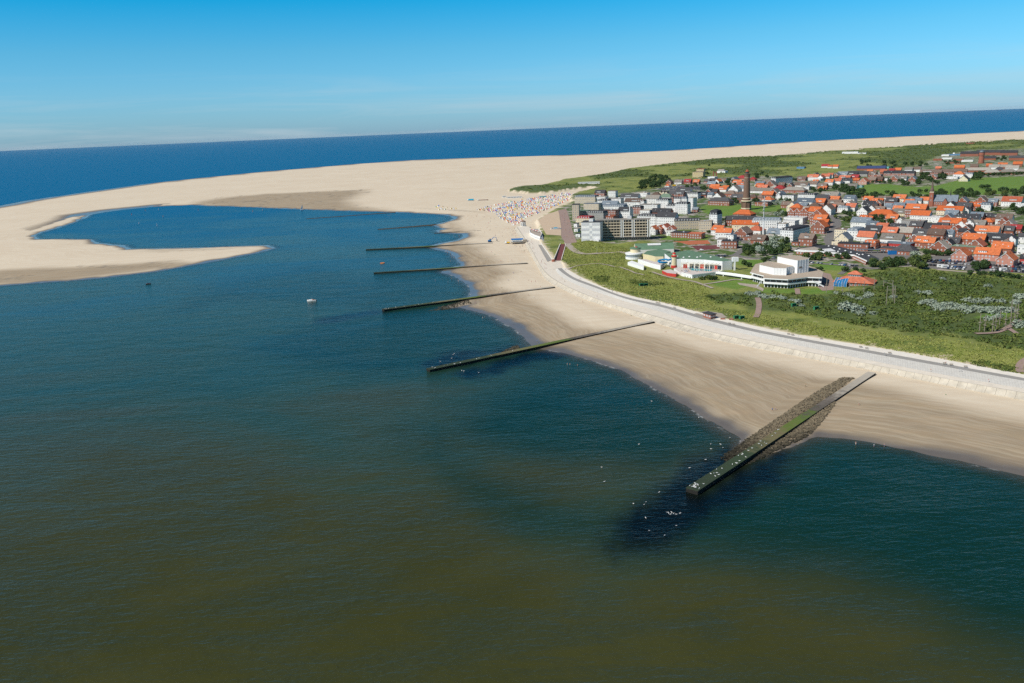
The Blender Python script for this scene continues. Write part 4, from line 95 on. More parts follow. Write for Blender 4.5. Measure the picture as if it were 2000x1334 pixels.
D['TREES'] = [(284.0,882.6,4.2,'o'),(287.1,951.4,4.1,'d'),(302.9,954.6,3.4,'s'),(266.4,898.0,4.2,'d'),(265.4,887.4,4.6,'d'),(255.6,880.8,3.2,'d'),(292.0,926.8,4.1,'d'),(288.3,880.9,4.5,'d'),(259.8,861.1,3.9,'s'),(252.5,884.5,4.8,'d'),(252.6,867.8,3.9,'d'),(297.0,937.9,3.8,'d'),(282.1,871.7,4.1,'d'),(268.2,852.0,4.2,'d'),(258.3,863.6,4.9,'s'),(295.1,909.0,4.5,'o'),(287.7,953.5,4.9,'d'),(292.2,926.9,4.5,'s'),(301.9,926.7,4.7,'s'),(280.2,912.7,3.7,'s'),(292.3,943.2,4.1,'s'),(246.6,868.7,3.7,'d'),(282.3,885.4,4.2,'d'),(307.9,936.7,4.3,'d'),(306.2,943.7,4.2,'o'),(290.2,874.5,4.0,'d'),(274.4,854.5,3.9,'d'),(244.1,853.3,3.4,'o'),(257.9,850.7,3.5,'d'),(286.5,863.0,3.9,'o'),(304.5,965.2,4.4,'d'),(287.6,915.5,3.6,'d'),(269.8,873.5,4.9,'d'),(280.1,892.9,3.5,'d'),(289.5,915.8,4.1,'s'),(282.1,895.9,3.7,'s'),(281.8,881.6,4.1,'s'),(280.5,896.3,3.7,'s'),(301.5,931.7,3.2,'s'),(295.3,906.6,3.6,'s'),(277.8,879.0,4.2,'s'),(289.1,912.3,3.8,'s'),(289.5,814.5,3.8,'o'),(304.5,819.4,4.0,'o'),(299.3,807.3,3.0,'o'),(304.7,819.9,3.9,'d'),(298.7,816.4,3.3,'o'),(290.3,818.6,3.3,'d'),(298.9,811.2,3.6,'d'),(295.2,809.2,3.4,'d'),(301.7,816.6,3.6,'d'),(297.0,830.5,2.8,'o'),(312.8,838.6,3.8,'d'),(315.7,827.4,3.3,'d'),(318.5,809.8,3.5,'d'),(327.1,807.5,3.1,'d'),(326.4,811.0,3.9,'d'),(333.6,762.4,4.3,'d'),(330.3,758.6,4.3,'d'),(329.0,758.3,3.9,'d'),(365.6,776.7,3.3,'o'),(336.2,750.9,3.0,'d'),(353.6,763.1,4.1,'d'),(344.7,751.5,3.6,'o'),(335.6,754.9,3.4,'o'),(342.0,750.4,4.1,'d'),(349.0,771.9,4.0,'o'),(331.7,739.0,3.1,'d'),(348.1,762.4,4.2,'d'),(362.9,776.7,3.9,'d'),(358.0,761.2,4.0,'d'),(346.9,742.6,4.0,'d'),(358.1,758.9,3.7,'o'),(346.5,757.9,3.1,'d'),(333.9,765.0,4.4,'o'),(365.7,736.0,4.3,'d'),(382.3,782.0,3.5,'o'),(379.4,773.4,3.2,'d'),(369.3,752.9,3.4,'d'),(367.4,742.0,4.3,'o'),(375.2,777.1,3.5,'o'),(386.1,772.7,4.4,'o'),(384.1,792.1,4.7,'s'),(380.7,785.0,3.1,'d'),(364.2,749.5,4.4,'o'),(363.2,734.6,3.8,'o'),(408.8,818.4,2.8,'d'),(408.9,813.3,2.9,'d'),(411.5,810.5,3.6,'d'),(412.7,807.2,3.0,'d'),(415.2,804.6,2.8,'d'),(417.5,802.0,2.7,'d'),(421.7,803.2,3.7,'d'),(425.0,804.2,2.6,'d'),(422.5,739.3,3.5,'d'),(416.1,727.5,2.7,'d'),(415.4,734.1,2.6,'d'),(411.9,725.8,3.0,'d'),(412.2,725.3,3.1,'d'),(415.3,741.1,2.8,'d'),(414.8,741.2,3.1,'d'),(405.0,723.1,3.2,'d'),(420.9,738.5,3.4,'d'),(403.2,717.5,2.7,'d'),(609.8,1458.2,4.9,'d'),(561.7,1390.0,4.9,'d'),(581.7,1415.7,3.6,'d'),(596.8,1445.1,4.1,'d'),(603.9,1424.0,3.6,'d'),(593.2,1439.4,4.1,'d'),(584.5,1388.1,4.7,'d'),(581.6,1414.1,4.5,'d'),(579.1,1406.9,4.4,'d'),(585.2,1403.3,3.6,'d'),(642.8,1402.4,3.7,'d'),(611.4,1391.4,4.5,'d'),(620.0,1432.4,4.6,'d'),(639.8,1407.7,4.9,'d'),(654.0,1439.8,4.1,'d'),(601.8,1374.0,4.1,'d'),(613.4,1427.4,4.1,'d'),(618.1,1409.5,4.6,'d'),(619.6,1433.0,4.7,'d'),(604.8,1380.9,3.7,'d'),(613.8,1388.4,4.0,'d'),(657.5,1469.9,3.6,'d'),(606.6,1404.1,3.9,'d'),(611.2,1420.7,4.6,'d'),(691.3,1340.9,4.4,'d'),(715.4,1397.5,4.3,'d'),(669.7,1380.3,4.1,'d'),(737.2,1442.1,4.5,'d'),(717.0,1453.1,3.8,'d'),(674.3,1415.5,4.2,'d'),(663.0,1380.5,4.5,'d'),(706.0,1453.7,4.0,'d'),(716.3,1434.9,3.8,'d'),(671.0,1358.6,3.7,'d'),(703.2,1369.9,4.7,'d'),(725.9,1422.5,4.8,'d'),(706.8,1398.3,4.8,'d'),(702.4,1384.1,4.6,'d'),(722.8,1398.1,4.4,'d'),(695.7,1361.1,3.6,'d'),(761.5,1382.6,4.5,'d'),(776.0,1425.9,4.7,'d'),(776.5,1421.8,4.2,'d'),(750.5,1355.8,4.9,'d'),(738.9,1369.7,4.1,'d'),(737.2,1392.1,4.7,'d'),(758.9,1428.8,4.2,'d'),(769.9,1438.1,4.7,'d'),(761.9,1422.0,4.3,'d'),(733.5,1349.3,4.0,'d'),(725.5,1350.0,4.6,'d'),(737.6,1344.0,4.6,'d'),(814.0,1390.9,5.5,'d'),(824.2,1384.7,4.5,'o'),(790.5,1320.8,4.2,'d'),(778.6,1359.3,5.4,'o'),(792.9,1355.8,5.0,'o'),(760.0,1343.6,4.7,'o'),(825.1,1383.8,4.8,'d'),(850.6,1400.2,4.6,'d'),(827.6,1413.0,5.4,'d'),(832.0,1376.9,4.2,'d'),(834.0,1374.6,4.0,'o'),(817.6,1406.0,4.9,'d'),(796.2,1405.6,4.8,'o'),(858.9,1413.9,5.0,'o'),(828.4,1356.8,5.0,'o'),(812.5,1354.8,4.8,'d'),(783.1,1371.3,4.1,'d'),(812.2,1386.3,5.0,'d'),(774.8,1322.2,4.3,'d'),(827.7,1363.1,5.0,'d'),(953.8,1861.9,5.9,'d'),(960.6,1891.8,6.4,'d'),(900.4,1753.5,5.7,'d'),(903.3,1783.2,4.5,'d'),(878.3,1726.4,5.2,'d'),(901.8,1774.7,6.0,'d'),(876.5,1707.6,5.2,'d'),(990.4,1783.3,5.6,'d'),(966.4,1740.3,4.1,'d'),(927.6,1686.8,4.3,'d'),(953.6,1732.7,5.9,'d'),(984.1,1792.7,4.6,'d'),(917.9,1671.4,5.6,'d'),(976.0,1750.0,5.3,'d'),(932.9,1677.7,5.7,'d'),(980.5,1736.4,4.5,'o'),(995.6,1750.1,4.4,'o'),(1005.3,1757.6,4.2,'d'),(1009.7,1754.5,4.6,'d'),(1013.2,1750.3,4.5,'d'),(1017.8,1749.6,3.9,'d'),(1031.2,1761.1,3.8,'o'),(1037.3,1759.0,4.1,'d'),(1044.7,1759.6,3.7,'o'),(1045.8,1750.4,4.5,'o'),(1056.2,1755.7,4.0,'d'),(1060.0,1753.4,3.7,'o'),(824.5,1471.1,4.6,'o'),(838.1,1481.3,4.1,'o'),(831.8,1474.6,4.7,'o'),(831.5,1485.8,4.0,'o'),(831.0,1488.3,4.4,'o'),(841.0,1698.1,5.1,'o'),(831.9,1670.7,6.0,'o'),(824.2,1649.2,4.0,'d'),(818.4,1626.7,4.2,'d'),(811.6,1604.8,4.4,'d'),(453.7,1738.8,5.0,'d'),(491.0,1882.9,4.8,'d'),(476.0,1843.5,4.6,'d'),(473.4,1831.9,3.7,'d'),(500.4,1925.3,4.2,'d'),(503.0,1919.6,4.6,'d'),(493.7,1848.4,4.3,'d'),(488.4,1882.2,3.6,'d'),(474.3,1773.3,4.6,'d'),(479.4,1855.8,4.1,'d'),(481.5,1851.4,3.8,'d'),(501.5,1884.0,4.0,'d'),(425.9,1463.5,3.4,'d'),(409.7,1405.6,4.3,'d'),(414.8,1404.1,4.2,'d'),(413.1,1406.6,3.5,'d'),(431.6,1456.3,4.0,'d'),(415.6,1415.2,4.1,'d'),(386.9,1444.2,4.0,'d'),(378.5,1407.8,3.9,'d'),(382.1,1412.8,3.1,'d'),(383.4,1441.4,3.6,'d'),(379.3,1399.9,3.5,'d'),(349.1,1213.1,2.9,'d'),(347.5,1210.1,2.5,'o'),(352.5,1221.9,2.9,'o'),(350.0,1210.2,2.9,'d'),(344.9,1206.3,2.8,'o'),(346.3,1221.1,2.8,'d'),(352.9,1226.7,2.5,'o'),(448.6,1430.6,3.6,'s'),(431.6,1334.1,3.5,'s'),(466.4,1440.6,4.4,'s'),(425.7,1357.3,3.2,'d'),(469.0,1446.9,3.5,'s'),(433.4,1359.4,4.0,'s'),(435.3,1381.3,3.7,'d'),(449.1,1388.7,4.3,'d'),(424.6,1347.6,3.3,'s'),(441.4,1363.6,3.6,'s'),(463.0,1422.0,4.1,'d'),(462.1,1407.5,3.7,'s'),(464.2,1395.0,3.3,'d'),(442.6,1404.2,3.4,'d'),(395.3,1219.0,3.2,'s'),(390.0,1191.6,3.4,'d'),(379.8,1198.3,3.1,'s'),(384.7,1208.0,2.8,'s'),(396.4,1205.5,3.1,'d'),(383.4,1193.4,2.5,'s'),(394.9,1202.1,3.5,'d'),(397.6,1235.9,3.6,'o'),(581.6,1811.5,3.9,'d'),(589.2,1817.3,4.0,'d'),(595.1,1820.8,3.5,'d'),(602.7,1832.1,3.8,'s'),(609.3,1834.5,3.8,'s'),(619.9,1846.5,4.0,'d'),(623.1,1843.4,3.6,'d'),(631.9,1849.3,3.9,'s'),(636.9,1848.8,3.3,'s'),(645.1,1860.8,4.3,'s'),(649.2,1860.9,4.3,'d'),(653.0,1856.5,3.9,'d'),(670.3,1793.6,3.6,'d'),(669.7,1779.4,4.4,'d'),(676.8,1749.7,3.6,'d'),(660.6,1741.1,4.6,'s'),(694.5,1864.8,3.6,'s'),(657.7,1748.0,3.7,'s'),(665.9,1750.9,4.3,'d'),(671.2,1770.3,3.8,'d'),(700.4,1812.4,4.3,'s'),(672.1,1796.0,3.6,'s'),(687.0,1853.6,3.8,'s'),(621.3,1500.6,5.1,'d'),(566.0,1535.8,5.1,'d'),(624.9,1494.1,5.1,'o'),(634.5,1557.7,4.4,'d'),(619.0,1519.2,4.8,'d'),(599.2,1627.2,4.4,'o'),(590.9,1451.8,4.4,'o'),(567.3,1537.0,4.4,'o'),(610.0,1623.5,4.1,'o'),(560.7,1552.6,4.2,'d'),(580.5,1444.9,5.3,'d'),(575.9,1562.0,4.5,'o'),(610.1,1582.1,5.2,'d'),(605.9,1510.0,5.2,'d'),(634.8,1556.3,3.8,'d'),(588.7,1439.9,5.2,'d'),(606.4,1543.4,4.6,'o'),(587.4,1430.1,4.9,'d'),(604.4,1448.7,4.5,'d'),(576.1,1601.4,3.7,'d'),(610.1,1643.9,3.7,'d'),(616.0,1481.7,4.6,'d'),(565.8,1520.8,4.4,'d'),(624.2,1564.7,4.9,'d'),(645.7,1638.3,4.0,'d'),(631.6,1624.2,3.9,'d'),(620.5,1567.4,5.0,'d'),(642.7,1580.2,3.9,'d'),(628.6,1575.2,4.2,'o'),(598.3,1503.3,4.0,'d'),(645.9,1614.2,5.0,'d'),(577.4,1496.0,3.6,'d'),(606.0,1537.8,4.1,'d'),(631.7,1574.9,4.6,'d'),(624.8,1618.8,3.8,'d'),(638.3,1651.9,3.9,'d'),(736.0,1680.9,3.5,'o'),(763.5,1698.4,3.9,'o'),(769.1,1715.6,3.1,'d'),(729.5,1697.1,3.4,'d'),(751.7,1745.5,3.4,'d'),(752.2,1728.6,3.2,'d'),(752.3,1672.6,3.7,'d'),(743.3,1679.0,3.8,'d'),(748.7,1747.8,3.4,'o'),(756.5,1609.7,3.6,'d'),(786.4,1629.8,4.6,'d'),(763.0,1616.6,4.5,'d'),(794.7,1641.2,4.8,'d'),(780.5,1612.0,3.7,'d'),(777.2,1679.8,4.5,'d'),(746.8,1600.9,3.9,'d'),(806.5,1725.3,3.8,'d'),(813.6,1685.7,4.1,'d'),(780.0,1680.7,4.8,'d'),(765.5,1641.1,4.7,'d'),(825.5,1711.5,4.8,'d'),(876.3,1796.6,4.1,'d'),(904.2,1857.1,4.7,'d'),(928.0,1881.7,5.1,'d'),(861.3,1758.8,4.7,'d'),(853.7,1725.0,5.2,'d'),(849.0,1721.4,4.8,'d'),(835.5,1718.4,5.4,'d'),(895.9,1820.9,5.9,'d'),(440.3,1132.7,3.4,'o'),(442.3,1105.5,2.6,'d'),(468.8,1156.0,3.8,'d'),(442.7,1103.4,3.6,'d'),(455.8,1113.2,3.3,'d'),(471.2,1176.1,3.3,'d'),(443.4,1108.4,3.9,'o'),(445.8,1107.2,2.8,'d'),(473.2,1188.1,3.4,'d'),(472.7,1148.7,2.6,'o'),(482.3,1189.6,2.6,'d'),(451.1,1106.5,3.4,'o'),(440.3,1091.3,3.7,'o'),(516.6,1160.0,4.1,'d'),(477.7,1103.1,3.5,'d'),(498.0,1096.9,3.9,'d'),(507.3,1124.2,3.3,'d'),(504.0,1105.3,3.9,'d'),(493.4,1114.7,3.7,'d'),(478.4,1055.5,4.4,'d'),(504.4,1140.6,4.3,'d'),(470.3,1059.0,3.8,'d'),(472.1,1061.2,3.2,'d'),(475.1,1081.9,3.4,'d'),(485.3,1116.5,3.8,'d'),(499.2,1139.0,4.1,'d'),(517.3,1146.9,4.2,'d'),(500.4,1127.2,4.2,'d'),(474.3,1078.4,4.1,'d'),(471.6,1075.8,3.6,'d'),(525.0,1181.3,3.8,'d'),(412.5,939.5,3.1,'d'),(424.5,963.4,3.5,'d'),(415.5,938.6,3.2,'d'),(594.5,1170.4,3.6,'d'),(597.4,1169.1,3.0,'d'),(625.1,1171.9,4.1,'d'),(664.6,1162.1,3.6,'d'),(658.2,1135.5,4.4,'d'),(638.8,1147.0,3.3,'d'),(667.2,1193.1,3.3,'d'),(672.3,1190.5,3.3,'d'),(660.7,1190.1,4.0,'d'),(671.4,1181.3,3.2,'d'),(634.9,1131.1,3.6,'d'),(643.6,1152.5,3.6,'d'),(669.5,1196.0,3.8,'d'),(650.0,1176.2,3.8,'d'),(661.4,1159.1,4.4,'d'),(664.0,1191.8,3.6,'d'),(710.3,1186.0,3.8,'d'),(666.5,1098.8,4.6,'d'),(685.0,1125.2,4.7,'d'),(665.5,1098.5,4.0,'d'),(696.1,1162.8,4.4,'d'),(691.9,1136.1,3.8,'d'),(679.6,1132.9,4.4,'d'),(705.4,1163.3,3.8,'d'),(677.9,1108.9,4.0,'d'),(487.4,856.5,2.7,'d'),(489.0,856.7,2.1,'d'),(491.7,858.6,2.0,'d'),(574.2,945.7,3.2,'d'),(581.9,952.8,3.8,'d'),(396.4,1691.2,3.9,'d'),(373.4,1758.3,4.3,'s'),(369.9,1720.3,3.1,'d'),(386.9,1778.9,3.3,'s'),(399.9,1791.1,3.2,'d'),(396.9,1730.6,3.1,'d'),(395.5,1729.5,3.2,'d'),(404.4,1826.7,3.9,'s'),(399.8,1722.4,4.6,'d'),(388.7,1688.1,4.0,'s'),(372.8,1961.0,5.1,'s'),(385.4,2019.1,4.1,'d'),(314.7,1972.1,5.0,'d'),(325.6,1850.8,4.6,'d'),(330.8,1914.4,5.3,'d'),(319.7,1961.3,4.1,'d'),(321.7,1904.6,4.4,'d'),(379.5,2087.3,5.1,'d'),(299.7,1897.5,4.9,'d'),(350.9,2070.2,5.0,'d'),(374.0,2053.9,4.5,'d'),(367.3,2018.9,5.3,'s'),(374.0,1979.4,6.0,'d'),(375.6,2082.6,5.4,'d'),(299.3,1858.7,6.2,'d'),(341.7,1891.0,6.2,'s'),(319.4,1893.9,5.1,'d'),(358.3,1945.7,6.1,'d'),(308.0,1801.8,5.8,'d'),(317.8,1936.4,4.4,'d'),(319.0,1971.8,4.6,'d'),(295.4,1816.6,5.1,'s'),(372.2,1973.4,4.5,'d'),(308.0,1900.3,4.2,'d'),(320.7,1958.4,6.0,'d'),(365.7,1935.4,5.7,'d'),(326.3,1890.5,5.4,'s'),(382.4,2106.9,5.2,'d'),(355.8,1921.9,5.5,'d'),(348.8,2011.0,4.9,'d'),(297.4,1847.5,4.5,'s'),(297.1,1849.6,5.0,'d'),(349.7,1945.9,5.3,'s'),(373.3,2059.1,5.7,'d'),(367.5,2018.1,4.8,'d'),(327.1,1877.5,4.9,'d'),(286.9,1815.0,4.8,'d'),(314.2,1838.3,6.1,'s'),(375.6,2080.5,6.0,'d'),(368.0,2107.5,5.9,'d'),(363.5,2091.8,4.4,'s'),(316.2,1835.1,5.9,'d'),(312.2,1883.3,4.7,'s'),(358.7,2092.6,4.3,'d'),(315.2,1982.1,4.6,'d'),(308.9,1935.5,4.6,'d'),(293.6,1857.0,4.5,'d'),(345.8,1890.5,4.8,'s'),(388.0,2074.1,6.2,'s'),(355.5,2029.9,4.0,'d'),(322.6,1842.7,6.0,'s'),(332.0,1984.8,6.2,'d'),(384.7,2128.3,4.8,'d'),(313.8,1907.1,4.5,'d'),(371.1,2015.7,4.6,'d'),(282.7,1809.3,4.6,'d'),(330.0,1838.7,4.1,'d'),(334.0,1859.2,4.3,'d'),(375.7,1999.1,4.1,'d'),(329.6,1858.5,5.9,'d'),(227.6,1128.4,2.4,'d'),(232.1,1128.3,2.4,'d'),(235.1,1130.3,2.8,'d'),(238.9,1128.9,2.0,'d'),(242.6,1131.8,2.7,'d'),(246.2,1132.1,2.2,'d'),(249.1,1126.4,2.4,'d'),(184.0,1314.3,2.4,'d'),(191.8,1319.1,2.3,'d'),(195.9,1309.3,2.4,'d'),(224.6,796.8,3.2,'d'),(225.8,787.3,2.9,'d'),(247.0,809.8,2.8,'d'),(252.0,818.1,2.6,'d'),(168.2,729.8,2.0,'o'),(171.3,731.8,1.6,'d'),(174.5,731.2,2.5,'o'),(175.5,728.6,2.6,'o'),(178.1,727.0,2.1,'d'),(181.0,728.3,1.9,'d'),(275.5,742.9,3.0,'d'),(280.8,749.9,2.5,'d'),(303.2,747.1,2.2,'d'),(298.1,740.0,2.9,'d'),(307.4,740.5,2.6,'d'),(312.6,736.4,2.2,'d'),(544.4,2394.8,3.6,'s'),(614.0,2585.7,4.0,'d'),(508.2,2188.9,4.3,'s'),(552.7,2373.1,4.0,'d'),(525.7,2233.5,3.9,'d'),(508.4,2152.7,3.5,'s'),(546.2,1924.7,4.3,'d'),(598.9,1962.3,5.0,'d'),(622.3,2077.1,4.2,'d'),(575.3,1954.0,4.4,'d'),(597.6,2036.5,5.0,'d'),(602.5,2058.9,4.1,'d'),(581.0,1984.9,4.6,'d'),(555.6,1922.0,4.7,'d'),(971.3,2336.9,4.5,'d'),(1019.4,2407.5,5.9,'d'),(989.2,2358.5,5.3,'d'),(948.4,2109.4,4.3,'d'),(1026.1,2327.5,5.6,'d'),(1024.3,2273.3,5.5,'d'),(992.2,2393.5,5.9,'d'),(1036.8,2289.9,6.0,'d'),(985.4,2227.4,5.0,'d'),(944.1,2215.2,4.3,'d'),(989.5,2174.5,4.3,'d'),(949.6,2247.9,4.0,'d'),(1091.7,2248.8,4.3,'s'),(1033.2,2134.7,4.1,'s'),(1099.9,2275.0,4.4,'s'),(1020.6,2188.3,5.7,'s'),(1063.8,2169.0,4.4,'s'),(1057.6,2229.0,4.6,'s'),(1031.5,2131.0,4.6,'s'),(1024.0,2158.2,4.1,'s'),(1322.1,2328.4,4.2,'d'),(1338.1,2304.9,4.6,'d'),(1390.9,2394.6,4.0,'d'),(1327.0,2276.8,4.1,'d'),(1347.5,2314.3,4.2,'d'),(1295.0,2239.7,4.1,'d'),(1375.0,2369.4,4.3,'d'),(1323.7,2306.9,4.3,'d'),(1336.7,2347.5,5.7,'d'),(1114.9,2162.2,4.6,'d'),(1176.3,2247.1,5.1,'d'),(1153.2,2250.2,4.4,'d'),(1169.9,2258.3,4.4,'d'),(1151.9,2188.8,5.6,'d'),(1164.2,2227.3,4.3,'d'),(388.8,700.0,2.8,'d'),(394.2,698.7,2.3,'d'),(399.1,698.3,2.3,'d'),(402.6,695.5,2.2,'d'),(405.3,692.5,2.8,'d'),(406.5,687.2,3.1,'d'),(410.1,684.3,2.8,'d'),(413.1,681.3,2.2,'d'),(415.4,677.4,2.3,'d'),(331.3,985.0,2.9,'d'),(320.4,946.9,2.8,'d'),(326.9,962.9,2.7,'d'),(248.4,1059.1,2.6,'d'),(247.3,1038.3,2.7,'d'),(288.2,1144.1,2.2,'d'),(295.8,1160.5,2.6,'d'),(381.9,1033.7,1.8,'d'),(370.7,1001.2,1.9,'d')]
D['BUSHES'] = [(243.0,590.3,7.5),(238.9,589.4,5),(246.4,587.9,5),(245.5,577.7,3.2),(252.8,574.5,3),(253.6,642.0,2.5),(257.2,631.0,3.2),(259.3,626.5,3),(274.1,629.4,4),(268.2,624.6,3),(259.5,616.6,3),(189.6,647.6,3),(193.4,646.7,3.4),(187.7,652.2,3),(193.7,634.4,3.4),(195.7,628.1,3.5),(200.1,627.1,3.6),(203.1,624.5,3.6),(204.9,620.3,3),(208.5,613.8,2.6),(211.2,609.5,3.4),(212.1,602.0,2.4),(303.6,597.9,4.5),(296.9,595.6,3.2),(303.7,590.6,4),(313.9,639.3,3),(320.9,635.6,4),(302.1,580.2,4.5),(310.3,585.6,5.5),(313.6,581.4,5.5),(316.8,577.2,5.5),(317.4,570.2,5),(323.3,572.5,5),(324.9,567.1,5),(327.0,563.3,5),(332.6,563.8,5),(338.2,564.4,5),(341.1,562.2,4.5),(324.2,546.0,4),(317.1,544.2,3.5),(375.1,605.7,5),(364.8,594.5,4),(323.7,522.0,4.5),(322.0,513.7,4.5),(335.0,604.6,4.5),(339.9,599.7,4.5),(348.4,601.7,5),(354.2,598.6,4.5),(355.2,681.8,3),(377.2,653.3,3),(287.7,620.4,3)]
D['TENTPOLY'] = [(-54.1,1519.2),(-23.0,1596.9),(11.3,1659.1),(53.3,1723.7),(86.1,1758.9),(122.2,1823.3),(139.9,1771.1),(119.5,1641.1),(87.9,1524.8),(60.7,1432.2),(32.6,1351.7),(23.4,1302.1),(9.3,1244.5),(1.2,1281.8),(-9.8,1352.9),(-19.6,1439.8),(-35.3,1491.9)]
D['TENTROW'] = [(-134.6,1637.7),(-95.0,1598.1),(-78.9,1559.8),(-109.3,1524.0),(-129.9,1552.4)]
D['PEOPLEPOLY'] = [([(-75.6,1396.1),(-43.8,1468.9),(-12.1,1316.8),(2.9,1190.2),(11.9,1076.3),(-4.5,1081.6),(-29.2,1171.5),(-58.2,1277.1)],46,'b'),([(4.9,1038.8),(22.7,1042.8),(24.4,971.2),(21.4,947.8),(10.5,992.2)],30,'b'),([(-4.3,1236.2),(10.5,1218.0),(13.8,1111.3),(5.7,1108.6)],24,'b'),([(-278.5,1547.2),(-192.7,1529.9),(-114.7,1470.2),(-92.4,1394.0),(-114.1,1348.4),(-203.1,1345.0),(-260.7,1443.9)],34,'w'),([(-88.3,1205.0),(-65.1,1179.3),(-65.9,1124.0),(-94.9,1102.1)],10,'w'),([(-76.0,1020.3),(-61.5,982.2),(-55.1,926.2),(-64.3,928.7)],12,'w'),([(-56.7,1006.2),(-20.1,1017.3),(9.4,926.8),(3.5,902.8),(-40.6,903.9)],18,'b'),([(-33.5,850.7),(13.9,871.1),(26.7,791.4),(29.7,750.8),(2.1,757.1),(-29.9,734.6)],16,'b'),([(89.4,1369.4),(99.2,1391.0),(87.4,1154.9),(78.3,1023.2),(69.2,1016.6),(77.9,1189.6)],34,'c'),([(16.9,1162.8),(22.2,1179.1),(37.4,918.2),(40.3,815.7),(34.6,832.6),(26.1,1004.3)],22,'c'),([(-452.8,1761.8),(-283.2,1631.4),(-176.9,1555.1),(-173.7,1525.1),(-332.3,1632.3)],12,'b'),([(376.9,1013.1),(393.7,1028.2),(380.6,996.6),(366.6,981.6)],16,'c')]
D['PEOPLE'] = [(171.0,397.6,'s'),(155.4,429.6,'s'),(127.1,395.0,'s'),(129.0,395.9,'s'),(149.9,349.2,'w'),(156.4,345.6,'w'),(160.8,345.4,'w'),(219.5,408.2,'l'),(226.6,438.5,'s'),(245.7,416.4,'s'),(238.8,446.8,'s'),(64.1,756.5,'c'),(62.7,751.6,'c'),(85.1,690.5,'s'),(88.1,684.2,'c'),(71.3,680.8,'s'),(50.0,755.6,'s'),(48.6,769.3,'s'),(30.5,810.5,'s'),(55.6,812.2,'c'),(54.4,809.5,'c'),(15.7,713.3,'s'),(20.1,701.2,'s'),(59.1,677.0,'s'),(-39.1,696.9,'s'),(-40.2,697.1,'s'),(-29.0,692.2,'s'),(-21.8,636.4,'w'),(-20.2,637.0,'w'),(17.0,554.1,'s'),(33.2,497.3,'w'),(34.7,495.9,'w'),(39.1,493.0,'w'),(106.0,564.6,'l'),(90.5,620.0,'l'),(175.0,720.7,'s'),(177.0,721.5,'s'),(87.5,855.4,'s'),(91.4,852.6,'s'),(267.5,685.8,'s'),(-72.5,815.0,'w'),(-59.0,800.6,'w'),(-56.7,819.8,'w'),(-49.3,803.3,'w')]
D['GULLS'] = [(55.7,360.2,0.02),(35.9,335.5,0.02),(35.3,320.5,0.02),(55.5,308.0,0.02),(44.0,298.8,0.02),(47.9,297.5,0.02),(49.1,299.7,0.02),(46.7,286.3,0.02),(46.3,276.1,0.02),(51.1,272.1,0.02),(56.6,279.1,0.02),(87.5,356.6,0.02),(86.4,351.1,0.02),(91.8,356.1,0.02),(91.8,351.7,0.02),(81.1,339.1,0.02),(72.5,331.0,0.02),(98.1,363.8,0.02),(71.8,420.3,0.02),(90.2,392.3,0.02),(-38.7,531.5,0.02),(-39.1,522.7,0.02),(-45.9,516.4,0.02),(-38.1,534.0,0.02),(-31.2,493.3,0.02),(-29.9,492.0,0.02),(-20.7,487.4,0.02),(55.5,290.1,0.02),(55.8,289.3,0.02),(56.2,288.4,0.02),(57.0,290.0,0.02),(57.4,288.7,0.02),(58.4,288.2,0.02),(59.9,288.9,0.02)]
D['LAMPS'] = [(214.5,468.9),(239.2,433.4),(138.0,576.3),(180.9,515.6),(104.1,913.1),(96.6,915.2),(116.0,639.7)]
D['BENCH'] = [(113.0,638.6),(114.2,636.4),(122.6,618.6),(137.4,586.5),(139.0,583.7),(149.0,560.9),(150.9,557.5),(177.6,525.1),(179.4,522.7),(193.2,510.2),(208.5,487.4),(210.5,483.5),(218.9,471.6),(237.9,446.2),(240.1,443.3),(245.4,438.5)]
D['SHED'] = [(113.4,716.9),(117.6,718.4),(157.8,576.8),(161.4,575.3),(206.4,601.8),(219.7,592.9)]
D['SAILS'] = [(-762.5,1737.9,'r'),(-667.5,1659.0,'o'),(-664.9,1540.6,'w'),(-643.2,1784.6,'r'),(-502.3,1691.1,'o'),(-772.4,1829.4,'o'),(-749.0,1842.3,'w'),(-611.6,1488.1,'w'),(-490.4,1717.9,'w')]
D['SPECIAL'] = [((271.5,1102.4),11.4,13,16.5,6.0,'M','d','W',43,'old white tower house with steep dark roof left of the lighthouse','tower house','tower_house'),((324.6,952.5),15.5,40,13,2.6,'M','d','W',45,'big white corner hotel with dark mansard beside the curving station road','hotel','hotel'),((576.0,1784.8),13.4,48,12,3,'M','d','W',62,'long blue-white hotel with dark mansard behind the lighthouse','hotel','hotel'),((287.8,1315.0),8.0,13,20,0.3,'F','t','W',40,'narrow white high-rise left of the lawn','high-rise','high_rise'),((101.4,1240.3),9.8,15,24,0.3,'F','d','E',12,'beige high-rise at the beach end of the upper promenade','high-rise','high_rise'),((271.6,1394.5),4.2,4,16,3,'H','d','B',20,'slim brick turret with dark pointed roof among white hotels','turret','turret'),((469.7,2081.5),26.0,18,13,0.3,'F','b','Y',30,'yellow clinic block on the dunes,lower part','clinic','clinic'),((478.2,2097.4),18.3,14,18,0.3,'F','k','Y',30,'yellow clinic block on the dunes,taller rear part','clinic','clinic'),((194.5,2000.7),50.2,7,3.6,0.6,'E','w','W',8,'long white dune pavilion with dark window row','pavilion','pavilion')]
rng = random.Random(7)
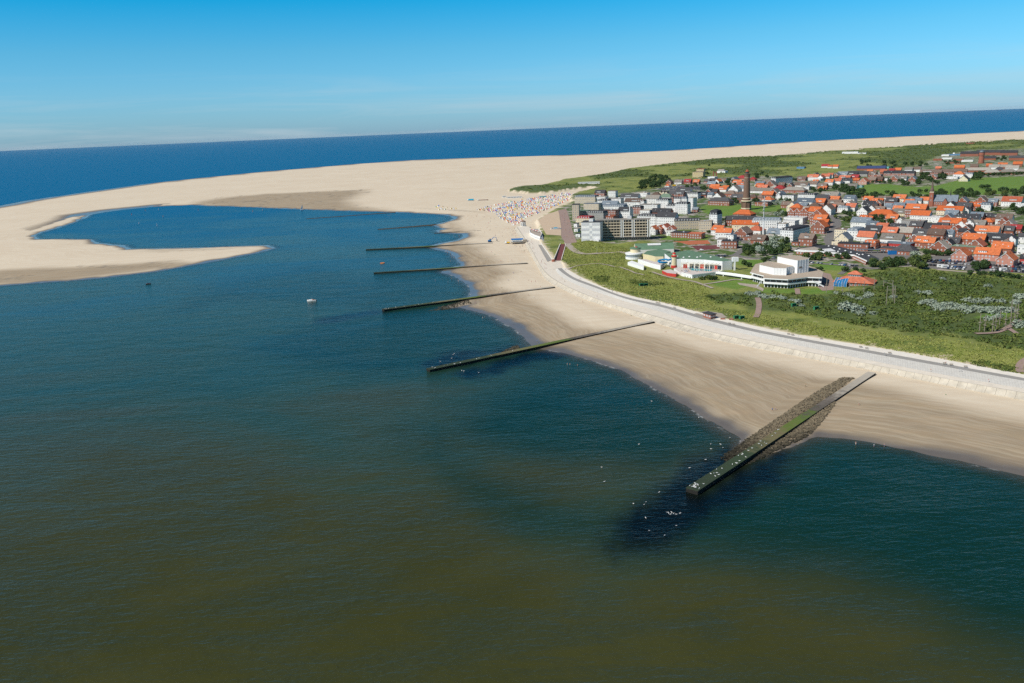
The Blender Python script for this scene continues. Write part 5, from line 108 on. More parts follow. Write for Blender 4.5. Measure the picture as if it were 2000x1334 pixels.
# ================================================================ helpers
def tag(o, label=None, cat=None, group=None, kind=None):
    if label: o['label'] = label
    if cat: o['category'] = cat
    if group: o['group'] = group
    if kind: o['kind'] = kind
    return o
def empty(name, loc=(0, 0, 0), rz=0.0, label=None, cat=None, group=None):
    o = bpy.data.objects.new(name, None); C.objects.link(o); o.location = loc; o.rotation_euler = (0, 0, rz); o.empty_display_size = 0.5
    return tag(o, label, cat, group)
def link(name, me, parent=None, loc=None, rz=0.0, scale=None):
    o = bpy.data.objects.new(name, me); C.objects.link(o)
    if parent: o.parent = parent
    if loc: o.location = loc
    if rz: o.rotation_euler = (0, 0, rz)
    if scale: o.scale = scale
    return o
class MB:
    """collects polygons, each with a material slot"""
    def __init__(s): s.v = []; s.f = []; s.m = []
    def add(s, vs, fs, m=0):
        b = len(s.v); s.v += [tuple(v) for v in vs]
        for f in fs: s.f.append(tuple(i + b for i in f)); s.m.append(m)
        return s
    def box(s, x0, x1, y0, y1, z0, z1, m=0):
        return s.add([(x0,y0,z0),(x1,y0,z0),(x1,y1,z0),(x0,y1,z0),(x0,y0,z1),(x1,y0,z1),(x1,y1,z1),(x0,y1,z1)],
                     [(0,3,2,1),(4,5,6,7),(0,1,5,4),(1,2,6,5),(2,3,7,6),(3,0,4,7)], m)
    def prism(s, poly, z0, z1, m=0, mt=None, bottom=True):
        a = sum(poly[i][0]*poly[(i+1)%len(poly)][1]-poly[(i+1)%len(poly)][0]*poly[i][1] for i in range(len(poly)))
        if a < 0: poly = poly[::-1]
        n = len(poly); vs = [(p[0],p[1],z0) for p in poly] + [(p[0],p[1],z1) for p in poly]
        s.add(vs, [(i,(i+1)%n,n+(i+1)%n,n+i) for i in range(n)], m)
        s.add(vs[n:], [tuple(range(n))], m if mt is None else mt)
        if bottom: s.add(vs[:n], [tuple(range(n))[::-1]], m)
        return s
    def lathe(s, prof, seg=16, c=(0,0), m=0, a0=0.0):
        vs = []
        for r, z in prof:
            for k in range(seg):
                a = a0 + 2*math.pi*k/seg; vs.append((c[0]+r*math.cos(a), c[1]+r*math.sin(a), z))
        fs = []
        for i in range(len(prof)-1):
            for k in range(seg):
                fs.append((i*seg+k, i*seg+(k+1)%seg, (i+1)*seg+(k+1)%seg, (i+1)*seg+k))
        fs.append(tuple(range((len(prof)-1)*seg, len(prof)*seg))); fs.append(tuple(range(seg))[::-1])
        return s.add(vs, fs, m)
    def bar(s, a, b, r, m=0, seg=4):
        a, b = Vector(a), Vector(b); d = (b-a); L = d.length
        if L < 1e-6: return s
        q = d.to_track_quat('Z', 'Y'); vs = []
        for z in (0, L):
            for k in range(seg):
                t = 2*math.pi*(k+.5)/seg; vs.append(tuple(a + q @ Vector((r*math.cos(t), r*math.sin(t), z))))
        return s.add(vs, [(k,(k+1)%seg,seg+(k+1)%seg,seg+k) for k in range(seg)] + [tuple(range(seg))[::-1], tuple(range(seg,2*seg))], m)
    def mesh(s, name, mats):
        me = bpy.data.meshes.new(name); me.from_pydata(s.v, [], s.f)
        for m in mats: me.materials.append(m)
        if len(mats) > 1: me.polygons.foreach_set('material_index', s.m)
        me.update(); return me
    def obj(s, name, mats, parent=None, **k):
        if not isinstance(mats, (list, tuple)): mats = [mats]
        return link(name, s.mesh(name, mats), parent, **k)
# ================================================================ materials
M = {}
def mat(name, col, rough=0.85, var=0.16, scale=0.6, metal=0.0, objvar=0.0, spec=0.3, bump=0.0, col2=None, emit=None):
    m = bpy.data.materials.new(name); m.use_nodes = True; t = m.node_tree; p = t.nodes['Principled BSDF']
    p.inputs['Roughness'].default_value = rough; p.inputs['Metallic'].default_value = metal; p.inputs['Specular IOR Level'].default_value = spec
    tc = N(t, 'ShaderNodeNewGeometry'); n = N(t, 'ShaderNodeTexNoise'); n.inputs['Scale'].default_value = scale; n.inputs['Detail'].default_value = 4; n.inputs['Roughness'].default_value = .65
    t.links.new(tc.outputs['Position'], n.inputs['Vector'])
    r = N(t, 'ShaderNodeMapRange'); r.inputs[1].default_value = .28; r.inputs[2].default_value = .72; r.inputs[3].default_value = 1 - var; r.inputs[4].default_value = 1 + var
    t.links.new(n.outputs['Fac'], r.inputs[0]); last = r.outputs[0]
    if objvar:
        oi = N(t, 'ShaderNodeObjectInfo'); r2 = N(t, 'ShaderNodeMapRange'); r2.inputs[3].default_value = 1 - objvar; r2.inputs[4].default_value = 1 + objvar
        t.links.new(oi.outputs['Random'], r2.inputs[0]); mu = N(t, 'ShaderNodeMath', operation='MULTIPLY'); t.links.new(last, mu.inputs[0]); t.links.new(r2.outputs[0], mu.inputs[1]); last = mu.outputs[0]
    mx = N(t, 'ShaderNodeVectorMath', operation='SCALE'); t.links.new(last, mx.inputs['Scale'])
    if col2:
        oi2 = N(t, 'ShaderNodeObjectInfo'); cc = N(t, 'ShaderNodeMix', data_type='RGBA'); t.links.new(oi2.outputs['Random'], cc.inputs[0])
        cc.inputs[6].default_value = (*col, 1); cc.inputs[7].default_value = (*col2, 1); t.links.new(cc.outputs[2], mx.inputs[0])
    else: mx.inputs[0].default_value = col
    t.links.new(mx.outputs[0], p.inputs['Base Color'])
    if bump:
        b = N(t, 'ShaderNodeBump'); b.inputs['Strength'].default_value = bump; b.inputs['Distance'].default_value = .3; t.links.new(n.outputs['Fac'], b.inputs['Height']); t.links.new(b.outputs[0], p.inputs['Normal'])
    M[name] = m; return m
def mixrgb(t, fac, a, b, blend='MIX'):
    n = N(t, 'ShaderNodeMix', data_type='RGBA', blend_type=blend)
    for s, v in ((0, fac), (6, a), (7, b)):
        if hasattr(v, 'node'): t.links.new(v, n.inputs[s])
        elif s == 0: n.inputs[0].default_value = v
        else: n.inputs[s].default_value = (*v, 1)
    return n.outputs[2]
def noise(t, vec, scale, detail=4, rough=.6, stretch=None, rot=0.0, lo=None, hi=None, dist=0.0):
    if stretch:
        mp = N(t, 'ShaderNodeMapping'); mp.inputs['Scale'].default_value = stretch; mp.inputs['Rotation'].default_value = (0, 0, rot); t.links.new(vec, mp.inputs[0]); vec = mp.outputs[0]
    n = N(t, 'ShaderNodeTexNoise'); n.inputs['Scale'].default_value = scale; n.inputs['Detail'].default_value = detail; n.inputs['Roughness'].default_value = rough; n.inputs['Distortion'].default_value = dist
    t.links.new(vec, n.inputs['Vector']); o = n.outputs['Fac']
    if lo is not None:
        r = N(t, 'ShaderNodeMapRange', interpolation_type='SMOOTHSTEP'); r.inputs[1].default_value = lo; r.inputs[2].default_value = hi; t.links.new(o, r.inputs[0]); o = r.outputs[0]
    return o
def mth(t, op, a, b=0.0, clamp=False):
    n = N(t, 'ShaderNodeMath', operation=op); n.use_clamp = clamp
    for i, v in enumerate((a, b)):
        if hasattr(v, 'node'): t.links.new(v, n.inputs[i])
        else: n.inputs[i].default_value = v
    return n.outputs[0]
# ================================================================ terrain functions (metres, +Y away from the viewer)
def sdf(poly, x, y, reach=None):
    """signed distance, positive inside"""
    P = np.asarray(poly, float); out = np.full(x.shape, -1e4)
    if reach is not None:
        sel = (x > P[:,0].min()-reach) & (x < P[:,0].max()+reach) & (y > P[:,1].min()-reach) & (y < P[:,1].max()+reach)
    else: sel = np.ones(x.shape, bool)
    X, Y = x[sel], y[sel]; d = np.full(X.shape, 1e18); ins = np.zeros(X.shape, bool)
    for i in range(len(P)):
        ax, ay = P[i]; bx, by = P[(i+1) % len(P)]; ex, ey = bx-ax, by-ay; l2 = ex*ex+ey*ey+1e-9
        u = np.clip(((X-ax)*ex+(Y-ay)*ey)/l2, 0, 1); d = np.minimum(d, (X-ax-u*ex)**2+(Y-ay-u*ey)**2)
        if ay != by: ins ^= ((ay > Y) != (by > Y)) & (X < ex*(Y-ay)/(by-ay)+ax)
    out[sel] = np.where(ins, np.sqrt(d), -np.sqrt(d)); return out
def _h(i, j, s):
    a = (i.astype(np.int64)*374761393 + j.astype(np.int64)*668265263 + s*1442695041) & 0xffffffff
    a = ((a ^ (a >> 13))*1274126177) & 0xffffffff
    return ((a ^ (a >> 16)) & 0xffff)/65535.0
def vnoise(x, y, s=0):
    i, j = np.floor(x), np.floor(y); u, v = x-i, y-j; u = u*u*(3-2*u); v = v*v*(3-2*v)
    return (_h(i,j,s)*(1-u)+_h(i+1,j,s)*u)*(1-v)+(_h(i,j+1,s)*(1-u)+_h(i+1,j+1,s)*u)*v
def fbm(x, y, sc, oc=4, s=0):
    r = 0; a = .5; t = 0
    for k in range(oc):
        r = r+a*vnoise(x/sc, y/sc, s+k); t += a; a *= .5; sc *= .5
    return r/t
def sst(a, b, x):
    t = np.clip((x-a)/(b-a), 0, 1); return t*t*(3-2*t)
def anysdf(polys, x, y, reach):
    r = np.full(x.shape, -1e4)
    for p in polys: r = np.maximum(r, sdf(p, x, y, reach))
    return r
def ground(x, y, full=False):
    x = np.atleast_1d(np.asarray(x, float)); y = np.atleast_1d(np.asarray(y, float))
    far = np.clip(np.hypot(x, y)/900, 0.6, 3)
    dS = sdf(D['LAND'], x, y) + (fbm(x, y, 60, 3, 3)-.5)*10*far*.6 + (fbm(x, y, 11, 3, 4)-.5)*4.5
    dU = sdf(D['UPLAND'], x, y)
    beach = np.where(dS > 0, 1.7*(1-np.exp(-dS/42)) + .25*(fbm(x, y, 90, 3, 5)-.5)*sst(5, 50, dS), np.maximum(dS*.032, -4.0))
    beach = beach*(1-.5*sst(-60, -20, dU)*(y < 1000)*(dS > 0))
    rk = anysdf(D['ROCKS'], x, y, 12); beach = beach + .4*sst(-3, 3, rk)
    t = sst(-2.6, 0.4, dU)
    town = sst(-10, 15, sdf(D['TOWN'], x, y, 60)); lw = anysdf(D['LAWN'], x, y, 30)
    flat = np.maximum(np.maximum(town, sst(-12, 2, lw)), sst(-14, 1, anysdf(D['FLAT'], x, y, 40))); dune = sst(2, 40, dU)*(1-flat)
    up = 5.6 + dune*(7*(fbm(x, y, 70, 4, 11)-.42) + 1.6*(fbm(x, y, 17, 2, 13)-.5))
    z = beach*(1-t) + up*t
    ct = sdf(D['CUT'], x, y, 20); z = z + (np.minimum(z, 3.6)-z)*sst(-.8, .4, ct)
    if not full: return z
    return z, dS, dU, town, lw, rk, t
def gz(x, y): return float(ground([x], [y])[0])

# ================================================================ ground sheet and sea
def polar():
    A = np.radians(np.concatenate([np.linspace(-60,-38,12,endpoint=False), np.linspace(-38,0,230,endpoint=False), np.linspace(0,37,500,endpoint=False), np.linspace(37,70,30)]))
    dep = np.concatenate([np.linspace(44,20,60,endpoint=False), np.linspace(20,10.5,130,endpoint=False), np.linspace(10.5,2.5,220,endpoint=False)])
    r = np.concatenate([CAM_H/np.tan(np.radians(dep)), np.geomspace(CAM_H/math.tan(R_(2.5)), 60000, 70)])
    return A, r
A_, r_ = polar(); na, nr = len(A_), len(r_)
rr, aa = np.meshgrid(r_, A_, indexing='ij')
gx = (rr*np.sin(aa)).ravel(); gy = (rr*np.cos(aa)).ravel()
g_z, dS, dU, town, lw, rk, tU = ground(gx, gy, True)
idx = np.arange(nr*na).reshape(nr, na)
quads = np.stack([idx[:-1,:-1], idx[:-1,1:], idx[1:,1:], idx[1:,:-1]], -1).reshape(-1,4)
def npmesh(name, verts, faces, attrs, mats, smooth=True):
    used = np.unique(faces); rem = np.full(len(verts), -1); rem[used] = np.arange(len(used)); v = verts[used]; f = rem[faces]
    me = bpy.data.meshes.new(name); k = f.shape[1]
    me.vertices.add(len(v)); me.vertices.foreach_set('co', v.astype(np.float32).ravel())
    me.loops.add(f.size); me.loops.foreach_set('vertex_index', f.astype(np.int32).ravel())
    me.polygons.add(len(f)); me.polygons.foreach_set('loop_start', np.arange(0, f.size, k, dtype=np.int32))
    me.polygons.foreach_set('use_smooth', np.full(len(f), smooth))
    me.update(calc_edges=True); me.validate()
    for nme, arr in attrs.items():
        at_ = me.attributes.new(nme, 'FLOAT_COLOR', 'POINT'); c = np.ones((len(v), 4), np.float32); c[:, :3] = arr[used]; at_.data.foreach_set('color', c.ravel())
    for m in mats: me.materials.append(m)
    return me
scr = anysdf(D['SCRUB'], gx, gy, 60) + (fbm(gx, gy, 30, 3, 21)-.5)*40
dmp = anysdf(D['DAMP'], gx, gy, 60) + (fbm(gx, gy, 40, 3, 31)-.5)*16
w_wet = np.clip(np.maximum(1-sst(0.1, .6, g_z + (fbm(gx, gy, 25, 3, 33)-.5)*.5), 0), 0, 1)*(1-tU)
w_wet = np.maximum(w_wet, np.where(gy > 1300, (1-sst(30, 75, dS))*sst(1300, 1700, gy)*.9*(sdf(D['LAGOON'], gx, gy) < 0), 0))*(1-tU)
fk = np.clip(np.hypot(gx, gy)/700, 1, 4); w_damp = sst(0, 1, (dmp + 2)/(26*fk) + .12*(fbm(gx, gy, 70, 4, 35)-.5)*2)
chn = sst(.90, .99, 1-np.abs(fbm(gx*.35, gy, 55, 4, 37)-.5)*6)*sst(-5, 25, dmp)*sst(900, 1150, np.hypot(gx, gy))*.6; w_wet = np.maximum(w_wet, chn*(1-tU))
w_damp = np.maximum(w_damp, w_wet)*(1-tU)
w_grass = sst(-1, 5, dU + (fbm(gx, gy, 14, 3, 41)-.55)*np.where(sdf(D['SLAWN'], gx, gy, 50) > -30, 2.5, 30))
gr_ = np.hypot(gx, gy); back = sst(1150, 1350, gr_); fb = fbm(gx*.6, gy*.45, 95, 4, 61)
w_scrub = (sst(-6, 8, scr)*(1-back) + back*sst(.42, .56, fb)*.95)*w_grass*(1-town)
w_lawn = sst(-2, 2, lw)*w_grass
zoneC = np.stack([np.clip(dS, -50, 400), np.clip(dU, -300, 300), dS*0], -1)
zoneA = np.stack([w_grass, w_scrub, w_lawn], -1); zoneB = np.stack([w_damp, w_wet, town*w_grass*(1-w_lawn)], -1)
gm = bpy.data.materials.new('ground'); gm.use_nodes = True; t = gm.node_tree; p = t.nodes['Principled BSDF']; p.inputs['Specular IOR Level'].default_value = .35
pos = N(t, 'ShaderNodeNewGeometry').outputs['Position']
za = N(t, 'ShaderNodeAttribute', attribute_name='zoneA'); zb = N(t, 'ShaderNodeAttribute', attribute_name='zoneB')
sa = N(t, 'ShaderNodeSeparateColor'); sb = N(t, 'ShaderNodeSeparateColor'); t.links.new(za.outputs['Color'], sa.inputs[0]); t.links.new(zb.outputs['Color'], sb.inputs[0])
n_big = noise(t, pos, .006, 5, .6, lo=.35, hi=.65); n_mid = noise(t, pos, .045, 5, .65, lo=.3, hi=.7); n_fin = noise(t, pos, .35, 5, .7, lo=.25, hi=.75)
n_str = noise(t, pos, .03, 5, .65, stretch=(1, 5, 1), rot=R_(-18), lo=.35, hi=.65)
zc = N(t, 'ShaderNodeAttribute', attribute_name='zoneC'); sc = N(t, 'ShaderNodeSeparateXYZ'); t.links.new(zc.outputs['Vector'], sc.inputs[0]); ps = N(t, 'ShaderNodeSeparateXYZ'); t.links.new(pos, ps.inputs[0])
cx = N(t, 'ShaderNodeCombineXYZ'); t.links.new(mth(t, 'MULTIPLY', sc.outputs[0], .16), cx.inputs[0]); t.links.new(mth(t, 'MULTIPLY', ps.outputs[0], .012), cx.inputs[1]); t.links.new(mth(t, 'MULTIPLY', ps.outputs[1], .012), cx.inputs[2])
n_shr = noise(t, cx.outputs[0], 1.0, 6, .68, lo=.32, hi=.68, dist=.6); n_shr2 = noise(t, cx.outputs[0], 3.2, 4, .6, lo=.35, hi=.65)
dry = mixrgb(t, n_str, (.60, .50, .365), (.67, .58, .44)); dry = mixrgb(t, mth(t, 'MULTIPLY', n_fin, .35), dry, (.56, .46, .33)); dry = mixrgb(t, mth(t, 'MULTIPLY', n_big, .35), dry, (.70, .61, .47))
damp = mixrgb(t, n_str, (.345, .255, .155), (.27, .22, .14)); damp = mixrgb(t, mth(t, 'MULTIPLY', n_mid, .4), damp, (.37, .285, .18))
wet = mixrgb(t, n_mid, (.13, .11, .088), (.165, .14, .11))
damp = mixrgb(t, mth(t, 'MULTIPLY', n_shr, .7), damp, (.235, .185, .125)); damp = mixrgb(t, mth(t, 'MULTIPLY', n_shr2, .25), damp, (.42, .31, .20)); dry = mixrgb(t, mth(t, 'MULTIPLY', n_shr, .28), dry, (.52, .40, .275))
sand = mixrgb(t, mth(t, 'MULTIPLY', sb.outputs[0], mth(t, 'ADD', mth(t, 'MULTIPLY', n_shr2, .35), .72), True), dry, damp); sand = mixrgb(t, sb.outputs[1], sand, wet)
n_g1 = noise(t, pos, .03, 6, .7, lo=.3, hi=.7); n_g2 = noise(t, pos, .16, 5, .75, lo=.3, hi=.72); n_g3 = noise(t, pos, .9, 4, .7, lo=.3, hi=.7)
gr = mixrgb(t, n_g1, (.15, .20, .026), (.235, .25, .058)); gr = mixrgb(t, mth(t, 'MULTIPLY', n_g2, .75), gr, (.29, .28, .09)); gr = mixrgb(t, mth(t, 'MULTIPLY', n_g3, .35), gr, (.10, .145, .02))
drk = noise(t, pos, .022, 5, .68, lo=.5, hi=.62); gr = mixrgb(t, mth(t, 'MULTIPLY', drk, .75), gr, (.075, .115, .018))
edge = N(t, 'ShaderNodeMapRange'); edge.inputs[1].default_value = 16; edge.inputs[2].default_value = 0; edge.inputs[3].default_value = 0; edge.inputs[4].default_value = .17; t.links.new(sc.outputs[1], edge.inputs[0])
bn = N(t, 'ShaderNodeMapRange', interpolation_type='SMOOTHSTEP'); bn.inputs[1].default_value = .63; bn.inputs[2].default_value = .70; t.links.new(mth(t, 'ADD', noise(t, pos, .09, 5, .72), edge.outputs[0]), bn.inputs[0]); gr = mixrgb(t, mth(t, 'MULTIPLY', bn.outputs[0], .8), gr, (.52, .44, .31))
scb = mixrgb(t, n_g2, (.035, .068, .014), (.08, .11, .024)); scb = mixrgb(t, mth(t, 'MULTIPLY', n_g1, .5), scb, (.12, .15, .045))
lwn = mixrgb(t, n_mid, (.09, .185, .018), (.135, .21, .028)); lwn = mixrgb(t, mth(t, 'MULTIPLY', n_str, .45), lwn, (.15, .23, .04))
n_t = noise(t, pos, .075, 3, .6, lo=.42, hi=.52); twn = mixrgb(t, n_t, mixrgb(t, n_fin, (.29, .255, .225), (.42, .375, .33)), mixrgb(t, n_g2, (.05, .09, .018), (.10, .15, .03)))
col = mixrgb(t, sa.outputs[0], sand, gr); col = mixrgb(t, sa.outputs[1], col, scb); col = mixrgb(t, sb.outputs[2], col, twn); col = mixrgb(t, sa.outputs[2], col, lwn)
t.links.new(col, p.inputs['Base Color'])
rgh = N(t, 'ShaderNodeMapRange'); t.links.new(sb.outputs[1], rgh.inputs[0]); rgh.inputs[1].default_value = .45; rgh.inputs[2].default_value = .95; rgh.inputs[3].default_value = .9; rgh.inputs[4].default_value = .16
t.links.new(rgh.outputs[0], p.inputs['Roughness'])
bp = N(t, 'ShaderNodeBump'); bp.inputs['Distance'].default_value = 1.2; t.links.new(n_g2, bp.inputs['Height']); t.links.new(mth(t, 'MULTIPLY', sa.outputs[0], .4), bp.inputs['Strength']); t.links.new(bp.outputs[0], p.inputs['Normal'])
deep = (g_z[quads] > -2.6).any(1)
tm = npmesh('ground', np.stack([gx, gy, g_z], -1), quads[deep], {'zoneA': zoneA, 'zoneB': zoneB, 'zoneC': zoneC}, [gm]); tag(link('ground', tm), kind='structure')
# ---- sea
sub = idx[::2, ::2]; sq = np.stack([sub[:-1,:-1], sub[:-1,1:], sub[1:,1:], sub[1:,:-1]], -1).reshape(-1,4)
# keep the water wherever any point of the cell, at full resolution, lies low
lowm = (g_z < .35).reshape(nr, na); n0, n1 = sub.shape[0]-1, sub.shape[1]-1
cell = np.zeros((n0, n1), bool)
for i in range(3):
    for j in range(3): cell |= lowm[i:i+2*n0:2, j:j+2*n1:2][:n0, :n1]
wd = sst(-14, 2, anysdf(D['WEED'], gx, gy, 40) + (fbm(gx, gy, 9, 3, 51)-.5)*16)
cl = sst(-35, 25, anysdf(D['CLEAR'], gx, gy, 80) + (fbm(gx, gy, 40, 3, 53)-.5)*30)
zoneS = np.stack([np.clip(-g_z/2.2 + .02, 0, 1), wd, cl], -1)
sm = bpy.data.materials.new('sea_water'); sm.use_nodes = True; t = sm.node_tree; p = t.nodes['Principled BSDF']; p.inputs['IOR'].default_value = 1.34; p.inputs['Specular IOR Level'].default_value = .17; p.inputs['Specular Tint'].default_value = (.55, .9, 1, 1)
pos = N(t, 'ShaderNodeNewGeometry').outputs['Position']; zs = N(t, 'ShaderNodeAttribute', attribute_name='zoneS'); ss = N(t, 'ShaderNodeSeparateColor'); t.links.new(zs.outputs['Color'], ss.inputs[0])
s1 = noise(t, pos, .004, 6, .62, stretch=(1, 1.8, 1), rot=.3, lo=.35, hi=.65, dist=.8); s2 = noise(t, pos, .02, 5, .6, stretch=(1, 3, 1), rot=-.25, lo=.35, hi=.65, dist=.5)
body = mixrgb(t, s1, (.038, .041, .010), (.052, .053, .015)); body = mixrgb(t, mth(t, 'MULTIPLY', s2, .4), body, (.024, .036, .022))
grn = N(t, 'ShaderNodeMapRange', interpolation_type='SMOOTHSTEP'); sy0 = N(t, 'ShaderNodeSeparateXYZ'); t.links.new(pos, sy0.inputs[0]); t.links.new(mth(t, 'ADD', sy0.outputs[1], mth(t, 'MULTIPLY', mth(t, 'SUBTRACT', s1, .5), 220)), grn.inputs[0]); grn.inputs[1].default_value = 230; grn.inputs[2].default_value = 620
body = mixrgb(t, grn.outputs[0], body, (.013, .044, .030))      # silty colour close in; farther out greener, sky reflection painted into the body
body = mixrgb(t, ss.outputs[2], body, (.004, .026, .017)); body = mixrgb(t, mth(t, 'MULTIPLY', ss.outputs[1], .95), body, (.0015, .003, .004))
sxyz = N(t, 'ShaderNodeSeparateXYZ'); t.links.new(pos, sxyz.inputs[0])
sea_far = N(t, 'ShaderNodeMapRange', interpolation_type='SMOOTHSTEP'); t.links.new(mth(t, 'ADD', sxyz.outputs[1], mth(t, 'MULTIPLY', mth(t, 'SUBTRACT', s1, .5), 500)), sea_far.inputs[0]); sea_far.inputs[1].default_value = 500; sea_far.inputs[2].default_value = 2300
body = mixrgb(t, sea_far.outputs[0], body, (.0, .095, .215))   # open sea bluer with distance: reflected sky put into the water colour
fm = N(t, 'ShaderNodeMapRange', interpolation_type='SMOOTHSTEP'); t.links.new(ss.outputs[0], fm.inputs[0]); fm.inputs[1].default_value = .058; fm.inputs[2].default_value = .026
foam = mth(t, 'MULTIPLY', fm.outputs[0], noise(t, pos, .09, 4, .7, lo=.52, hi=.62)); body = mixrgb(t, foam, body, (.62, .62, .60))
t.links.new(body, p.inputs['Base Color'])
al = N(t, 'ShaderNodeMapRange', interpolation_type='SMOOTHSTEP'); t.links.new(ss.outputs[0], al.inputs[0]); al.inputs[1].default_value = 0.0; al.inputs[2].default_value = .22; al.inputs[3].default_value = .38; al.inputs[4].default_value = 1
t.links.new(al.outputs[0], p.inputs['Alpha'])
wv1 = noise(t, pos, .16, 3, .55, stretch=(1, 2.6, 1), rot=-.2, dist=.4); wv2 = noise(t, pos, .55, 3, .6, stretch=(1, 2.2, 1), rot=.15); wv3 = noise(t, pos, .035, 2, .5, stretch=(1, 2, 1), rot=-.3)
hh = mth(t, 'ADD', mth(t, 'MULTIPLY', wv1, 1.1), mth(t, 'MULTIPLY', wv2, .42)); hh = mth(t, 'ADD', hh, mth(t, 'MULTIPLY', wv3, 1.6))
bp = N(t, 'ShaderNodeBump'); t.links.new(mth(t, 'ADD', mth(t, 'MULTIPLY', sea_far.outputs[0], -.2), mth(t, 'ADD', mth(t, 'MULTIPLY', s2, .22), .28)), bp.inputs['Strength']); bp.inputs['Distance'].default_value = 1.0; t.links.new(hh, bp.inputs['Height']); t.links.new(bp.outputs[0], p.inputs['Normal'])
t.links.new(mth(t, 'ADD', mth(t, 'MULTIPLY', sea_far.outputs[0], .22), .15), p.inputs['Roughness'])
seam = npmesh('sea', np.stack([gx, gy, np.zeros_like(gx)], -1), sq[cell.ravel()], {'zoneS': zoneS}, [sm]); tag(link('sea', seam), kind='structure')
# ================================================================ seawall and promenade
mat('concrete', (.47, .42, .34), .9, .2, .22); mat('concrete_pale', (.64, .575, .48), .9, .10, .3); mat('asphalt_grey', (.29, .275, .25), .9, .10, .5)
mat('concrete_white', (.69, .64, .56), .9, .08, .4); mat('joint_dark', (.25, .22, .175), .95, .2, .5); mat('algae_concrete', (.2, .2, .2), .8, .2, .4)
ms = bpy.data.materials.new('slab_paving'); ms.use_nodes = True; t = ms.node_tree; p = t.nodes['Principled BSDF']; p.inputs['Roughness'].default_value = .9; M['slab_paving'] = ms
uv = N(t, 'ShaderNodeAttribute', attribute_name='zoneU'); br = N(t, 'ShaderNodeTexBrick'); t.links.new(uv.outputs['Vector'], br.inputs['Vector'])
br.inputs['Color1'].default_value = (.57, .545, .49, 1); br.inputs['Color2'].default_value = (.50, .48, .44, 1); br.inputs['Mortar'].default_value = (.33, .31, .27, 1); br.inputs['Scale'].default_value = 1; br.inputs['Mortar Size'].default_value = .07; br.inputs['Brick Width'].default_value = 1.4; br.inputs['Row Height'].default_value = 1.4
nn = noise(t, N(t, 'ShaderNodeNewGeometry').outputs['Position'], .5, 4, .7, lo=.3, hi=.7); t.links.new(mixrgb(t, mth(t, 'MULTIPLY', nn, .35), br.outputs[0], (.60, .58, .53)), p.inputs['Base Color'])
def dense(line, step=.5):
    out = []
    for a, b in zip(line[:-1], line[1:]):
        a, b = np.array(a), np.array(b); n = max(1, int(np.linalg.norm(b-a)/step))
        out += [a+(b-a)*k/n for k in range(n)]
    out.append(np.array(line[-1])); return np.array(out)
def smooth(P, k=9):
    Q = P.copy()
    for _ in range(2):
        pad = np.concatenate([np.repeat(Q[:1], k, 0), Q, np.repeat(Q[-1:], k, 0)]); c = np.cumsum(pad, 0); Q = (c[2*k:]-c[:-2*k])/(2*k)
        Q = Q[:len(P)]; Q[0] = P[0]; Q[-1] = P[-1]
    return Q
WL = {k: smooth(dense(v), 24) for k, v in D['WALL'].items()}
lip = WL['lip']; seg = np.concatenate([[0], np.cumsum(np.linalg.norm(np.diff(lip, axis=0), axis=1))])
def sample(step):
    n = int(seg[-1]/step); q = np.linspace(0, seg[-1], n+1); return np.stack([np.interp(q, seg, lip[:, k]) for k in range(3)], -1)
def near(line, pts):
    i = np.array([np.argmin(((line[:, :2]-p[:2])**2).sum(1)) for p in pts]); return line[i], i
def strip(name, a, b, m, zoff=0.0, vlen=None, parent=None):
    n = len(a); v = np.concatenate([a, b]); v[:, 2] += zoff
    f = np.array([(i, i+1, n+i+1, n+i) for i in range(n-1)])
    u = np.concatenate([[0], np.cumsum(np.linalg.norm(np.diff(a, axis=0), axis=1))]); w = np.linalg.norm(b-a, axis=1)
    me = npmesh(name, v, f, {'zoneU': np.concatenate([np.stack([u, u*0, u*0], -1), np.stack([u, w, u*0], -1)])}, [m])
    return link(name, me, parent)
LP = sample(4.6)
TP, _ = near(WL['toe'], LP); PP, _ = near(WL['prom'], LP)
wall = empty('seawall', tuple(LP[len(LP)//2]), label='long curved concrete seawall of panels between the beach and promenade', cat='seawall')
inv = -Vector(wall.location)
for i in range(len(LP)-1):
    a0, a1, b0, b1 = [np.array(q) for q in (TP[i], TP[i+1], LP[i], LP[i+1])]
    if np.linalg.norm(a1-a0) < .5 or np.linalg.norm(a0-b0) > 30: continue
    g = .009; v = []
    for (A, B), (tA, tB) in (((a0, b0), (a1, b1)),) and (((a0, a1), (b0, b1)),):
        pass
    rows = []
    for h, zz in ((-.1, -.9), (.0, .0), (.32, .26), (.62, .60), (.86, 1.0), (1.16, 1.0)):     # concave face, then the cap
        q0 = a0+(b0-a0)*h; q1 = a1+(b1-a1)*h; z = a0[2]+(b0[2]-a0[2])*zz
        s0, s1_ = q0+(q1-q0)*g, q1-(q1-q0)*g; rows += [(s0[0]+inv.x, s0[1]+inv.y, z+inv.z+.08), (s1_[0]+inv.x, s1_[1]+inv.y, z+inv.z+.08)]
    MB().add(rows, [(2*k, 2*k+1, 2*k+3, 2*k+2) for k in range(5)]).obj('panel', M['concrete'], wall)
BA = TP+(LP-TP)*.75; BA[:, 2] = TP[:, 2]-.8; BB = LP+(LP-TP)*.12; BB[:, 2] = LP[:, 2]-.25
o = strip('backing', BA, BB, M['joint_dark'], 0, parent=wall)
o.location = inv
LS = sample(2.5); PS, _ = near(WL['prom'], LS)
tag(strip('promenade', LS, PS, M['concrete_pale'], .06), kind='structure')
SP, si = near(WL['slab'], LS); RP, ri = near(WL['road'], LS); IP, ii = near(WL['inner'], LS)
k0 = int(np.argmax(si > 0))
tag(strip('paved_slope', PS[k0:], SP[k0:], M['slab_paving'], .065), kind='structure')
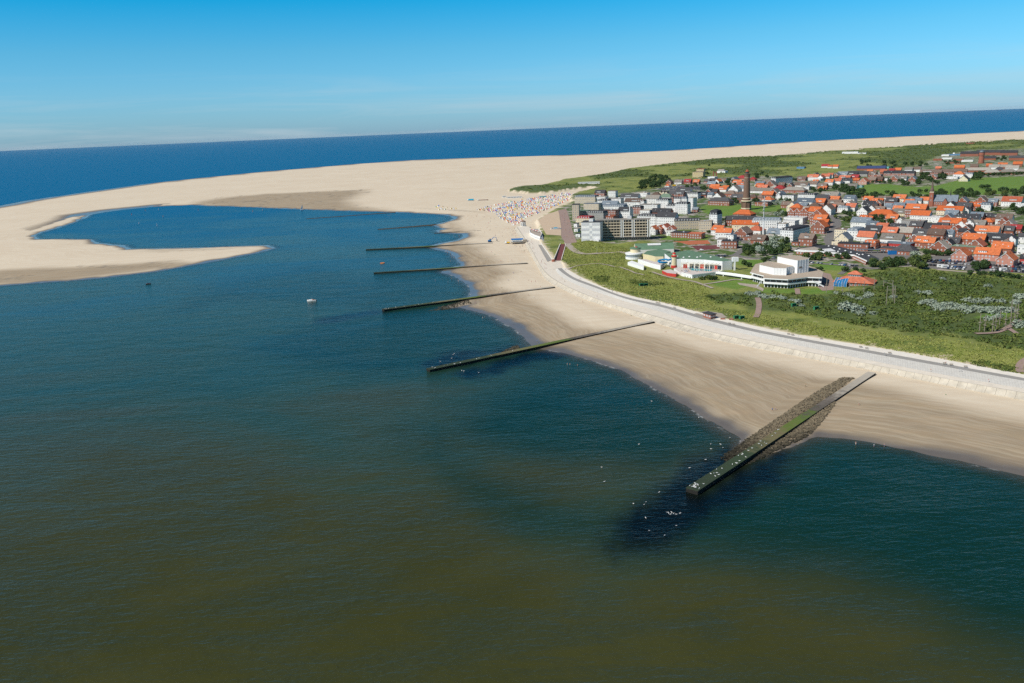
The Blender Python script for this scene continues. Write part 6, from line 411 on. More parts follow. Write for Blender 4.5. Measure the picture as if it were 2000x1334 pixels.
tag(strip('road', SP[k0:], RP[k0:], M['asphalt_grey'], .07), kind='structure')
IP2 = IP[k0:].copy(); d = IP2-RP[k0:]; IP2 = IP2 + d/(np.linalg.norm(d[:, :2], axis=1)[:, None]+1e-6)*.8
tag(strip('footpath', RP[k0:], IP2, M['concrete_white'], .075), kind='structure')
# ================================================================ groynes
mg = bpy.data.materials.new('groyne_deck'); mg.use_nodes = True; t = mg.node_tree; p = t.nodes['Principled BSDF']; p.inputs['Roughness'].default_value = .75; M['groyne_deck'] = mg
tcn = N(t, 'ShaderNodeAttribute', attribute_name='zoneU'); sx = N(t, 'ShaderNodeSeparateXYZ'); t.links.new(tcn.outputs['Vector'], sx.inputs[0])
pos = N(t, 'ShaderNodeNewGeometry').outputs['Position']; n1 = noise(t, pos, .22, 4, .65, lo=.3, hi=.7); n2 = noise(t, pos, .7, 4, .7, lo=.3, hi=.7)
u = mth(t, 'ADD', sx.outputs[0], mth(t, 'MULTIPLY', mth(t, 'SUBTRACT', n1, .5), .10))
rp = N(t, 'ShaderNodeValToRGB'); t.links.new(u, rp.inputs[0]); el = rp.color_ramp.elements
el[0].position = 0; el[0].color = (.022, .034, .014, 1); el[1].position = 1; el[1].color = (.46, .41, .33, 1)
for q, c in ((.22, (.03, .05, .018)), (.36, (.15, .125, .055)), (.47, (.10, .14, .018)), (.55, (.09, .13, .02)), (.60, (.085, .07, .05)), (.72, (.15, .125, .10)), (.80, (.34, .30, .24))):
    z = el.new(q); z.color = (*c, 1)
cc = mixrgb(t, mth(t, 'MULTIPLY', n2, .5), rp.outputs[0], (.05, .05, .028)); 
jt = mth(t, 'LESS_THAN', mth(t, 'FRACT', mth(t, 'MULTIPLY', sx.outputs[1], .25)), .05)
t.links.new(mixrgb(t, mth(t, 'MULTIPLY', jt, .45), rp.outputs[0], cc), p.inputs['Base Color'])
mat('groyne_side', (.018, .017, .014), .9, .3, .6); mat('rubble_dark', (.055, .05, .035), .95, .35, .5)
mr = mat('rubble', (.15, .122, .08), .95, .35, .9); t = mr.node_tree; p = t.nodes['Principled BSDF']; src = p.inputs['Base Color'].links[0].from_socket; sz = N(t, 'ShaderNodeSeparateXYZ'); t.links.new(N(t, 'ShaderNodeNewGeometry').outputs['Position'], sz.inputs[0])
wl = N(t, 'ShaderNodeMapRange'); t.links.new(sz.outputs[2], wl.inputs[0]); wl.inputs[1].default_value = .5; wl.inputs[2].default_value = 1.2; t.links.new(mixrgb(t, wl.outputs[0], (.03, .027, .018), src), p.inputs['Base Color'])     # weed below the tide line
mat('groyne_side', (.018, .017, .014), .9, .3, .6)
GRN = []
def groyne(a, b, w, z0, z1, kind, label):
    a, b = Vector((*a, 0)), Vector((*b, 0)); d = b-a; Ln = d.length; rz = math.atan2(d.y, d.x)
    e = empty('groyne', (a.x, a.y, 0), rz, label, 'groyne', 'groynes running out from the beach')
    n = max(6, int(Ln/4)); zs = [z0+(z1-z0)*(i/n)**1.3 for i in range(n+1)]
    if kind == 'c':
        bd = MB(); vs = []
        for i in range(n+1):
            x = Ln*i/n; hw = w/2*(1.0-.22*i/n); bt = -2.5; vs += [(x,-hw,bt),(x,-hw,zs[i]-.12),(x,hw,zs[i]-.12),(x,hw,bt)]
        fs = [(0,1,2,3)]
        for i in range(n): fs += [(4*i+k,4*i+4+k,4*i+5+k,4*i+1+k) for k in range(3)]
        bd.add(vs, fs).obj('body', M['groyne_side'], e)
        # the deck is cast in bays: each a slab of its own
        nb = max(5, int(Ln/9))
        for k in range(nb):
            x0, x1 = Ln*k/nb, Ln*(k+1)/nb - .06; h0 = w/2*(1.0-.22*k/nb)+.12; h1 = w/2*(1.0-.22*(k+1)/nb)+.12
            y0, y1 = [z0+(z1-z0)*(q/Ln)**1.3 for q in (x0, x1)]
            v = [(x0,-h0,y0-.12),(x1,-h1,y1-.12),(x1,h1,y1-.12),(x0,h0,y0-.12),(x0,-h0,y0+.1),(x1,-h1,y1+.1),(x1,h1,y1+.1),(x0,h0,y0+.1)]
            me = npmesh('deck_slab', np.array(v, float), np.array([(0,3,2,1),(4,5,6,7),(0,1,5,4),(1,2,6,5),(2,3,7,6),(3,0,4,7)]), {'zoneU': np.array([(q[0]/Ln, q[0], 0) for q in v])}, [M['groyne_deck']], smooth=False)
            link('deck_slab', me, e)
    else:
        bd = MB(); r2 = random.Random(int(Ln)); vs = []; m = 7; n = int(Ln/1.5)
        for i in range(n+1):
            for k in range(m):
                s = k/(m-1)*2-1; x = Ln*i/n; q = zs[min(len(zs)-1, int(i/n*(len(zs)-1)))]
                vs.append((x+r2.uniform(-.4,.4), s*w*.75+r2.uniform(-.4,.4), (q+.3)*(1-s*s*.9)-.35+r2.uniform(-.12,.28)))
        bd.add(vs, [(i*m+k,(i+1)*m+k,(i+1)*m+k+1,i*m+k+1) for i in range(n) for k in range(m-1)]).obj('mound', M['rubble_dark'], e)
    GRN.append((a, b, w, z0, z1, Ln, rz)); return e
for q in D['GROYNE']: groyne(*q)
# rubble beside the groynes: thousands of stones nobody could count
def pts_in(poly, n, r2):
    P = np.array(poly); out = []
    lo, hi = P.min(0), P.max(0)
    while len(out) < n:
        X = lo[0]+(hi[0]-lo[0])*r2.random(n*2); Y = lo[1]+(hi[1]-lo[1])*r2.random(n*2); k = sdf(poly, X, Y) > 0
        out += list(zip(X[k], Y[k]))
    return np.array(out[:n])
nr2 = np.random.default_rng(5)
def stones(poly, n, s0, s1, name, m):
    P = pts_in(poly, n, nr2); z = ground(P[:, 0], P[:, 1]); base = np.array([(1,1,1),(-1,-1,1),(-1,1,-1),(1,-1,-1),(1.1,0,-.3),(-1.1,.2,.2)]); fc = np.array([(0,1,3),(0,2,1),(0,3,4),(0,4,2),(1,2,5),(1,5,3),(3,5,2),(3,2,4)])
    V = []; F = []
    sz = s0+(s1-s0)*nr2.random(n)**2; rot = nr2.random(n)*6.28
    for i in range(n):
        b = base*(nr2.random((6, 3))*.5+.6)*sz[i]*np.array([1, 1, .7]); c, s = math.cos(rot[i]), math.sin(rot[i])
        V.append(np.stack([P[i,0]+b[:,0]*c-b[:,1]*s, P[i,1]+b[:,0]*s+b[:,1]*c, z[i]+b[:,2]+.1], -1)); F.append(fc+6*i)
    return link(name, npmesh(name, np.concatenate(V), np.concatenate(F), {}, [m], smooth=False))
for i, (pl, n, lab) in enumerate(zip(D['ROCKS'], (4200, 2300, 500, 600), ('brown rubble stones banked along the left flank of the nearest groyne', 'brown rubble stones along the right flank of the nearest groyne', 'dark weedy stones beside the second nearest groyne', 'dark weedy stones in front of the groyne pointing at the motorboat'))):
    tag(stones(pl, n, .22, .8, 'rubble', M['rubble'] if i < 2 else M['rubble_dark']), lab, 'rubble', kind='stuff')

# ================================================================ building materials
for n_, c_, c2_ in (('roof_o', (.56, .125, .032), (.43, .13, .05)), ('roof_r', (.36, .085, .04), (.42, .13, .07)), ('roof_k', (.33, .03, .03), (.25, .03, .035)), ('roof_d', (.040, .042, .048), (.065, .063, .065)),
                    ('roof_b', (.13, .085, .065), (.17, .125, .10)), ('roof_g', (.20, .18, .155), (.27, .245, .21)), ('roof_s', (.105, .135, .17), (.16, .19, .215)), ('roof_n', (.13, .20, .135), (.16, .22, .16)),
                    ('roof_t', (.36, .30, .23), (.30, .26, .21)), ('roof_w', (.66, .65, .63), (.55, .55, .54)), ('roof_u', (.02, .035, .09), (.03, .05, .12))):
    mat(n_, c_, .8, .30, .55, objvar=.22, col2=c2_)
for n_, c_, c2_ in (('wall_B', (.30, .105, .062), (.24, .10, .068)), ('wall_P', (.47, .22, .16), (.43, .20, .15)), ('wall_W', (.74, .73, .70), (.68, .67, .65)), ('wall_C', (.66, .56, .38), (.62, .54, .40)),
                    ('wall_E', (.46, .385, .28), (.50, .42, .31)), ('wall_G', (.30, .29, .27), (.26, .25, .24)), ('wall_R', (.42, .045, .04), (.40, .06, .05)), ('wall_T', (.16, .42, .44), (.14, .40, .42)), ('wall_U', (.10, .22, .36), (.10, .22, .36)), ('wall_Y', (.56, .43, .22), (.50, .38, .18))):
    mat(n_, c_, .88, .10, .5, objvar=.06, col2=c2_)
mat('trim_white', (.76, .76, .74), .7, .05); mat('glass_dark', (.035, .045, .055), .12, .1, spec=.6); mat('glass_light', (.30, .34, .37), .15, .15, spec=.6); mat('glass_blue', (.02, .16, .36), .15, .1, spec=.6)
mat('solar', (.012, .02, .06), .2, .1, spec=.6); mat('steel', (.42, .44, .46), .5, .1, metal=.3); mat('wood_grey', (.27, .23, .18), .9, .2, 1.5); mat('red_paint', (.50, .045, .035), .6, .1); mat('blue_paint', (.015, .16, .42), .6, .1)
mat('green_paint', (.04, .22, .10), .6, .1); mat('yellow_paint', (.70, .42, .02), .6, .1); mat('black_paint', (.012, .012, .014), .6, .1); mat('orange_paint', (.68, .20, .02), .6, .1); mat('cyan_paint', (.02, .36, .55), .5, .1); mat('pool_water', (.05, .42, .46), .1, .1, spec=.5)
mat('brick_dark', (.175, .105, .075), .9, .16, .7); mat('brick_red', (.30, .11, .07), .9, .16, .7); mat('brick_pave', (.30, .215, .18), .9, .14, .3); mat('asphalt', (.165, .155, .145), .92, .14, .3); mat('pave_beige', (.37, .315, .26), .92, .12, .3); mat('terrace_sand', (.52, .40, .28), .95, .1, .3); mat('clay', (.42, .13, .06), .95, .1, .3); mat('maroon', (.15, .045, .045), .85, .12, .4)
WIN = {}
def winmesh(kind):
    if kind in WIN: return WIN[kind]
    b = MB(); b.box(-.5, .5, -.05, .03, -.5, .5, 0)                      # frame, then two recessed-looking panes
    for x0, x1 in ((-.40, -.04), (.04, .40)):
        b.add([(x0,-.055,-.41),(x1,-.055,-.41),(x1,-.055,.41),(x0,-.055,.41)], [(0,1,2,3)], 1)
    WIN[kind] = b.mesh('window', [M['trim_white'], M['glass_dark' if kind == 'd' else 'glass_light']]); return WIN[kind]
def win(parent, x, y, z, face, w=1.2, h=1.4, kind='d', name='window'):
    o = bpy.data.objects.new(name, winmesh(kind)); C.objects.link(o); o.parent = parent; o.location = (x, y, z)
    o.rotation_euler = (0, 0, {'f': 0, 'r': math.pi/2, 'l': -math.pi/2, 'b': math.pi}[face]); o.scale = (w, 1, h); return o
REG = []       # things that get their label from what they stand next to
RC = {'o': 'orange-roofed', 'r': 'red-tiled', 'k': 'crimson-roofed', 'd': 'dark-roofed', 'b': 'brown-roofed', 'g': 'grey-roofed', 's': 'slate-blue-roofed', 'n': 'green-roofed', 't': 'tan-roofed', 'w': 'white-roofed', 'u': 'solar-roofed'}
WC = {'B': 'red brick', 'P': 'pink brick', 'W': 'white', 'C': 'cream', 'E': 'beige', 'G': 'grey', 'R': 'red-painted', 'T': 'turquoise', 'U': 'blue', 'Y': 'yellow'}
def house(x, y, w, d, eh, rise, rt, rc, wc, yaw, r2, near_=True, label=None, cat=None, name=None, rows=None, noreg=False):
    big = eh >= 9.5; nm = name or ('hotel' if big and wc in 'WCE' else 'building' if rt == 'F' else 'house')
    z0 = gz(x, y)
    e = empty(nm, (x, y, z0), -R_(yaw)); e['category'] = cat or nm
    wm, rm = M['wall_'+wc], M['roof_'+rc]; hw, hd = w/2, d/2
    b = MB(); b.box(-hw, hw, -hd, hd, -1.5, eh)
    if rt == 'G': b.add([(-hw,-hd,eh),(hw,-hd,eh),(0,-hd,eh+rise),(-hw,hd,eh),(hw,hd,eh),(0,hd,eh+rise)], [(0,1,2),(4,3,5)])
    if rt == 'E': b.add([(-hw,-hd,eh),(-hw,hd,eh),(-hw,0,eh+rise),(hw,-hd,eh),(hw,hd,eh),(hw,0,eh+rise)], [(1,0,2),(3,4,5)])
    b.obj('walls', wm, e)
    q = MB(); ov = .45; th = .22
    def slab(p0, p1, p2, p3):
        n = (Vector(p1)-Vector(p0)).cross(Vector(p3)-Vector(p0)).normalized()*th
        up = [tuple(Vector(p)+n) for p in (p0, p1, p2, p3)]
        q.add([p0,p1,p2,p3]+up, [(3,2,1,0),(4,5,6,7),(0,1,5,4),(1,2,6,5),(2,3,7,6),(3,0,4,7)])
    if rt == 'E':
        k = rise/hd*ov
        slab((-hw-ov,-hd-ov,eh-k),(hw+ov,-hd-ov,eh-k),(hw+ov,0,eh+rise),(-hw-ov,0,eh+rise)); slab((hw+ov,hd+ov,eh-k),(-hw-ov,hd+ov,eh-k),(-hw-ov,0,eh+rise),(hw+ov,0,eh+rise))
    elif rt == 'G':
        k = rise/hw*ov
        slab((-hw-ov,hd+ov,eh-k),(-hw-ov,-hd-ov,eh-k),(0,-hd-ov,eh+rise),(0,hd+ov,eh+rise)); slab((hw+ov,-hd-ov,eh-k),(hw+ov,hd+ov,eh-k),(0,hd+ov,eh+rise),(0,-hd-ov,eh+rise))
    elif rt == 'H':
        rl = max(.4, hw-hd*.9) if hw >= hd else .4; ry = 0 if hw >= hd else max(.4, hd-hw*.9)
        X, Y = hw+ov, hd+ov; A = (-rl, -ry, eh+rise); B = (rl, ry, eh+rise) if hw >= hd else (rl, -ry, eh+rise)
        q.add([(-X,-Y,eh-.1),(X,-Y,eh-.1),(X,Y,eh-.1),(-X,Y,eh-.1),(-rl,-ry,eh+rise),(rl,-ry,eh+rise),(rl,ry,eh+rise),(-rl,ry,eh+rise)], [(0,3,2,1),(0,1,5,4),(1,2,6,5),(2,3,7,6),(3,0,4,7),(4,5,6,7)])
    elif rt == 'M':
        X, Y = hw+.25, hd+.25; i1 = 1.0; h1 = rise*.82; i2 = min(hw, hd)*.75
        q.add([(-X,-Y,eh),(X,-Y,eh),(X,Y,eh),(-X,Y,eh),(-hw+i1,-hd+i1,eh+h1),(hw-i1,-hd+i1,eh+h1),(hw-i1,hd-i1,eh+h1),(-hw+i1,hd-i1,eh+h1),(-hw+i2,-hd+i2,eh+rise+.35),(hw-i2,-hd+i2,eh+rise+.35),(hw-i2,hd-i2,eh+rise+.35),(-hw+i2,hd-i2,eh+rise+.35)],
              [(0,3,2,1),(0,1,5,4),(1,2,6,5),(2,3,7,6),(3,0,4,7),(4,5,9,8),(5,6,10,9),(6,7,11,10),(7,4,8,11),(8,9,10,11)])
    else:
        q.box(-hw-.12, hw+.12, -hd-.12, hd+.12, eh, eh+.12)
        for s_ in ((-hw-.2,hw+.2,-hd-.2,-hd+.12),(-hw-.2,hw+.2,hd-.12,hd+.2),(-hw-.2,-hw+.12,-hd+.12,hd-.12),(hw-.12,hw+.2,-hd+.12,hd-.12)): q.box(*s_, eh-.05, eh+.42)
    rf = q.obj('roof', rm, e)
    if rt == 'F' and w > 9:
        for _ in range(r2.randint(0, 2)):
            cx, cy = r2.uniform(-hw*.6, hw*.6), r2.uniform(-hd*.5, hd*.5); s = r2.uniform(.7, 1.6); MB().box(cx-s, cx+s, cy-s*.7, cy+s*.7, eh+.1, eh+r2.uniform(.8, 1.9)).obj('roof_box', M[r2.choice(['roof_w', 'steel', 'roof_g'])], rf)
    elif rt in 'EGH' and r2.random() < .8:
        cx, cy = (r2.uniform(-hw*.6, hw*.6), r2.uniform(.2, .9)) if rt != 'G' else (r2.uniform(.2, .9), r2.uniform(-hd*.5, hd*.5))
        b = MB(); b.box(cx-.35, cx+.35, cy-.35, cy+.35, eh+rise*.45, eh+rise+.9); b.box(cx-.42, cx+.42, cy-.42, cy+.42, eh+rise+.9, eh+rise+1.02); b.obj('chimney', M['brick_red'], rf)
    if rt == 'E' and near_:
        th_ = math.atan2(rise, hd); nsk = r2.choice([0, 1, 2, 2, 3]) if w > 7 else r2.choice([0, 1])
        dorm = r2.random() < .45 and w > 8
        if dorm:                               # a box dormer with its own window band
            dw = r2.uniform(.25, .45)*w; cx = r2.uniform(-.2, .2)*w; zb = eh+rise*.22; yb = -hd*(1-.22)-.25
            b = MB(); b.box(cx-dw/2, cx+dw/2, yb, -hd*.25, zb, zb+1.7); do = b.obj('dormer', M['trim_white'], rf)
            MB().box(cx-dw/2-.2, cx+dw/2+.2, yb-.3, -hd*.15, zb+1.7, zb+1.85).obj('dormer_roof', rm, rf)
            for j in range(max(1, int(dw/1.4))): win(rf, cx-dw/2+(j+.5)*dw/max(1, int(dw/1.4)), yb-.02, zb+.9, 'f', 1.0, 1.0, 'd')
        else:
            for j in range(nsk):
                u = r2.uniform(.3, .6); cx = (j+.5)/nsk*w-hw+r2.uniform(-.4, .4); o = link('skylight', winmesh('l' if r2.random() < .6 else 'd'), rf, loc=(cx, -hd*(1-u)-.09, eh+rise*u+th+.06))
                o.rotation_euler = (th_-math.pi/2, 0, 0); o.scale = (.8, 1, 1.1)
    if rt == 'M' and near_:
        n = max(1, int(w/3.4))
        for j in range(n):
            cx = -hw+(j+.5)*w/n; b = MB(); b.box(cx-.7, cx+.7, -hd-.05, -hd+1.3, eh+.45, eh+1.95); b.box(cx-.85, cx+.85, -hd-.2, -hd+1.4, eh+1.95, eh+2.05); b.obj('dormer', M['trim_white'], rf); win(rf, cx, -hd-.08, eh+1.2, 'f', 1.0, 1.15, 'd')
    if rt == 'G' and wc in 'BP':               # pale barge boards
        for s in (-1, 1):
            L = math.hypot(hw, rise); b = MB(); v = []
            for y_ in (-hd-ov-.06, -hd-ov+.02):
                for (px_, pz_) in ((s*(hw+ov), eh-rise/hw*ov-.12), (s*(hw+ov), eh-rise/hw*ov+.26), (0, eh+rise+.26), (0, eh+rise-.12)): v.append((px_, y_, pz_))
            b.add(v, [(0,1,2,3),(7,6,5,4),(0,4,5,1),(1,5,6,2),(2,6,7,3),(3,7,4,0)]).obj('bargeboard', M['trim_white'], e)
    if near_:
        rows_ = rows or max(1, int(eh/2.85)); kd = 'd' if wc in 'WCEGYT' else 'l'  # brick walls get paler panes, reflected sky put into the glass colour
        for face, ln, dd in (('f', w, -hd), ('r', d, hw), ('l', d, -hw)):
            n = max(1, int((ln-.6)/ (2.7 if not big else 2.4)))
            for i in range(rows_):
                for j in range(n):
                    if r2.random() < (.06 if big else .16): continue
                    c = -ln/2+(j+.5)*ln/n; zz = 1.55+i*(eh-.3)/rows_
                    win(e, *((c, dd-.01, zz, 'f') if face == 'f' else (dd+(.01 if face == 'r' else -.01), c, zz, face)), r2.uniform(1.0, 1.45), min(1.5, (eh-.3)/rows_*.55), kd)
        if rt == 'G' and rise > 2:
            for j in ((-.22, .22) if w > 8 else (0,)): win(e, j*w, -hd-.01, eh+rise*.32, 'f', 1.1, 1.2, kd)
        win(e, r2.uniform(-.25, .25)*w, -hd-.015, 1.05, 'f', 1.1, 2.1, 'd', 'door')
    if label: e['label'] = label
    elif not noreg:
        ty = {'G': 'gabled', 'E': 'pitched-roof', 'H': 'hip-roofed', 'M': 'mansard', 'F': 'flat'}[rt]
        noun = 'hotel' if nm == 'hotel' else 'house' if nm == 'house' else 'building'
        desc = f"{RC[rc]} {WC[wc]} {noun}" if rt == 'E' else f"{RC[rc]} {WC[wc]} {ty} {noun}" if rt in 'GMF' else f"{RC[rc]} hipped {WC[wc]} {noun}"
        REG.append((e, desc, x, y, 'houses of the town'))
    return e
_hr = random.Random(11)
for hrec in D['HOUSES']:
    house(*hrec, _hr, near_=(math.hypot(hrec[0], hrec[1]) < 2100))

# ================================================================ paved sheets and roads
def cen(pl): return (sum(p[0] for p in pl)/len(pl), sum(p[1] for p in pl)/len(pl))
def rel(pl, c): return [(p[0]-c[0], p[1]-c[1]) for p in pl]
def inset(pl, d):
    c = cen(pl); out = []
    for p in pl:
        v = Vector((p[0]-c[0], p[1]-c[1])); L = v.length; out.append((c[0]+v.x*(L-d)/L, c[1]+v.y*(L-d)/L))
    return out
for n_, m_, z_, pl in D['SHEET']:
    c = cen(pl); r = rel(pl, c); a = sum(r[i][0]*r[(i+1)%len(r)][1]-r[(i+1)%len(r)][0]*r[i][1] for i in range(len(r)))
    if a < 0: r = r[::-1]
    tag(MB().add([(p[0], p[1], 0) for p in r], [tuple(range(len(r)))]).obj(n_, M[m_], loc=(c[0], c[1], z_)), kind='structure')
def ribbon(name, m, w, line, lift=.16):
    P = smooth(dense([(x, y, 0) for x, y in line], 2.0), 3); T = np.gradient(P[:, :2], axis=0); T /= (np.linalg.norm(T, axis=1)[:, None]+1e-9); Nn = np.stack([-T[:, 1], T[:, 0]], -1)
    rows = []
    for s in (-.5, -.17, .17, .5):
        q = P[:, :2]+Nn*w*s; rows.append(np.concatenate([q, (ground(q[:, 0], q[:, 1])+lift)[:, None]], 1))
    zz = np.max([r[:, 2] for r in rows], 0)
    for r in rows: r[:, 2] = zz
    V = np.concatenate(rows); n = len(P); F = np.array([(k*n+i, k*n+i+1, (k+1)*n+i+1, (k+1)*n+i) for k in range(3) for i in range(n-1)])[:, ::-1]
    tag(link(name, npmesh(name, V, F, {}, [M[m]])), kind='structure')
for i, q in enumerate(D['ROADS']): ribbon(*q, lift=.13+.006*i if q[2] > 4.5 else .3+.006*i)
SP = D['SPOT']; G0 = 5.6
r0, r1 = D['RAMP']
tag(MB().add([r0[0], r0[1], r0[2], r0[3]], [(0,3,2,1)]).obj('ramp', M['maroon']), kind='structure')
tag(MB().add(r1, [(0,3,2,1)]).obj('ramp', M['asphalt_grey'], loc=(0, 0, .1)), kind='structure')
e = empty('ramp_wall', (*SP['rampwall'], 4.2), label='brick wall corner with white parapets where the red ramp meets the promenade', cat='wall')
c = SP['rampwall']
def wallbar(parent, a, b, z0, z1, th, m, name='parapet'):
    d = Vector((b[0]-a[0], b[1]-a[1])); n = Vector((-d.y, d.x)).normalized()*th/2; o = parent.location
    p = [(a[0]+n.x-o.x, a[1]+n.y-o.y), (b[0]+n.x-o.x, b[1]+n.y-o.y), (b[0]-n.x-o.x, b[1]-n.y-o.y), (a[0]-n.x-o.x, a[1]-n.y-o.y)]
    return MB().prism(p, z0-o.z, z1-o.z).obj(name, m, parent)
pa = [np.array(q) for q in (r0[3][:2], r0[0][:2], r0[2][:2], r0[1][:2])]
wallbar(e, pa[0]+(-1, 0), pa[1]+(-1, 0), 3.8, 6.6, .7, M['concrete_white']); wallbar(e, pa[2]+(1, 0), pa[3]+(1, 0), 3.8, 6.4, .7, M['concrete_white'])
MB().lathe([(1.9, -.4), (1.9, 2.1), (1.7, 2.3)], 10).obj('brick_corner', M['brick_red'], e)
wallbar(e, c, SP['flank'], 3.9, 5.9, .8, M['concrete_white'], 'flank_wall')
# ================================================================ landmark towers
def landmark(name, spot, label, cat): return empty(name, (*SP[spot], G0), label=label, cat=cat)
e = landmark('lighthouse', 'lighthouse', 'tall round dark brick lighthouse with small red dome on the green lawn', 'lighthouse')
MB().lathe([(7.6, -1), (7.6, 1.5), (7.2, 1.7), (7.0, 12.6), (7.0, 13.0)], 8, a0=.39).obj('base', M['brick_dark'], e)
for k in range(8):                                    # recessed fields between corner piers
    a = .39+math.pi/8+k*math.pi/4; b = MB()
    for s in (-1, 1):
        x, y = 6.66, s*2.45; b.box(x-.2, x+.25, y-.28, y+.28, 1.9, 12.6)
    b.obj('pier', M['brick_dark'], e, rz=a)
MB().lathe([(7.9, 1.5), (7.9, 2.9), (7.4, 3.0)], 8, a0=.39).obj('plinth_band', M['wall_C'], e)
MB().lathe([(7.2, 12.6), (8.2, 13.0), (8.2, 13.9), (6.6, 14.2), (6.4, 14.3)], 24).obj('cornice', M['wall_C'], e)
MB().lathe([(6.1, 14.2), (5.9, 17)], 24).obj('drum', M['brick_dark'], e); MB().lathe([(6.3, 17), (6.3, 17.8), (5.8, 18)], 24).obj('band', M['wall_C'], e)
MB().lathe([(5.5, 17.9), (4.9, 30), (4.3, 42), (4.0, 48.5)], 24).obj('shaft', M['brick_dark'], e); MB().lathe([(4.15, 47.9), (4.15, 48.4)], 24).obj('band', M['wall_E'], e)
MB().lathe([(4.0, 48.4), (4.3, 52.4), (4.9, 53.2), (4.9, 54.3), (4.2, 54.4)], 24).obj('gallery', M['brick_dark'], e); MB().lathe([(2.5, 54.3), (2.5, 57.2)], 16).obj('lantern', M['glass_dark'], e)
b = MB()
for k in range(12): a = k*math.pi/6; b.bar((4.7*math.cos(a), 4.7*math.sin(a), 54.2), (4.7*math.cos(a), 4.7*math.sin(a), 55.4), .05)
b.obj('railing', M['steel'], e); MB().lathe([(3.0, 57.1), (2.7, 58.2), (1.4, 59.4), (.35, 60.2), (.1, 61.2)], 16).obj('dome', M['roof_r'], e)
for z in (22, 29, 36, 43):
    for a in (-math.pi/2, -math.pi/2-1.2): win(e, (5.9-z*.04)*math.cos(a), (5.9-z*.04)*math.sin(a), z, 'f', .8, 1.6, 'd').rotation_euler = (0, 0, a+math.pi/2)
e = landmark('water_tower', 'water', 'round brick water tower with pale blue glass lantern on a dune hump', 'tower')
MB().lathe([(7.0, -3), (6.6, 6), (5.7, 19), (5.9, 19.4)], 20).obj('shaft', M['brick_red'], e); MB().lathe([(6.4, 19.2), (6.5, 26), (6.2, 26.4)], 20).obj('drum', M['brick_red'], e); MB().lathe([(6.2, 18.9), (6.7, 19.3), (6.2, 19.7)], 20).obj('band', M['brick_dark'], e)
MB().lathe([(5.6, 26.2), (6.6, 28.2), (7.3, 28.6), (7.3, 29.1)], 20).obj('crown', M['roof_s'], e); MB().lathe([(4.6, 29), (4.6, 31.5)], 14).obj('lantern', M['glass_light'], e); MB().lathe([(5.4, 31.4), (5.2, 32), (2.6, 33.4), (.2, 34.4)], 14).obj('cap', M['roof_s'], e)
e = landmark('church', 'church', 'brick church with pointed spire and long dark slate nave', 'church')
e.rotation_euler = (0, 0, -R_(35))
MB().box(-2.7, 2.7, -2.7, 2.7, -1, 21).obj('tower', M['brick_red'], e); MB().box(-2.85, 2.85, -2.85, 2.85, 20.2, 21.2).obj('cornice', M['wall_C'], e); MB().lathe([(3.0, 21.2), (2.6, 24.5), (1.6, 27), (.15, 37.5)], 8, a0=.39).obj('spire', M['roof_b'], e)
MB().box(2.7, 34, -1, 12, -1, 8).add([(2.7,-1,8),(2.7,12,8),(2.7,5.5,16),(34,-1,8),(34,12,8),(34,5.5,16)], [(1,0,2),(3,4,5)]).obj('nave', M['brick_red'], e)
b = MB()
for s in (-1, 1): b.add([(2.3,5.5+s*7.2,7.2),(34.5,5.5+s*7.2,7.2),(34.5,5.5,16.1),(2.3,5.5,16.1),(2.3,5.5+s*7.2,7.5),(34.5,5.5+s*7.2,7.5),(34.5,5.5,16.4),(2.3,5.5,16.4)], [(0,1,2,3),(4,7,6,5),(0,4,5,1),(1,5,6,2),(3,2,6,7),(0,3,7,4)])
b.obj('nave_roof', M['roof_s'], e); MB().lathe([(.8, 15.5), (.7, 18.5), (.1, 25)], 6, c=(24, 5.5)).obj('roof_turret', M['roof_d'], e); MB().box(16, 22, -6, -1, -1, 7).add([(16,-6,7),(22,-6,7),(19,-6,12)], [(0,1,2)]).obj('transept', M['brick_red'], e)
MB().add([(15.6,-6.4,6.8),(19,-6.4,12.2),(19,3,12.2),(15.6,3,6.8),(22.4,-6.4,6.8),(22.4,3,6.8)], [(0,3,2,1),(4,1,2,5)]).obj('transept_roof', M['roof_s'], e)
for k in range(5): win(e, 5+k*2.2 if k < 5 else 0, -1.02, 4.6, 'f', .9, 3.2, 'd')
for z in (9, 15): win(e, 0, -2.72, z, 'f', 1.1, 2.2, 'd'); win(e, -2.72, 0, z, 'l', 1.1, 2.2, 'd')
e = landmark('monument', 'pillarA', 'pair of slim red brick pillars standing in the dunes', 'monument')
for s in ('pillarA', 'pillarB'):
    x, y = SP[s][0]-SP['pillarA'][0], SP[s][1]-SP['pillarA'][1]; b = MB(); b.box(x-1.1, x+1.1, y-1.1, y+1.1, -1, 16.2 if s == 'pillarA' else 15); b.add([(x-1.1,y-1.1,16.2),(x+1.1,y-1.1,15.5)], []); b.obj('pillar', M['brick_red'], e)
x, y = SP['pillarB'][0]-SP['pillarA'][0], SP['pillarB'][1]-SP['pillarA'][1]; MB().box(1.1, x-1.1, y*.5-.4, y*.5+.4, 12.5, 14.6).obj('crosspiece', M['brick_dark'], e)
e = landmark('radio_mast', 'mast', 'tall white lattice radio mast with round antenna dishes', 'mast')
MB().lathe([(1.0, 0), (.85, 16), (.55, 16.2)], 8).obj('tube', M['trim_white'], e); b = MB()
for k in range(3):
    a = k*2.094; b.bar((.6*math.cos(a), .6*math.sin(a), 16), (.3*math.cos(a), .3*math.sin(a), 46), .13)
for z in range(16, 46, 2): b.bar((.55, 0, z), (-.27, .47, z+2), .07); b.bar((-.27, -.47, z), (.5, 0, z+2), .07); b.bar((-.27, .47, z), (-.27, -.47, z+2), .07)
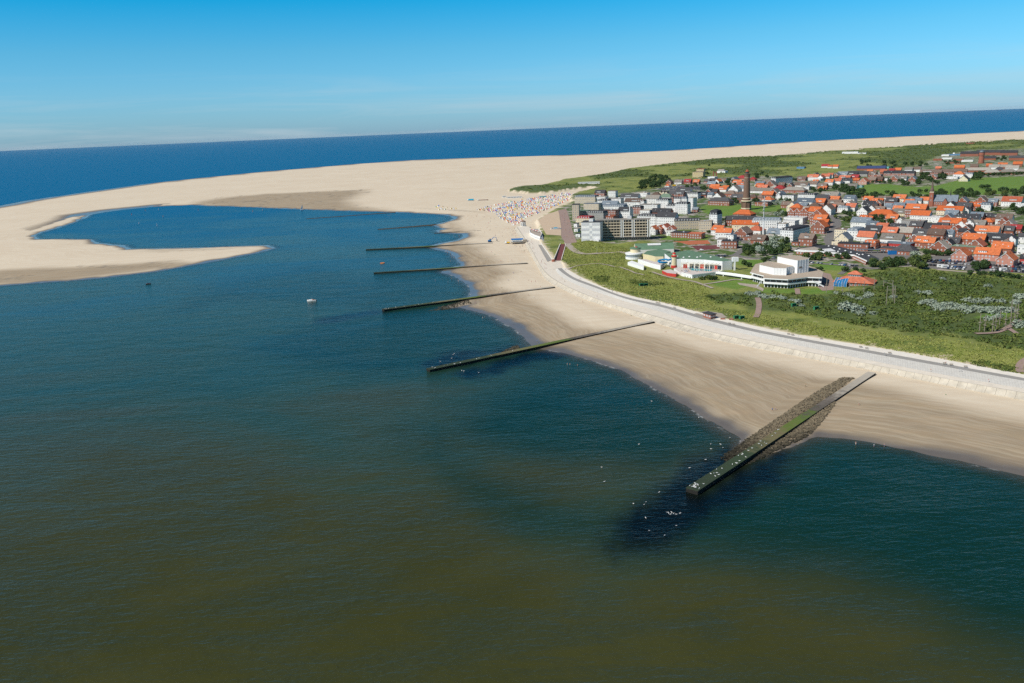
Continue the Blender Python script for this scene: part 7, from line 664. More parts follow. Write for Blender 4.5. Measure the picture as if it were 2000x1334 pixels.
b.obj('lattice', M['trim_white'], e); MB().lathe([(.25, 31), (.28, 40), (.1, 46.5)], 6).obj('core', M['steel'], e); MB().lathe([(1.9, 21), (1.9, 21.5)], 10).obj('platform', M['steel'], e)
for k, (z, a) in enumerate(((34, 0), (37, 3), (39, -.3), (43, .3), (42, 2.8), (30, 3.4))): MB().lathe([(.1, -.4), (.8, 0), (.8, .25), (.1, .3)], 10).obj('dish', M['trim_white'], e, loc=(1.15*math.cos(a), 1.15*math.sin(a), z))
e = landmark('thin_mast', 'mast2', 'thin white tube mast rising among the orange roofs', 'mast'); MB().lathe([(.4, 0), (.32, 12), (.18, 23)], 8).obj('tube', M['trim_white'], e); MB().box(-.5, .5, -.15, .15, 18, 19.4).obj('antenna', M['trim_white'], e)
e = landmark('boiler_chimney', 'chimney', 'slim white boiler chimney behind the long apartment block', 'chimney'); MB().lathe([(.85, 0), (.8, 21), (.75, 21)], 10).obj('tube', M['trim_white'], e); MB().lathe([(.9, 20.4), (.9, 21.2)], 10).obj('rim', M['roof_d'], e)
# ================================================================ apartment block by the upper promenade
def flatblock(e, x0, x1, y0, y1, h, m, rm):
    MB().box(x0, x1, y0, y1, -1.5, h).obj('walls', m, e); r = MB(); r.box(x0-.25, x1+.25, y0-.25, y1+.25, h, h+.5); return r.obj('roof', rm, e)
A = D['APT']; e = empty('apartment_block', (*A['gable'], G0), -R_(20), 'white gable-ended apartment block with long balconied beige wing, eight storeys', 'apartment block')
rf = flatblock(e, -11.5, 11.5, 0, 17, 23.5, M['wall_W'], M['roof_d']); mat('panel_grey', (.50, .50, .51), .8, .05)
for i in range(7):
    for s in (0, 1, 2):
        x0, x1 = ((-11.0, -1.7), (-1.5, 1.5), (1.7, 11.0))[s]
        if (i + (s == 1)) % 2 == 0: MB().box(x0, x1, -.12, 0, 1.2+i*3.1, 4.1+i*3.1).obj('cladding_panel', M['panel_grey'], e)
MB().box(4, 10.5, -4, -.15, -.5, 3).obj('annex', M['wall_W'], e); MB().box(-3, 2, 4, 9, 24, 27).obj('lift_house', M['roof_w'], rf)
a, b_ = A['long']; L = math.hypot(b_[0]-a[0], b_[1]-a[1]); o = Vector((a[0]-A['gable'][0], a[1]-A['gable'][1], 0)); o.rotate(Matrix.Rotation(R_(20), 3, 'Z'))
w2 = empty('wing', (o.x, o.y, 0), 0); w2.parent = e; w2.rotation_euler = (0, 0, R_(10))
x0 = -14.0; MB().box(x0, L, 0, 13, -1.5, 24).obj('walls', M['wall_E'], w2); MB().box(x0-.2, L+.3, -.4, 13.2, 24, 24.6).obj('roof', M['roof_g'], w2)
for k in range(6):
    z = 4.2+k*3.3
    for q0, q1 in ((x0+.4, -.4), (.4, 14.2), (17.8, 27.2), (30.8, L-3.6)):
        MB().box(q0, q1, -.05, .02, z+.9, z+2.9).obj('glazing', M['glass_dark'], w2); MB().box(q0, q1, -1.3, -1.2, z-.2, z+1.05).obj('balcony_front', M['wall_E'], w2); MB().box(q0, q1, -1.2, 0, z-.1, z+.05).obj('balcony_floor', M['wall_E'], w2)
        for x in np.arange(q0+2.4, q1-.5, 3.4): MB().box(x-.22, x+.22, -1.25, -.06, z+.05, z+3.05).obj('balcony_divider', M['wall_E'], w2)
for x in (14.4, 16.9, 27.4, 29.9, L-3.4, L-.9): MB().box(x, x+.9, -1.4, 0, 3.4, 24).obj('pilaster', M['trim_white'], w2)
MB().box(x0, L, -2.4, .0, 3.0, 3.6).obj('canopy', M['roof_d'], w2)
for x in np.arange(1, L-1, 2.6): MB().box(x, x+1.7, -.08, -.02, .6, 2.6).obj('shop_window', M['glass_dark'], w2)
MB().box(22, 27, 4, 9, 24.6, 28).obj('lift_house', M['roof_w'], w2)
# single buildings that do not follow the plain house pattern
def special(px, w, d, eh, rise, rt, rc, wc, yaw, label, cat, name, seed=3): return house(px[0], px[1], w, d, eh, rise, rt, rc, wc, yaw, random.Random(seed), True, label, cat, name)
for q in D['SPECIAL']: special(*q)
# ================================================================ concert hall
H = D['HALL']; c = cen(H['roof']); e = empty('concert_hall', (*c, G0), label='white concert hall with stepped windowless halls on a broad flat base', cat='concert hall')
rl = rel(H['roof'], c); mat('hall_roof', (.40, .33, .255), .95, .12, .3); mat('hall_white', (.78, .78, .76), .7, .05)
MB().prism(inset(rl, 3.2), -1.5, 3.2).obj('ground_floor', M['glass_dark'], e); MB().prism(inset(rl, .6), 3.2, 4.5).obj('balcony', M['hall_white'], e); MB().prism(inset(rl, 3.0), 4.5, 7.2).obj('upper_glazing', M['glass_dark'], e)
MB().prism(rl, 7.2, 8.0, 0, 1).obj('roof_slab', [M['hall_white'], M['hall_roof']], e)
def colonnade(poly, z0, z1, step, th, m, name, parent):
    n = len(poly)
    for i in range(n):
        p, q = Vector(poly[i]), Vector(poly[(i+1) % n]); L = (q-p).length; k = max(1, int(L/step))
        for j in range(k):
            t = p+(q-p)*(j/k); MB().box(-th/2, th/2, -th/2, th/2, z0, z1).obj(name, m, parent, loc=(t.x, t.y, 0), rz=math.atan2((q-p).y, (q-p).x))
colonnade(inset(rl, 3.0)[:6], -1, 3.2, 2.6, .5, M['hall_white'], 'pillar', e); colonnade(inset(rl, 2.95)[:6], 4.5, 7.2, 4.5, .28, M['hall_white'], 'mullion', e)
MB().prism(rel(H['aud'], c), 8.0, 13.9, 0, 1).obj('auditorium', [M['hall_white'], M['hall_roof']], e); MB().prism(rel(H['tower'], c), 8.0, 19.0, 0, 1).obj('stage_tower', [M['hall_white'], M['hall_roof']], e)
colonnade(rel(H['aud'], c), 8.0, 14.15, 2.4, .22, M['hall_white'], 'wall_rib', e); colonnade(rel(H['tower'], c), 8.0, 19.3, 2.6, .22, M['hall_white'], 'wall_rib', e)
t0 = rel(H['tower'], c); p_, q_ = Vector(t0[5]), Vector(t0[6]); mid = p_+(q_-p_)*.7
MB().box(-1.6, 1.6, -.25, .15, 12.2, 13.6).obj('vent', M['wood_grey'], e, loc=(mid.x, mid.y, 0), rz=math.atan2((q_-p_).y, (q_-p_).x))
for (p0, p1, s) in ((rl[4], rl[5], 1), (rl[1], rl[2], -1)):
    m0 = Vector(p0)*.45+Vector(p1)*.55; b = MB(); d_ = Vector((math.cos(-.15), math.sin(-.15)))
    b.add([(m0.x-2, m0.y-2.4, 4.4), (m0.x+6*s, m0.y-3.4, 0), (m0.x+6*s, m0.y-3.4, 1.2), (m0.x-2, m0.y-2.4, 5.6), (m0.x-2, m0.y-2.0, 4.4), (m0.x+6*s, m0.y-3.0, 0), (m0.x+6*s, m0.y-3.0, 1.2), (m0.x-2, m0.y-2.0, 5.6)], [(0,1,2,3),(7,6,5,4),(3,2,6,7),(0,4,5,1),(1,5,6,2),(0,3,7,4)]).obj('outer_stair', M['hall_white'], e)
# ================================================================ spa and pool complex
Q = D['POOL']; c = cen(Q['main']); e = empty('pool_hall', (*c, G0), label='sprawling spa with green roofs, cream pergola and pale deck', cat='swimming pool')
mat('green_roof', (.115, .20, .125), .9, .18, .25); mat('cream', (.66, .56, .36), .8, .06); mat('slide_blue', (.01, .20, .42), .35, .1); mat('deck_pale', (.56, .50, .46), .9, .12, .5)
(bx_, by_), bl, bd, byaw = Q['barrel']; g_ = empty('barrel_hall', (bx_-c[0], by_-c[1], 0), R_(byaw+4)); g_.parent = e
b = MB(); n = 9; pr = [(-bd/2+bd*i/n, 4.2+5.2*math.sin(math.pi*i/n)**.8) for i in range(n+1)]; vs = [(x, y, z) for x in (-bl/2, bl/2) for y, z in pr]
b.add(vs, [(i, n+1+i, n+2+i, i+1) for i in range(n)]).obj('barrel_roof', M['green_roof'], g_)
for s in (-1, 1): MB().add([(s*bl/2*.995, y, z-.05) for y, z in pr]+[(s*bl/2*.995, bd/2, -1), (s*bl/2*.995, -bd/2, -1)], [tuple(range(n+3))]).obj('end_wall', M['wall_C'], g_)
MB().box(-bl/2+.3, bl/2-.3, -bd/2+.1, bd/2-.1, -1, 4.2).obj('walls', M['wall_W'], g_); o = MB().box(-1, 13, -4, 1, 0, .2).obj('skylight', M['roof_w'], g_, loc=(-6, -3, 9.0)); o.rotation_euler = (R_(15), 0, 0)
MB().prism(rel(Q['green1'], c), -1, 5.4, 0, 1).obj('foyer', [M['cream'], M['green_roof']], e); MB().prism(rel(Q['main'], c), -1, 8.7, 0, 1).obj('main_hall', [M['hall_white'], M['green_roof']], e)
ml = rel(Q['main'], c); ctr = cen(ml)
for k, (u, v) in enumerate(((-.4, .3), (-.15, .1), (.1, .2), (.3, -.05), (-.3, -.2), (0, -.15), (.5, -.3))): MB().lathe([(1.1, 8.6), (1.0, 9.2), (.3, 9.6)], 8, c=(ctr[0]+u*42, ctr[1]+v*16-u*10)).obj('skylight', M['roof_w'], e)
MB().prism(rel(Q['ter1'], c), -2, 3.0).obj('terrace_block', M['hall_white'], e); MB().prism(rel(Q['ter2'], c), -2, 4.4, 0, 1).obj('terrace_block', [M['hall_white'], M['deck_pale']], e)
MB().prism(rel(Q['deck'], c), -3, 2.6, 0, 1).obj('pool_deck', [M['hall_white'], M['deck_pale']], e); MB().prism(rel(Q['pool'], c), 2.0, 2.66).obj('pool_basin', M['pool_water'], e); MB().prism(rel(Q['red'], c), -3, 2.8, 0, 1).obj('red_block', [M['red_paint'], M['deck_pale']], e)
dk = rel(Q['deck'], c)
for p, q in ((dk[4], dk[3]), (dk[4], dk[5])):
    p, q = Vector(p), Vector(q); L = (q-p).length; MB().box(0, L, -.15, .15, 2.6, 3.4).obj('parapet', M['hall_white'], e, loc=(p.x, p.y, 0), rz=math.atan2((q-p).y, (q-p).x))
    for k in range(int(L/4)): t = p+(q-p)*((k+.6)*4/L); o = win(e, t.x, t.y-.02, .6, 'f', 1.3, 1.4, 'd'); o.rotation_euler = (0, 0, math.atan2((q-p).y, (q-p).x) + (math.pi if (q-p).x < 0 else 0))
rd = Q['round']; x, y = rd[0]-c[0], rd[1]-c[1]
MB().lathe([(8.6, -1), (8.6, 2.2)], 24, c=(x, y)).obj('round_base', M['hall_white'], e); MB().lathe([(8.2, 2.2), (8.2, 4.8)], 24, c=(x, y)).obj('round_glazing', M['glass_light'], e); MB().lathe([(8.9, 4.8), (8.9, 6.2)], 24, c=(x, y)).obj('round_fascia', M['hall_white'], e)
MB().lathe([(5.2, 6.2), (5.2, 10)], 24, c=(x+2, y+3)).obj('round_tower', M['cream'], e); MB().lathe([(5.8, 10), (5.8, 10.8), (1, 11.4)], 24, c=(x+2, y+3)).obj('round_roof', M['green_roof'], e); MB().lathe([(1.2, 11), (1.2, 12)], 8, c=(x+3, y+2)).obj('vent', M['red_paint'], e)
tx, ty = Q['tower'][0]-c[0], Q['tower'][1]-c[1]
MB().lathe([(3.1, 0), (3.0, 2.6)], 16, c=(tx, ty)).obj('slide_tower_base', M['red_paint'], e); MB().lathe([(2.8, 2.6), (2.7, 10.2)], 16, c=(tx, ty)).obj('slide_tower', M['cream'], e); MB().lathe([(2.3, 10.2), (2.3, 11.2)], 12, c=(tx, ty)).obj('lookout', M['glass_dark'], e); MB().lathe([(2.9, 11.1), (2.9, 11.6), (1.5, 12.2)], 16, c=(tx, ty)).obj('tower_ring', M['red_paint'], e); MB().lathe([(1.5, 12.1), (1.4, 13.6)], 12, c=(tx, ty)).obj('turret', M['cream'], e); MB().lathe([(1.8, 13.5), (1.4, 14.3), (.2, 14.8)], 12, c=(tx, ty)).obj('turret_cap', M['red_paint'], e)
sx, sy = Q['slide'][0]-c[0], Q['slide'][1]-c[1]; pts = [(tx-2, ty-.5, 8.6), (tx-6, ty-1, 7.8)]
for k in range(26): a = .5+k*.42; pts.append((sx+4.2*math.cos(a), sy+3.6*math.sin(a), 7.2-k*.19))
b = MB()
for p, q in zip(pts[:-1], pts[1:]): b.bar(p, q, .85, seg=8)
b.obj('water_slide', M['slide_blue'], e)
for k in (0, 1, 2): a = k*2.1; MB().bar((sx+4.2*math.cos(a), sy+3.6*math.sin(a), -1), (sx+4.2*math.cos(a), sy+3.6*math.sin(a), 6), .15).obj('slide_post', M['steel'], e)
ps, bs = rel(Q['posts'], c), rel(Q['back'], c)
for i, p in enumerate(ps):
    MB().bar((*p, 2.5), (*p, 7.6), .16).obj('pergola_post', M['cream'], e); MB().bar((*p, 7.6), (bs[i][0]*.98, bs[i][1]+3, 8.0), .14).obj('pergola_beam', M['cream'], e)
    if i: MB().bar((*ps[i-1], 7.6), (*p, 7.6), .14).obj('pergola_beam', M['cream'], e)
for t in (.25, .5, .75):
    for i in range(1, len(ps)):
        f0 = Vector(ps[i-1]).lerp(Vector((bs[i-1][0], bs[i-1][1]+3)), t); f1 = Vector(ps[i]).lerp(Vector((bs[i][0], bs[i][1]+3)), t); MB().bar((*f0, 7.75), (*f1, 7.75), .11).obj('pergola_batten', M['cream'], e)
for i in range(0, len(bs)-1): MB().box(-1.9, 1.9, -.1, .1, 2.6, 6.6).obj('hall_window', M['glass_dark' if i % 3 else 'red_paint'], e, loc=((bs[i][0]+bs[i+1][0])/2, (bs[i][1]+bs[i+1][1])/2, 0), rz=math.atan2(bs[i+1][1]-bs[i][1], bs[i+1][0]-bs[i][0]))
rq = random.Random(4)
for k in range(16):
    t = Vector(dk[5]).lerp(Vector(dk[3]), rq.random()); u = t.lerp(Vector(dk[1]), rq.uniform(.1, .45)); lo = MB(); lo.box(-.95, .4, -.33, .33, .25, .34, 0); lo.add([(.4,-.33,.28),(1.0,-.33,.75),(1.0,.33,.75),(.4,.33,.28)], [(0,1,2,3)], 0); 
    for sx_ in (-.8, .3):
        for sy_ in (-.28, .28): lo.box(sx_-.04, sx_+.04, sy_-.04, sy_+.04, 0, .25, 1)
    o = lo.obj('sun_lounger', [M[rq.choice(['blue_paint', 'trim_white', 'wood_grey', 'orange_paint'])], M['trim_white']], loc=(u.x+c[0], u.y+c[1], G0+2.62), rz=rq.uniform(0, 6)); tag(o, 'small sun lounger on the pale deck beside the outdoor pool', 'lounger', 'sun loungers on the pool deck')
x, y = Q['portal'][0]-c[0], Q['portal'][1]-c[1]; MB().box(x-.7, x+.7, y-.7, y+.7, -1, 10).obj('portal_post', M['hall_white'], e); MB().box(x-2.2, x+3.4, y-.6, y+2.4, 8.2, 12).obj('portal_head', M['hall_white'], e)
br = [Vector(p) for p in rel(Q['bridge'], c)]
for p, q in zip(br[:-1], br[1:]):
    L = (q-p).length; MB().box(0, L, -1.6, -1.4, 1.6, 3.4).box(0, L, 1.4, 1.6, 1.6, 3.4).box(0, L, -1.4, 1.4, 1.6, 1.9).obj('footbridge', M['hall_white'], e, loc=(p.x, p.y, 0), rz=math.atan2((q-p).y, (q-p).x))
    MB().box(L*.5-.4, L*.5+.4, -1, 1, -1.5, 1.6).obj('bridge_pier', M['hall_white'], e, loc=(p.x, p.y, 0), rz=math.atan2((q-p).y, (q-p).x))
# ================================================================ station hall, restaurant, kiosk
Q = D['STATION']; c = cen(Q['roof']); e = empty('station_hall', (*c, G0), label='long black flat-roofed station hall with white fascia, domes and brick walls', cat='station'); rl = rel(Q['roof'], c)
MB().prism(inset(rl, 1.6), -1, 3.2).obj('walls', M['brick_red'], e); MB().prism(rl, 3.0, 4.5, 0, 1).obj('roof', [M['trim_white'], M['roof_d']], e)
for d in rel(Q['domes'], c): MB().lathe([(1.0, 4.4), (.9, 4.8), (.4, 5.15)], 8, c=d).obj('roof_dome', M['trim_white'], e)
for k, pl in enumerate(Q['light']): MB().prism(rel(pl, c), 4.5, 5.0+.1*k, 0, 1).obj('raised_roof', [M['trim_white'], M['roof_w' if k else 'roof_t']], e)
ww = inset(rl, 1.58)
for i in (5, 6, 7, 8, 9, 10):
    p, q = Vector(ww[i]), Vector(ww[(i+1) % len(ww)]); L = (q-p).length
    for k in range(int(L/3.2)): t = p+(q-p)*((k+.5)/max(1, int(L/3.2))); o = win(e, t.x, t.y, 1.6, 'f', 1.6, 1.3, 'l'); o.rotation_euler = (0, 0, math.atan2((q-p).y, (q-p).x) + (math.pi if (q-p).x < 0 else 0))
e = landmark('bus_shelter', 'shelterR', 'long pale blue bus shelter roof on posts beside the station yard', 'shelter'); e.rotation_euler = (0, 0, -R_(22))
MB().box(-13, 13, -2.4, 2.4, 3.4, 3.8).obj('roof', M['roof_s'], e)
for x in (-11, -5.5, 0, 5.5, 11): MB().box(x-.15, x+.15, -.15, .15, 0, 3.4).obj('post', M['steel'], e)
(px_, py_), w_, d_, yw = D['REST']; e = empty('restaurant', (px_, py_, G0), -R_(yw), 'red-roofed pavilion restaurant with blue glass front and square roof lantern', 'restaurant')
MB().box(-w_/2, w_/2, -d_/2, d_/2, -1, 3.3).obj('walls', M['brick_red'], e)
X, Y = w_/2+1, d_/2+1; MB().add([(-X,-Y,3.1),(X,-Y,3.1),(X,Y,3.1),(-X,Y,3.1),(-6,-2.5,7.2),(6,-2.5,7.2),(6,2.5,7.2),(-6,2.5,7.2)], [(0,3,2,1),(0,1,5,4),(1,2,6,5),(2,3,7,6),(3,0,4,7),(4,5,6,7)]).obj('roof', M['roof_r'], e)
MB().box(-5, 5, -2.4, 2.4, 6.6, 9).obj('roof_lantern', M['wall_T'], e); MB().add([(-5.8,-3.2,8.9),(5.8,-3.2,8.9),(5.8,3.2,8.9),(-5.8,3.2,8.9),(-1,0,11.6),(1,0,11.6)], [(0,3,2,1),(0,1,5,4),(1,2,5),(2,3,4,5),(3,0,4)]).obj('lantern_roof', M['roof_r'], e)
for k in range(6): win(e, -4.2+k*1.7, -2.42, 7.8, 'f', 1.3, 1.4, 'd')
b = MB(); b.add([(-14,-Y-3,2.6),(-4,-Y-3,2.6),(-4,-3,6.6),(-14,-3,5.6)], [(0,1,2,3)]).obj('glass_roof', M['glass_blue'], e); MB().box(-14, -4, -Y-3, -d_/2, -1, 2.6).obj('glass_front', M['glass_blue'], e)
for k in range(6): MB().bar((-14+2*k, -Y-3.05, 2.7), (-14+2*k, -3.05, 5.8+k*.18), .09).obj('glazing_bar', M['trim_white'], e); MB().bar((-14+2*k, -Y-3.06, -.5), (-14+2*k, -Y-3.06, 2.6), .09).obj('glazing_bar', M['trim_white'], e)
for k in range(5): win(e, -1+k*3, -d_/2-.02, 1.5, 'f', 1.6, 1.7, 'd')
MB().box(2.3, 3.0, -Y-.2, 0, 3.2, 3.5).obj('valley_gutter', M['trim_white'], e)
c = cen(D['KIOSK']); e = empty('kiosk', (*c, 5.7), label='small red brick kiosk with dark flat roof beside the promenade road', cat='kiosk'); rl = rel(D['KIOSK'], c)
MB().prism(inset(rl, .9), -.5, 3.0).obj('walls', M['brick_red'], e); MB().prism(rl, 3.0, 3.35).obj('roof', M['roof_d'], e); ww = inset(rl, .88)
for i in (0, 3, 2):
    p, q = Vector(ww[i]), Vector(ww[(i+1) % 4]); L = (q-p).length
    for k in range(3): t = p+(q-p)*((k+.5)/3); o = win(e, t.x, t.y, 1.7, 'f', L/5, 1.1, 'l'); o.rotation_euler = (0, 0, math.atan2((q-p).y, (q-p).x) + (math.pi if (q-p).x < 0 else 0))
for k in range(2):
    o = MB().box(-1.5, 1.5, -.6, .6, 0, .8, 0).box(-1.3, 1.3, -.4, .4, .8, 1.0, 1).obj('planter', [M['brick_red'], M['wood_grey']], loc=(c[0]+7.5+k*5.5, c[1]-7.5-k*1.6, 5.8), rz=-.3); tag(o, ('left' if not k else 'right')+' of the two brick planters right of the kiosk', 'planter', 'brick planters')
# ================================================================ ropes courses
names = ['tall timber frame of the climbing course standing in the scrub', 'cluster of climbing course poles with platforms at the right edge', 'row of climbing poles in front of the blue glass restaurant', 'lone climbing pole beside the concert hall']
for gi, g_ in enumerate(D['ROPES']):
    bx_, by_ = g_[0][:2]; e = empty('climbing_course', (bx_, by_, gz(bx_, by_)), label=names[gi], cat='climbing course'); tops = []
    for k, (x, y, h) in enumerate(g_):
        x -= bx_; y -= by_; MB().lathe([(.24, -1.5), (.2, h)], 7, c=(x, y)).obj('pole', M['wood_grey'], e); tops.append((x, y, h))
        if gi: 
            for z in (h*.35, h*.62) if k % 2 else (h*.5,): MB().lathe([(1.0, z), (1.0, z+.16)], 8, c=(x, y)).obj('platform', M['wood_grey'], e)
    for p, q in zip(tops[:-1], tops[1:]):
        MB().bar((p[0], p[1], p[2]*.97), (q[0], q[1], q[2]*.97), .05).obj('rope', M['steel'], e)
        if gi == 1: MB().bar((p[0], p[1], p[2]*.55), (q[0], q[1], q[2]*.55), .06).obj('rope', M['wood_grey'], e)
    if gi == 0:
        for i_, j_ in ((0, 1), (3, 4), (1, 2)): p, q = tops[i_], tops[j_]; MB().bar((p[0], p[1], p[2]*.78), (q[0], q[1], q[2]*.78), .16).obj('crossbeam', M['wood_grey'], e)
# ================================================================ beach front
e = empty('music_pavilion', (*SP['pavilion'], 4.2), label='round white music pavilion with dark domed roof beside the beach tents', cat='pavilion')
MB().lathe([(4.2, -2), (4.2, .3)], 8, a0=.39).obj('plinth', M['concrete_white'], e); MB().lathe([(2.4, .3), (2.4, 4.8)], 8, a0=.39).obj('core', M['glass_dark'], e)
for k in range(8): a = .39+k*math.pi/4; MB().box(-.45, .45, -.45, .45, .3, 4.9).obj('column', M['trim_white'], e, loc=(3.3*math.cos(a), 3.3*math.sin(a), 0), rz=a)
MB().lathe([(3.7, 4.8), (3.8, 5.8), (3.6, 6.0)], 8, a0=.39).obj('entablature', M['trim_white'], e); MB().lathe([(3.9, 5.9), (3.6, 6.8), (2.4, 7.7), (.9, 8.2), (.3, 8.8)], 16).obj('dome', M['roof_b'], e)
c = cen(D['CONC']); e = empty('beach_pavilion', (*c, 4.2), label='white flat beach building with roof terrace and sloping grey flank', cat='building'); rl = rel(D['CONC'], c)
MB().prism(rl, -1, 4.0, 0, 1).obj('walls', [M['trim_white'], M['pave_beige']], e)
for i in range(len(rl)):
    p, q = Vector(rl[i]), Vector(rl[(i+1) % len(rl)]); L = (q-p).length; MB().box(0, L, -.15, .15, 4.0, 4.8).obj('parapet', M['trim_white'], e, loc=(p.x, p.y, 0), rz=math.atan2((q-p).y, (q-p).x))
    for k in range(max(1, int(L/4))): t = p+(q-p)*((k+.5)/max(1, int(L/4))); o = win(e, t.x*1.01, t.y*1.01, 1.8, 'f', 1.6, 1.8, 'd'); o.rotation_euler = (0, 0, math.atan2((q-p).y, (q-p).x) + (math.pi if (q-p).x < 0 else 0))
r_ = rl[3]; MB().add([(rl[2][0], rl[2][1], 4.2), (rl[3][0], rl[3][1], 4.2), (rl[3][0]+4, rl[3][1]-26, .2), (rl[4][0]+9, rl[4][1]-20, .2)], [(0,3,2,1)]).obj('sloping_flank', M['panel_grey'], e)
for k in range(6):
    x, y = Vector(rl[0]).lerp(Vector(rl[2]), .2+.1*k); b = MB(); b.bar((x, y-2, 4), (x, y-2, 6.2), .05); b.lathe([(1.5, 6.0), (.1, 6.7)], 8, c=(x, y-2)); o = b.obj('parasol', M['trim_white' if k % 2 else 'red_paint'], loc=(c[0], c[1], 4.2)); tag(o, ('white' if k % 2 else 'red')+' parasol on the roof terrace of the white beach building', 'parasol', 'terrace parasols')
e = empty('beach_bar', (*SP['bar'], 1.2), -.08, 'raised beach bar with long blue awning on stilts', 'bar')
for x in np.linspace(-9, 9, 6):
    for y in (-4, 4): MB().box(x-.15, x+.15, y-.15, y+.15, -1, 2.2).obj('stilt', M['wood_grey'], e)
MB().box(-10, 10, -5, 5, 2.1, 2.4).obj('platform', M['wood_grey'], e); MB().box(-9, 3, 1, 4.6, 2.4, 5).obj('cabin', M['trim_white'], e); MB().add([(-10,-.5,5.2),(5,-.5,5.2),(5,5,6.2),(-10,5,6.2)], [(0,1,2,3)]).obj('awning', M['blue_paint'], e); MB().box(-9.5, 4, -3.5, -1.2, 4.4, 4.6).obj('sunshade', M['trim_white'], e); MB().box(5, 10, -3, 4.5, 2.4, 4.6).obj('kitchen_box', M['wood_grey'], e)
for x in (-9, -4, 1, 4.6): MB().bar((x, -.4, 2.4), (x, -.4, 5.2), .08).obj('awning_post', M['steel'], e)
e = empty('excavator', (*SP['excavator'], 1.5), .15, 'dark blue tracked excavator at the shore end of a groyne', 'excavator')
for s in (-1, 1): MB().prism([(-2.3, 0), (2.3, 0), (2.6, .5), (2.2, 1.0), (-2.2, 1.0), (-2.6, .5)], -.35, .35).obj('track', M['black_paint'], e, loc=(0, s*1.3, 0)).rotation_euler = (math.pi/2, 0, 0)
MB().box(-2.4, 1.4, -1.4, 1.4, 1.0, 2.6).obj('body', M['blue_paint'], e); MB().box(-.4, 1.3, .2, 1.4, 2.6, 4.0).obj('cab', M['glass_dark'], e); MB().bar((1.2, -.3, 2.2), (5.2, -.3, 6.0), .4).bar((5.2, -.3, 6.0), (8.2, -.3, 5.4), .36).obj('boom', M['blue_paint'], e); MB().bar((8.2, -.3, 5.4), (9.0, -.3, 2.2), .28).obj('stick', M['blue_paint'], e); MB().box(8.5, 9.6, -.9, .3, .9, 2.3).obj('bucket', M['black_paint'], e)
def truck(spot, rz, cab, box, L, label, flat=False, z=1.6, name='truck', h=2.6):
    e = empty(name, (*SP[spot], z), rz, label, 'truck')
    MB().box(-L/2, L/2, -1.15, 1.15, .7, 1.0).obj('chassis', M['black_paint'], e)
    MB().box(-L/2, L/2-2.4 if cab else L/2, -1.25, 1.25, 1.0, 1.5 if flat else 1.0+h).obj('load_bed', M[box], e)
    if cab: b = MB(); b.add([(L/2-2.2,-1.2,.8),(L/2,-1.2,.8),(L/2,-1.2,2.0),(L/2-.4,-1.2,3.1),(L/2-2.2,-1.2,3.1),(L/2-2.2,1.2,.8),(L/2,1.2,.8),(L/2,1.2,2.0),(L/2-.4,1.2,3.1),(L/2-2.2,1.2,3.1)], [(0,1,2,3,4),(9,8,7,6,5),(0,5,6,1),(1,6,7,2),(2,7,8,3),(3,8,9,4),(4,9,5,0)]).obj('cab', M[cab], e); MB().box(L/2-.32, L/2+.03, -1.0, 1.0, 2.05, 2.8).obj('windscreen', M['glass_dark'], e)
    for x in (-L/2+1.2, -L/2+2.5, L/2-1.3):
        for s in (-1, 1): o = MB().lathe([(.5, -.15), (.5, .15)], 12).obj('wheel', M['black_paint'], e, loc=(x, s*1.05, .5)); o.rotation_euler = (math.pi/2, 0, 0)
    return e
truck('trailerA', 3.1, 'trim_white', 'cyan_paint', 13, 'white truck with bright blue box load parked on the open sand'); truck('trailerB', 3.2, 'trim_white', 'maroon', 22, 'long flatbed truck with brown load right of the blue one on the sand', True)
truck('loader', 3.0, 'trim_white', 'yellow_paint', 6, 'small white and yellow tipper truck left of the beach bar', h=1.2); truck('truckY', .1, 'yellow_paint', 'yellow_paint', 8, 'yellow truck parked behind the white corner hotel', z=G0, h=1.6); truck('truckO', -.2, 'orange_paint', 'orange_paint', 8, 'orange road truck in front of the brick shop row', z=G0, h=1.2); truck('truckYb', 0, 'trim_white', 'yellow_paint', 9, 'white truck with yellow box in the small rear car park', z=G0); truck('busW', -.3, 'trim_white', 'trim_white', 6.5, 'white delivery van parked before the pink brick houses', z=G0, h=1.7, name='van'); truck('vanW', -.1, 'trim_white', 'trim_white', 6, 'white van beside the brick end of the station hall', z=G0, h=1.6, name='van')
def container(spot, rz, m, L, label, h=2.9, cat='container'):
    e = empty(cat, (*SP[spot], G0), rz, label, cat); MB().box(-L/2, L/2, -1.6, 1.6, .15, h).obj('box', M[m], e)
    for x in np.arange(-L/2+.3, L/2, .6): MB().box(x, x+.25, -1.68, -1.6, .3, h-.2).obj('rib', M[m], e)
    for s in (-1, 1): MB().box(s*L/2-.06, s*L/2+.06, -1.2, 1.2, .3, h-.25).obj('door', M[m], e)
    MB().box(-L/2-.05, L/2+.05, -1.65, 1.65, h, h+.12).obj('lid', M['roof_s'], e); return e
container('contA', -.1, 'blue_paint', 10, 'bright blue container standing in the station yard', 4.0); container('contB', .35, 'blue_paint', 9, 'blue container half hidden by trees behind the concert hall'); container('boxY', 0, 'yellow_paint', 4.2, 'yellow box container against the white corner hotel', 3.4)
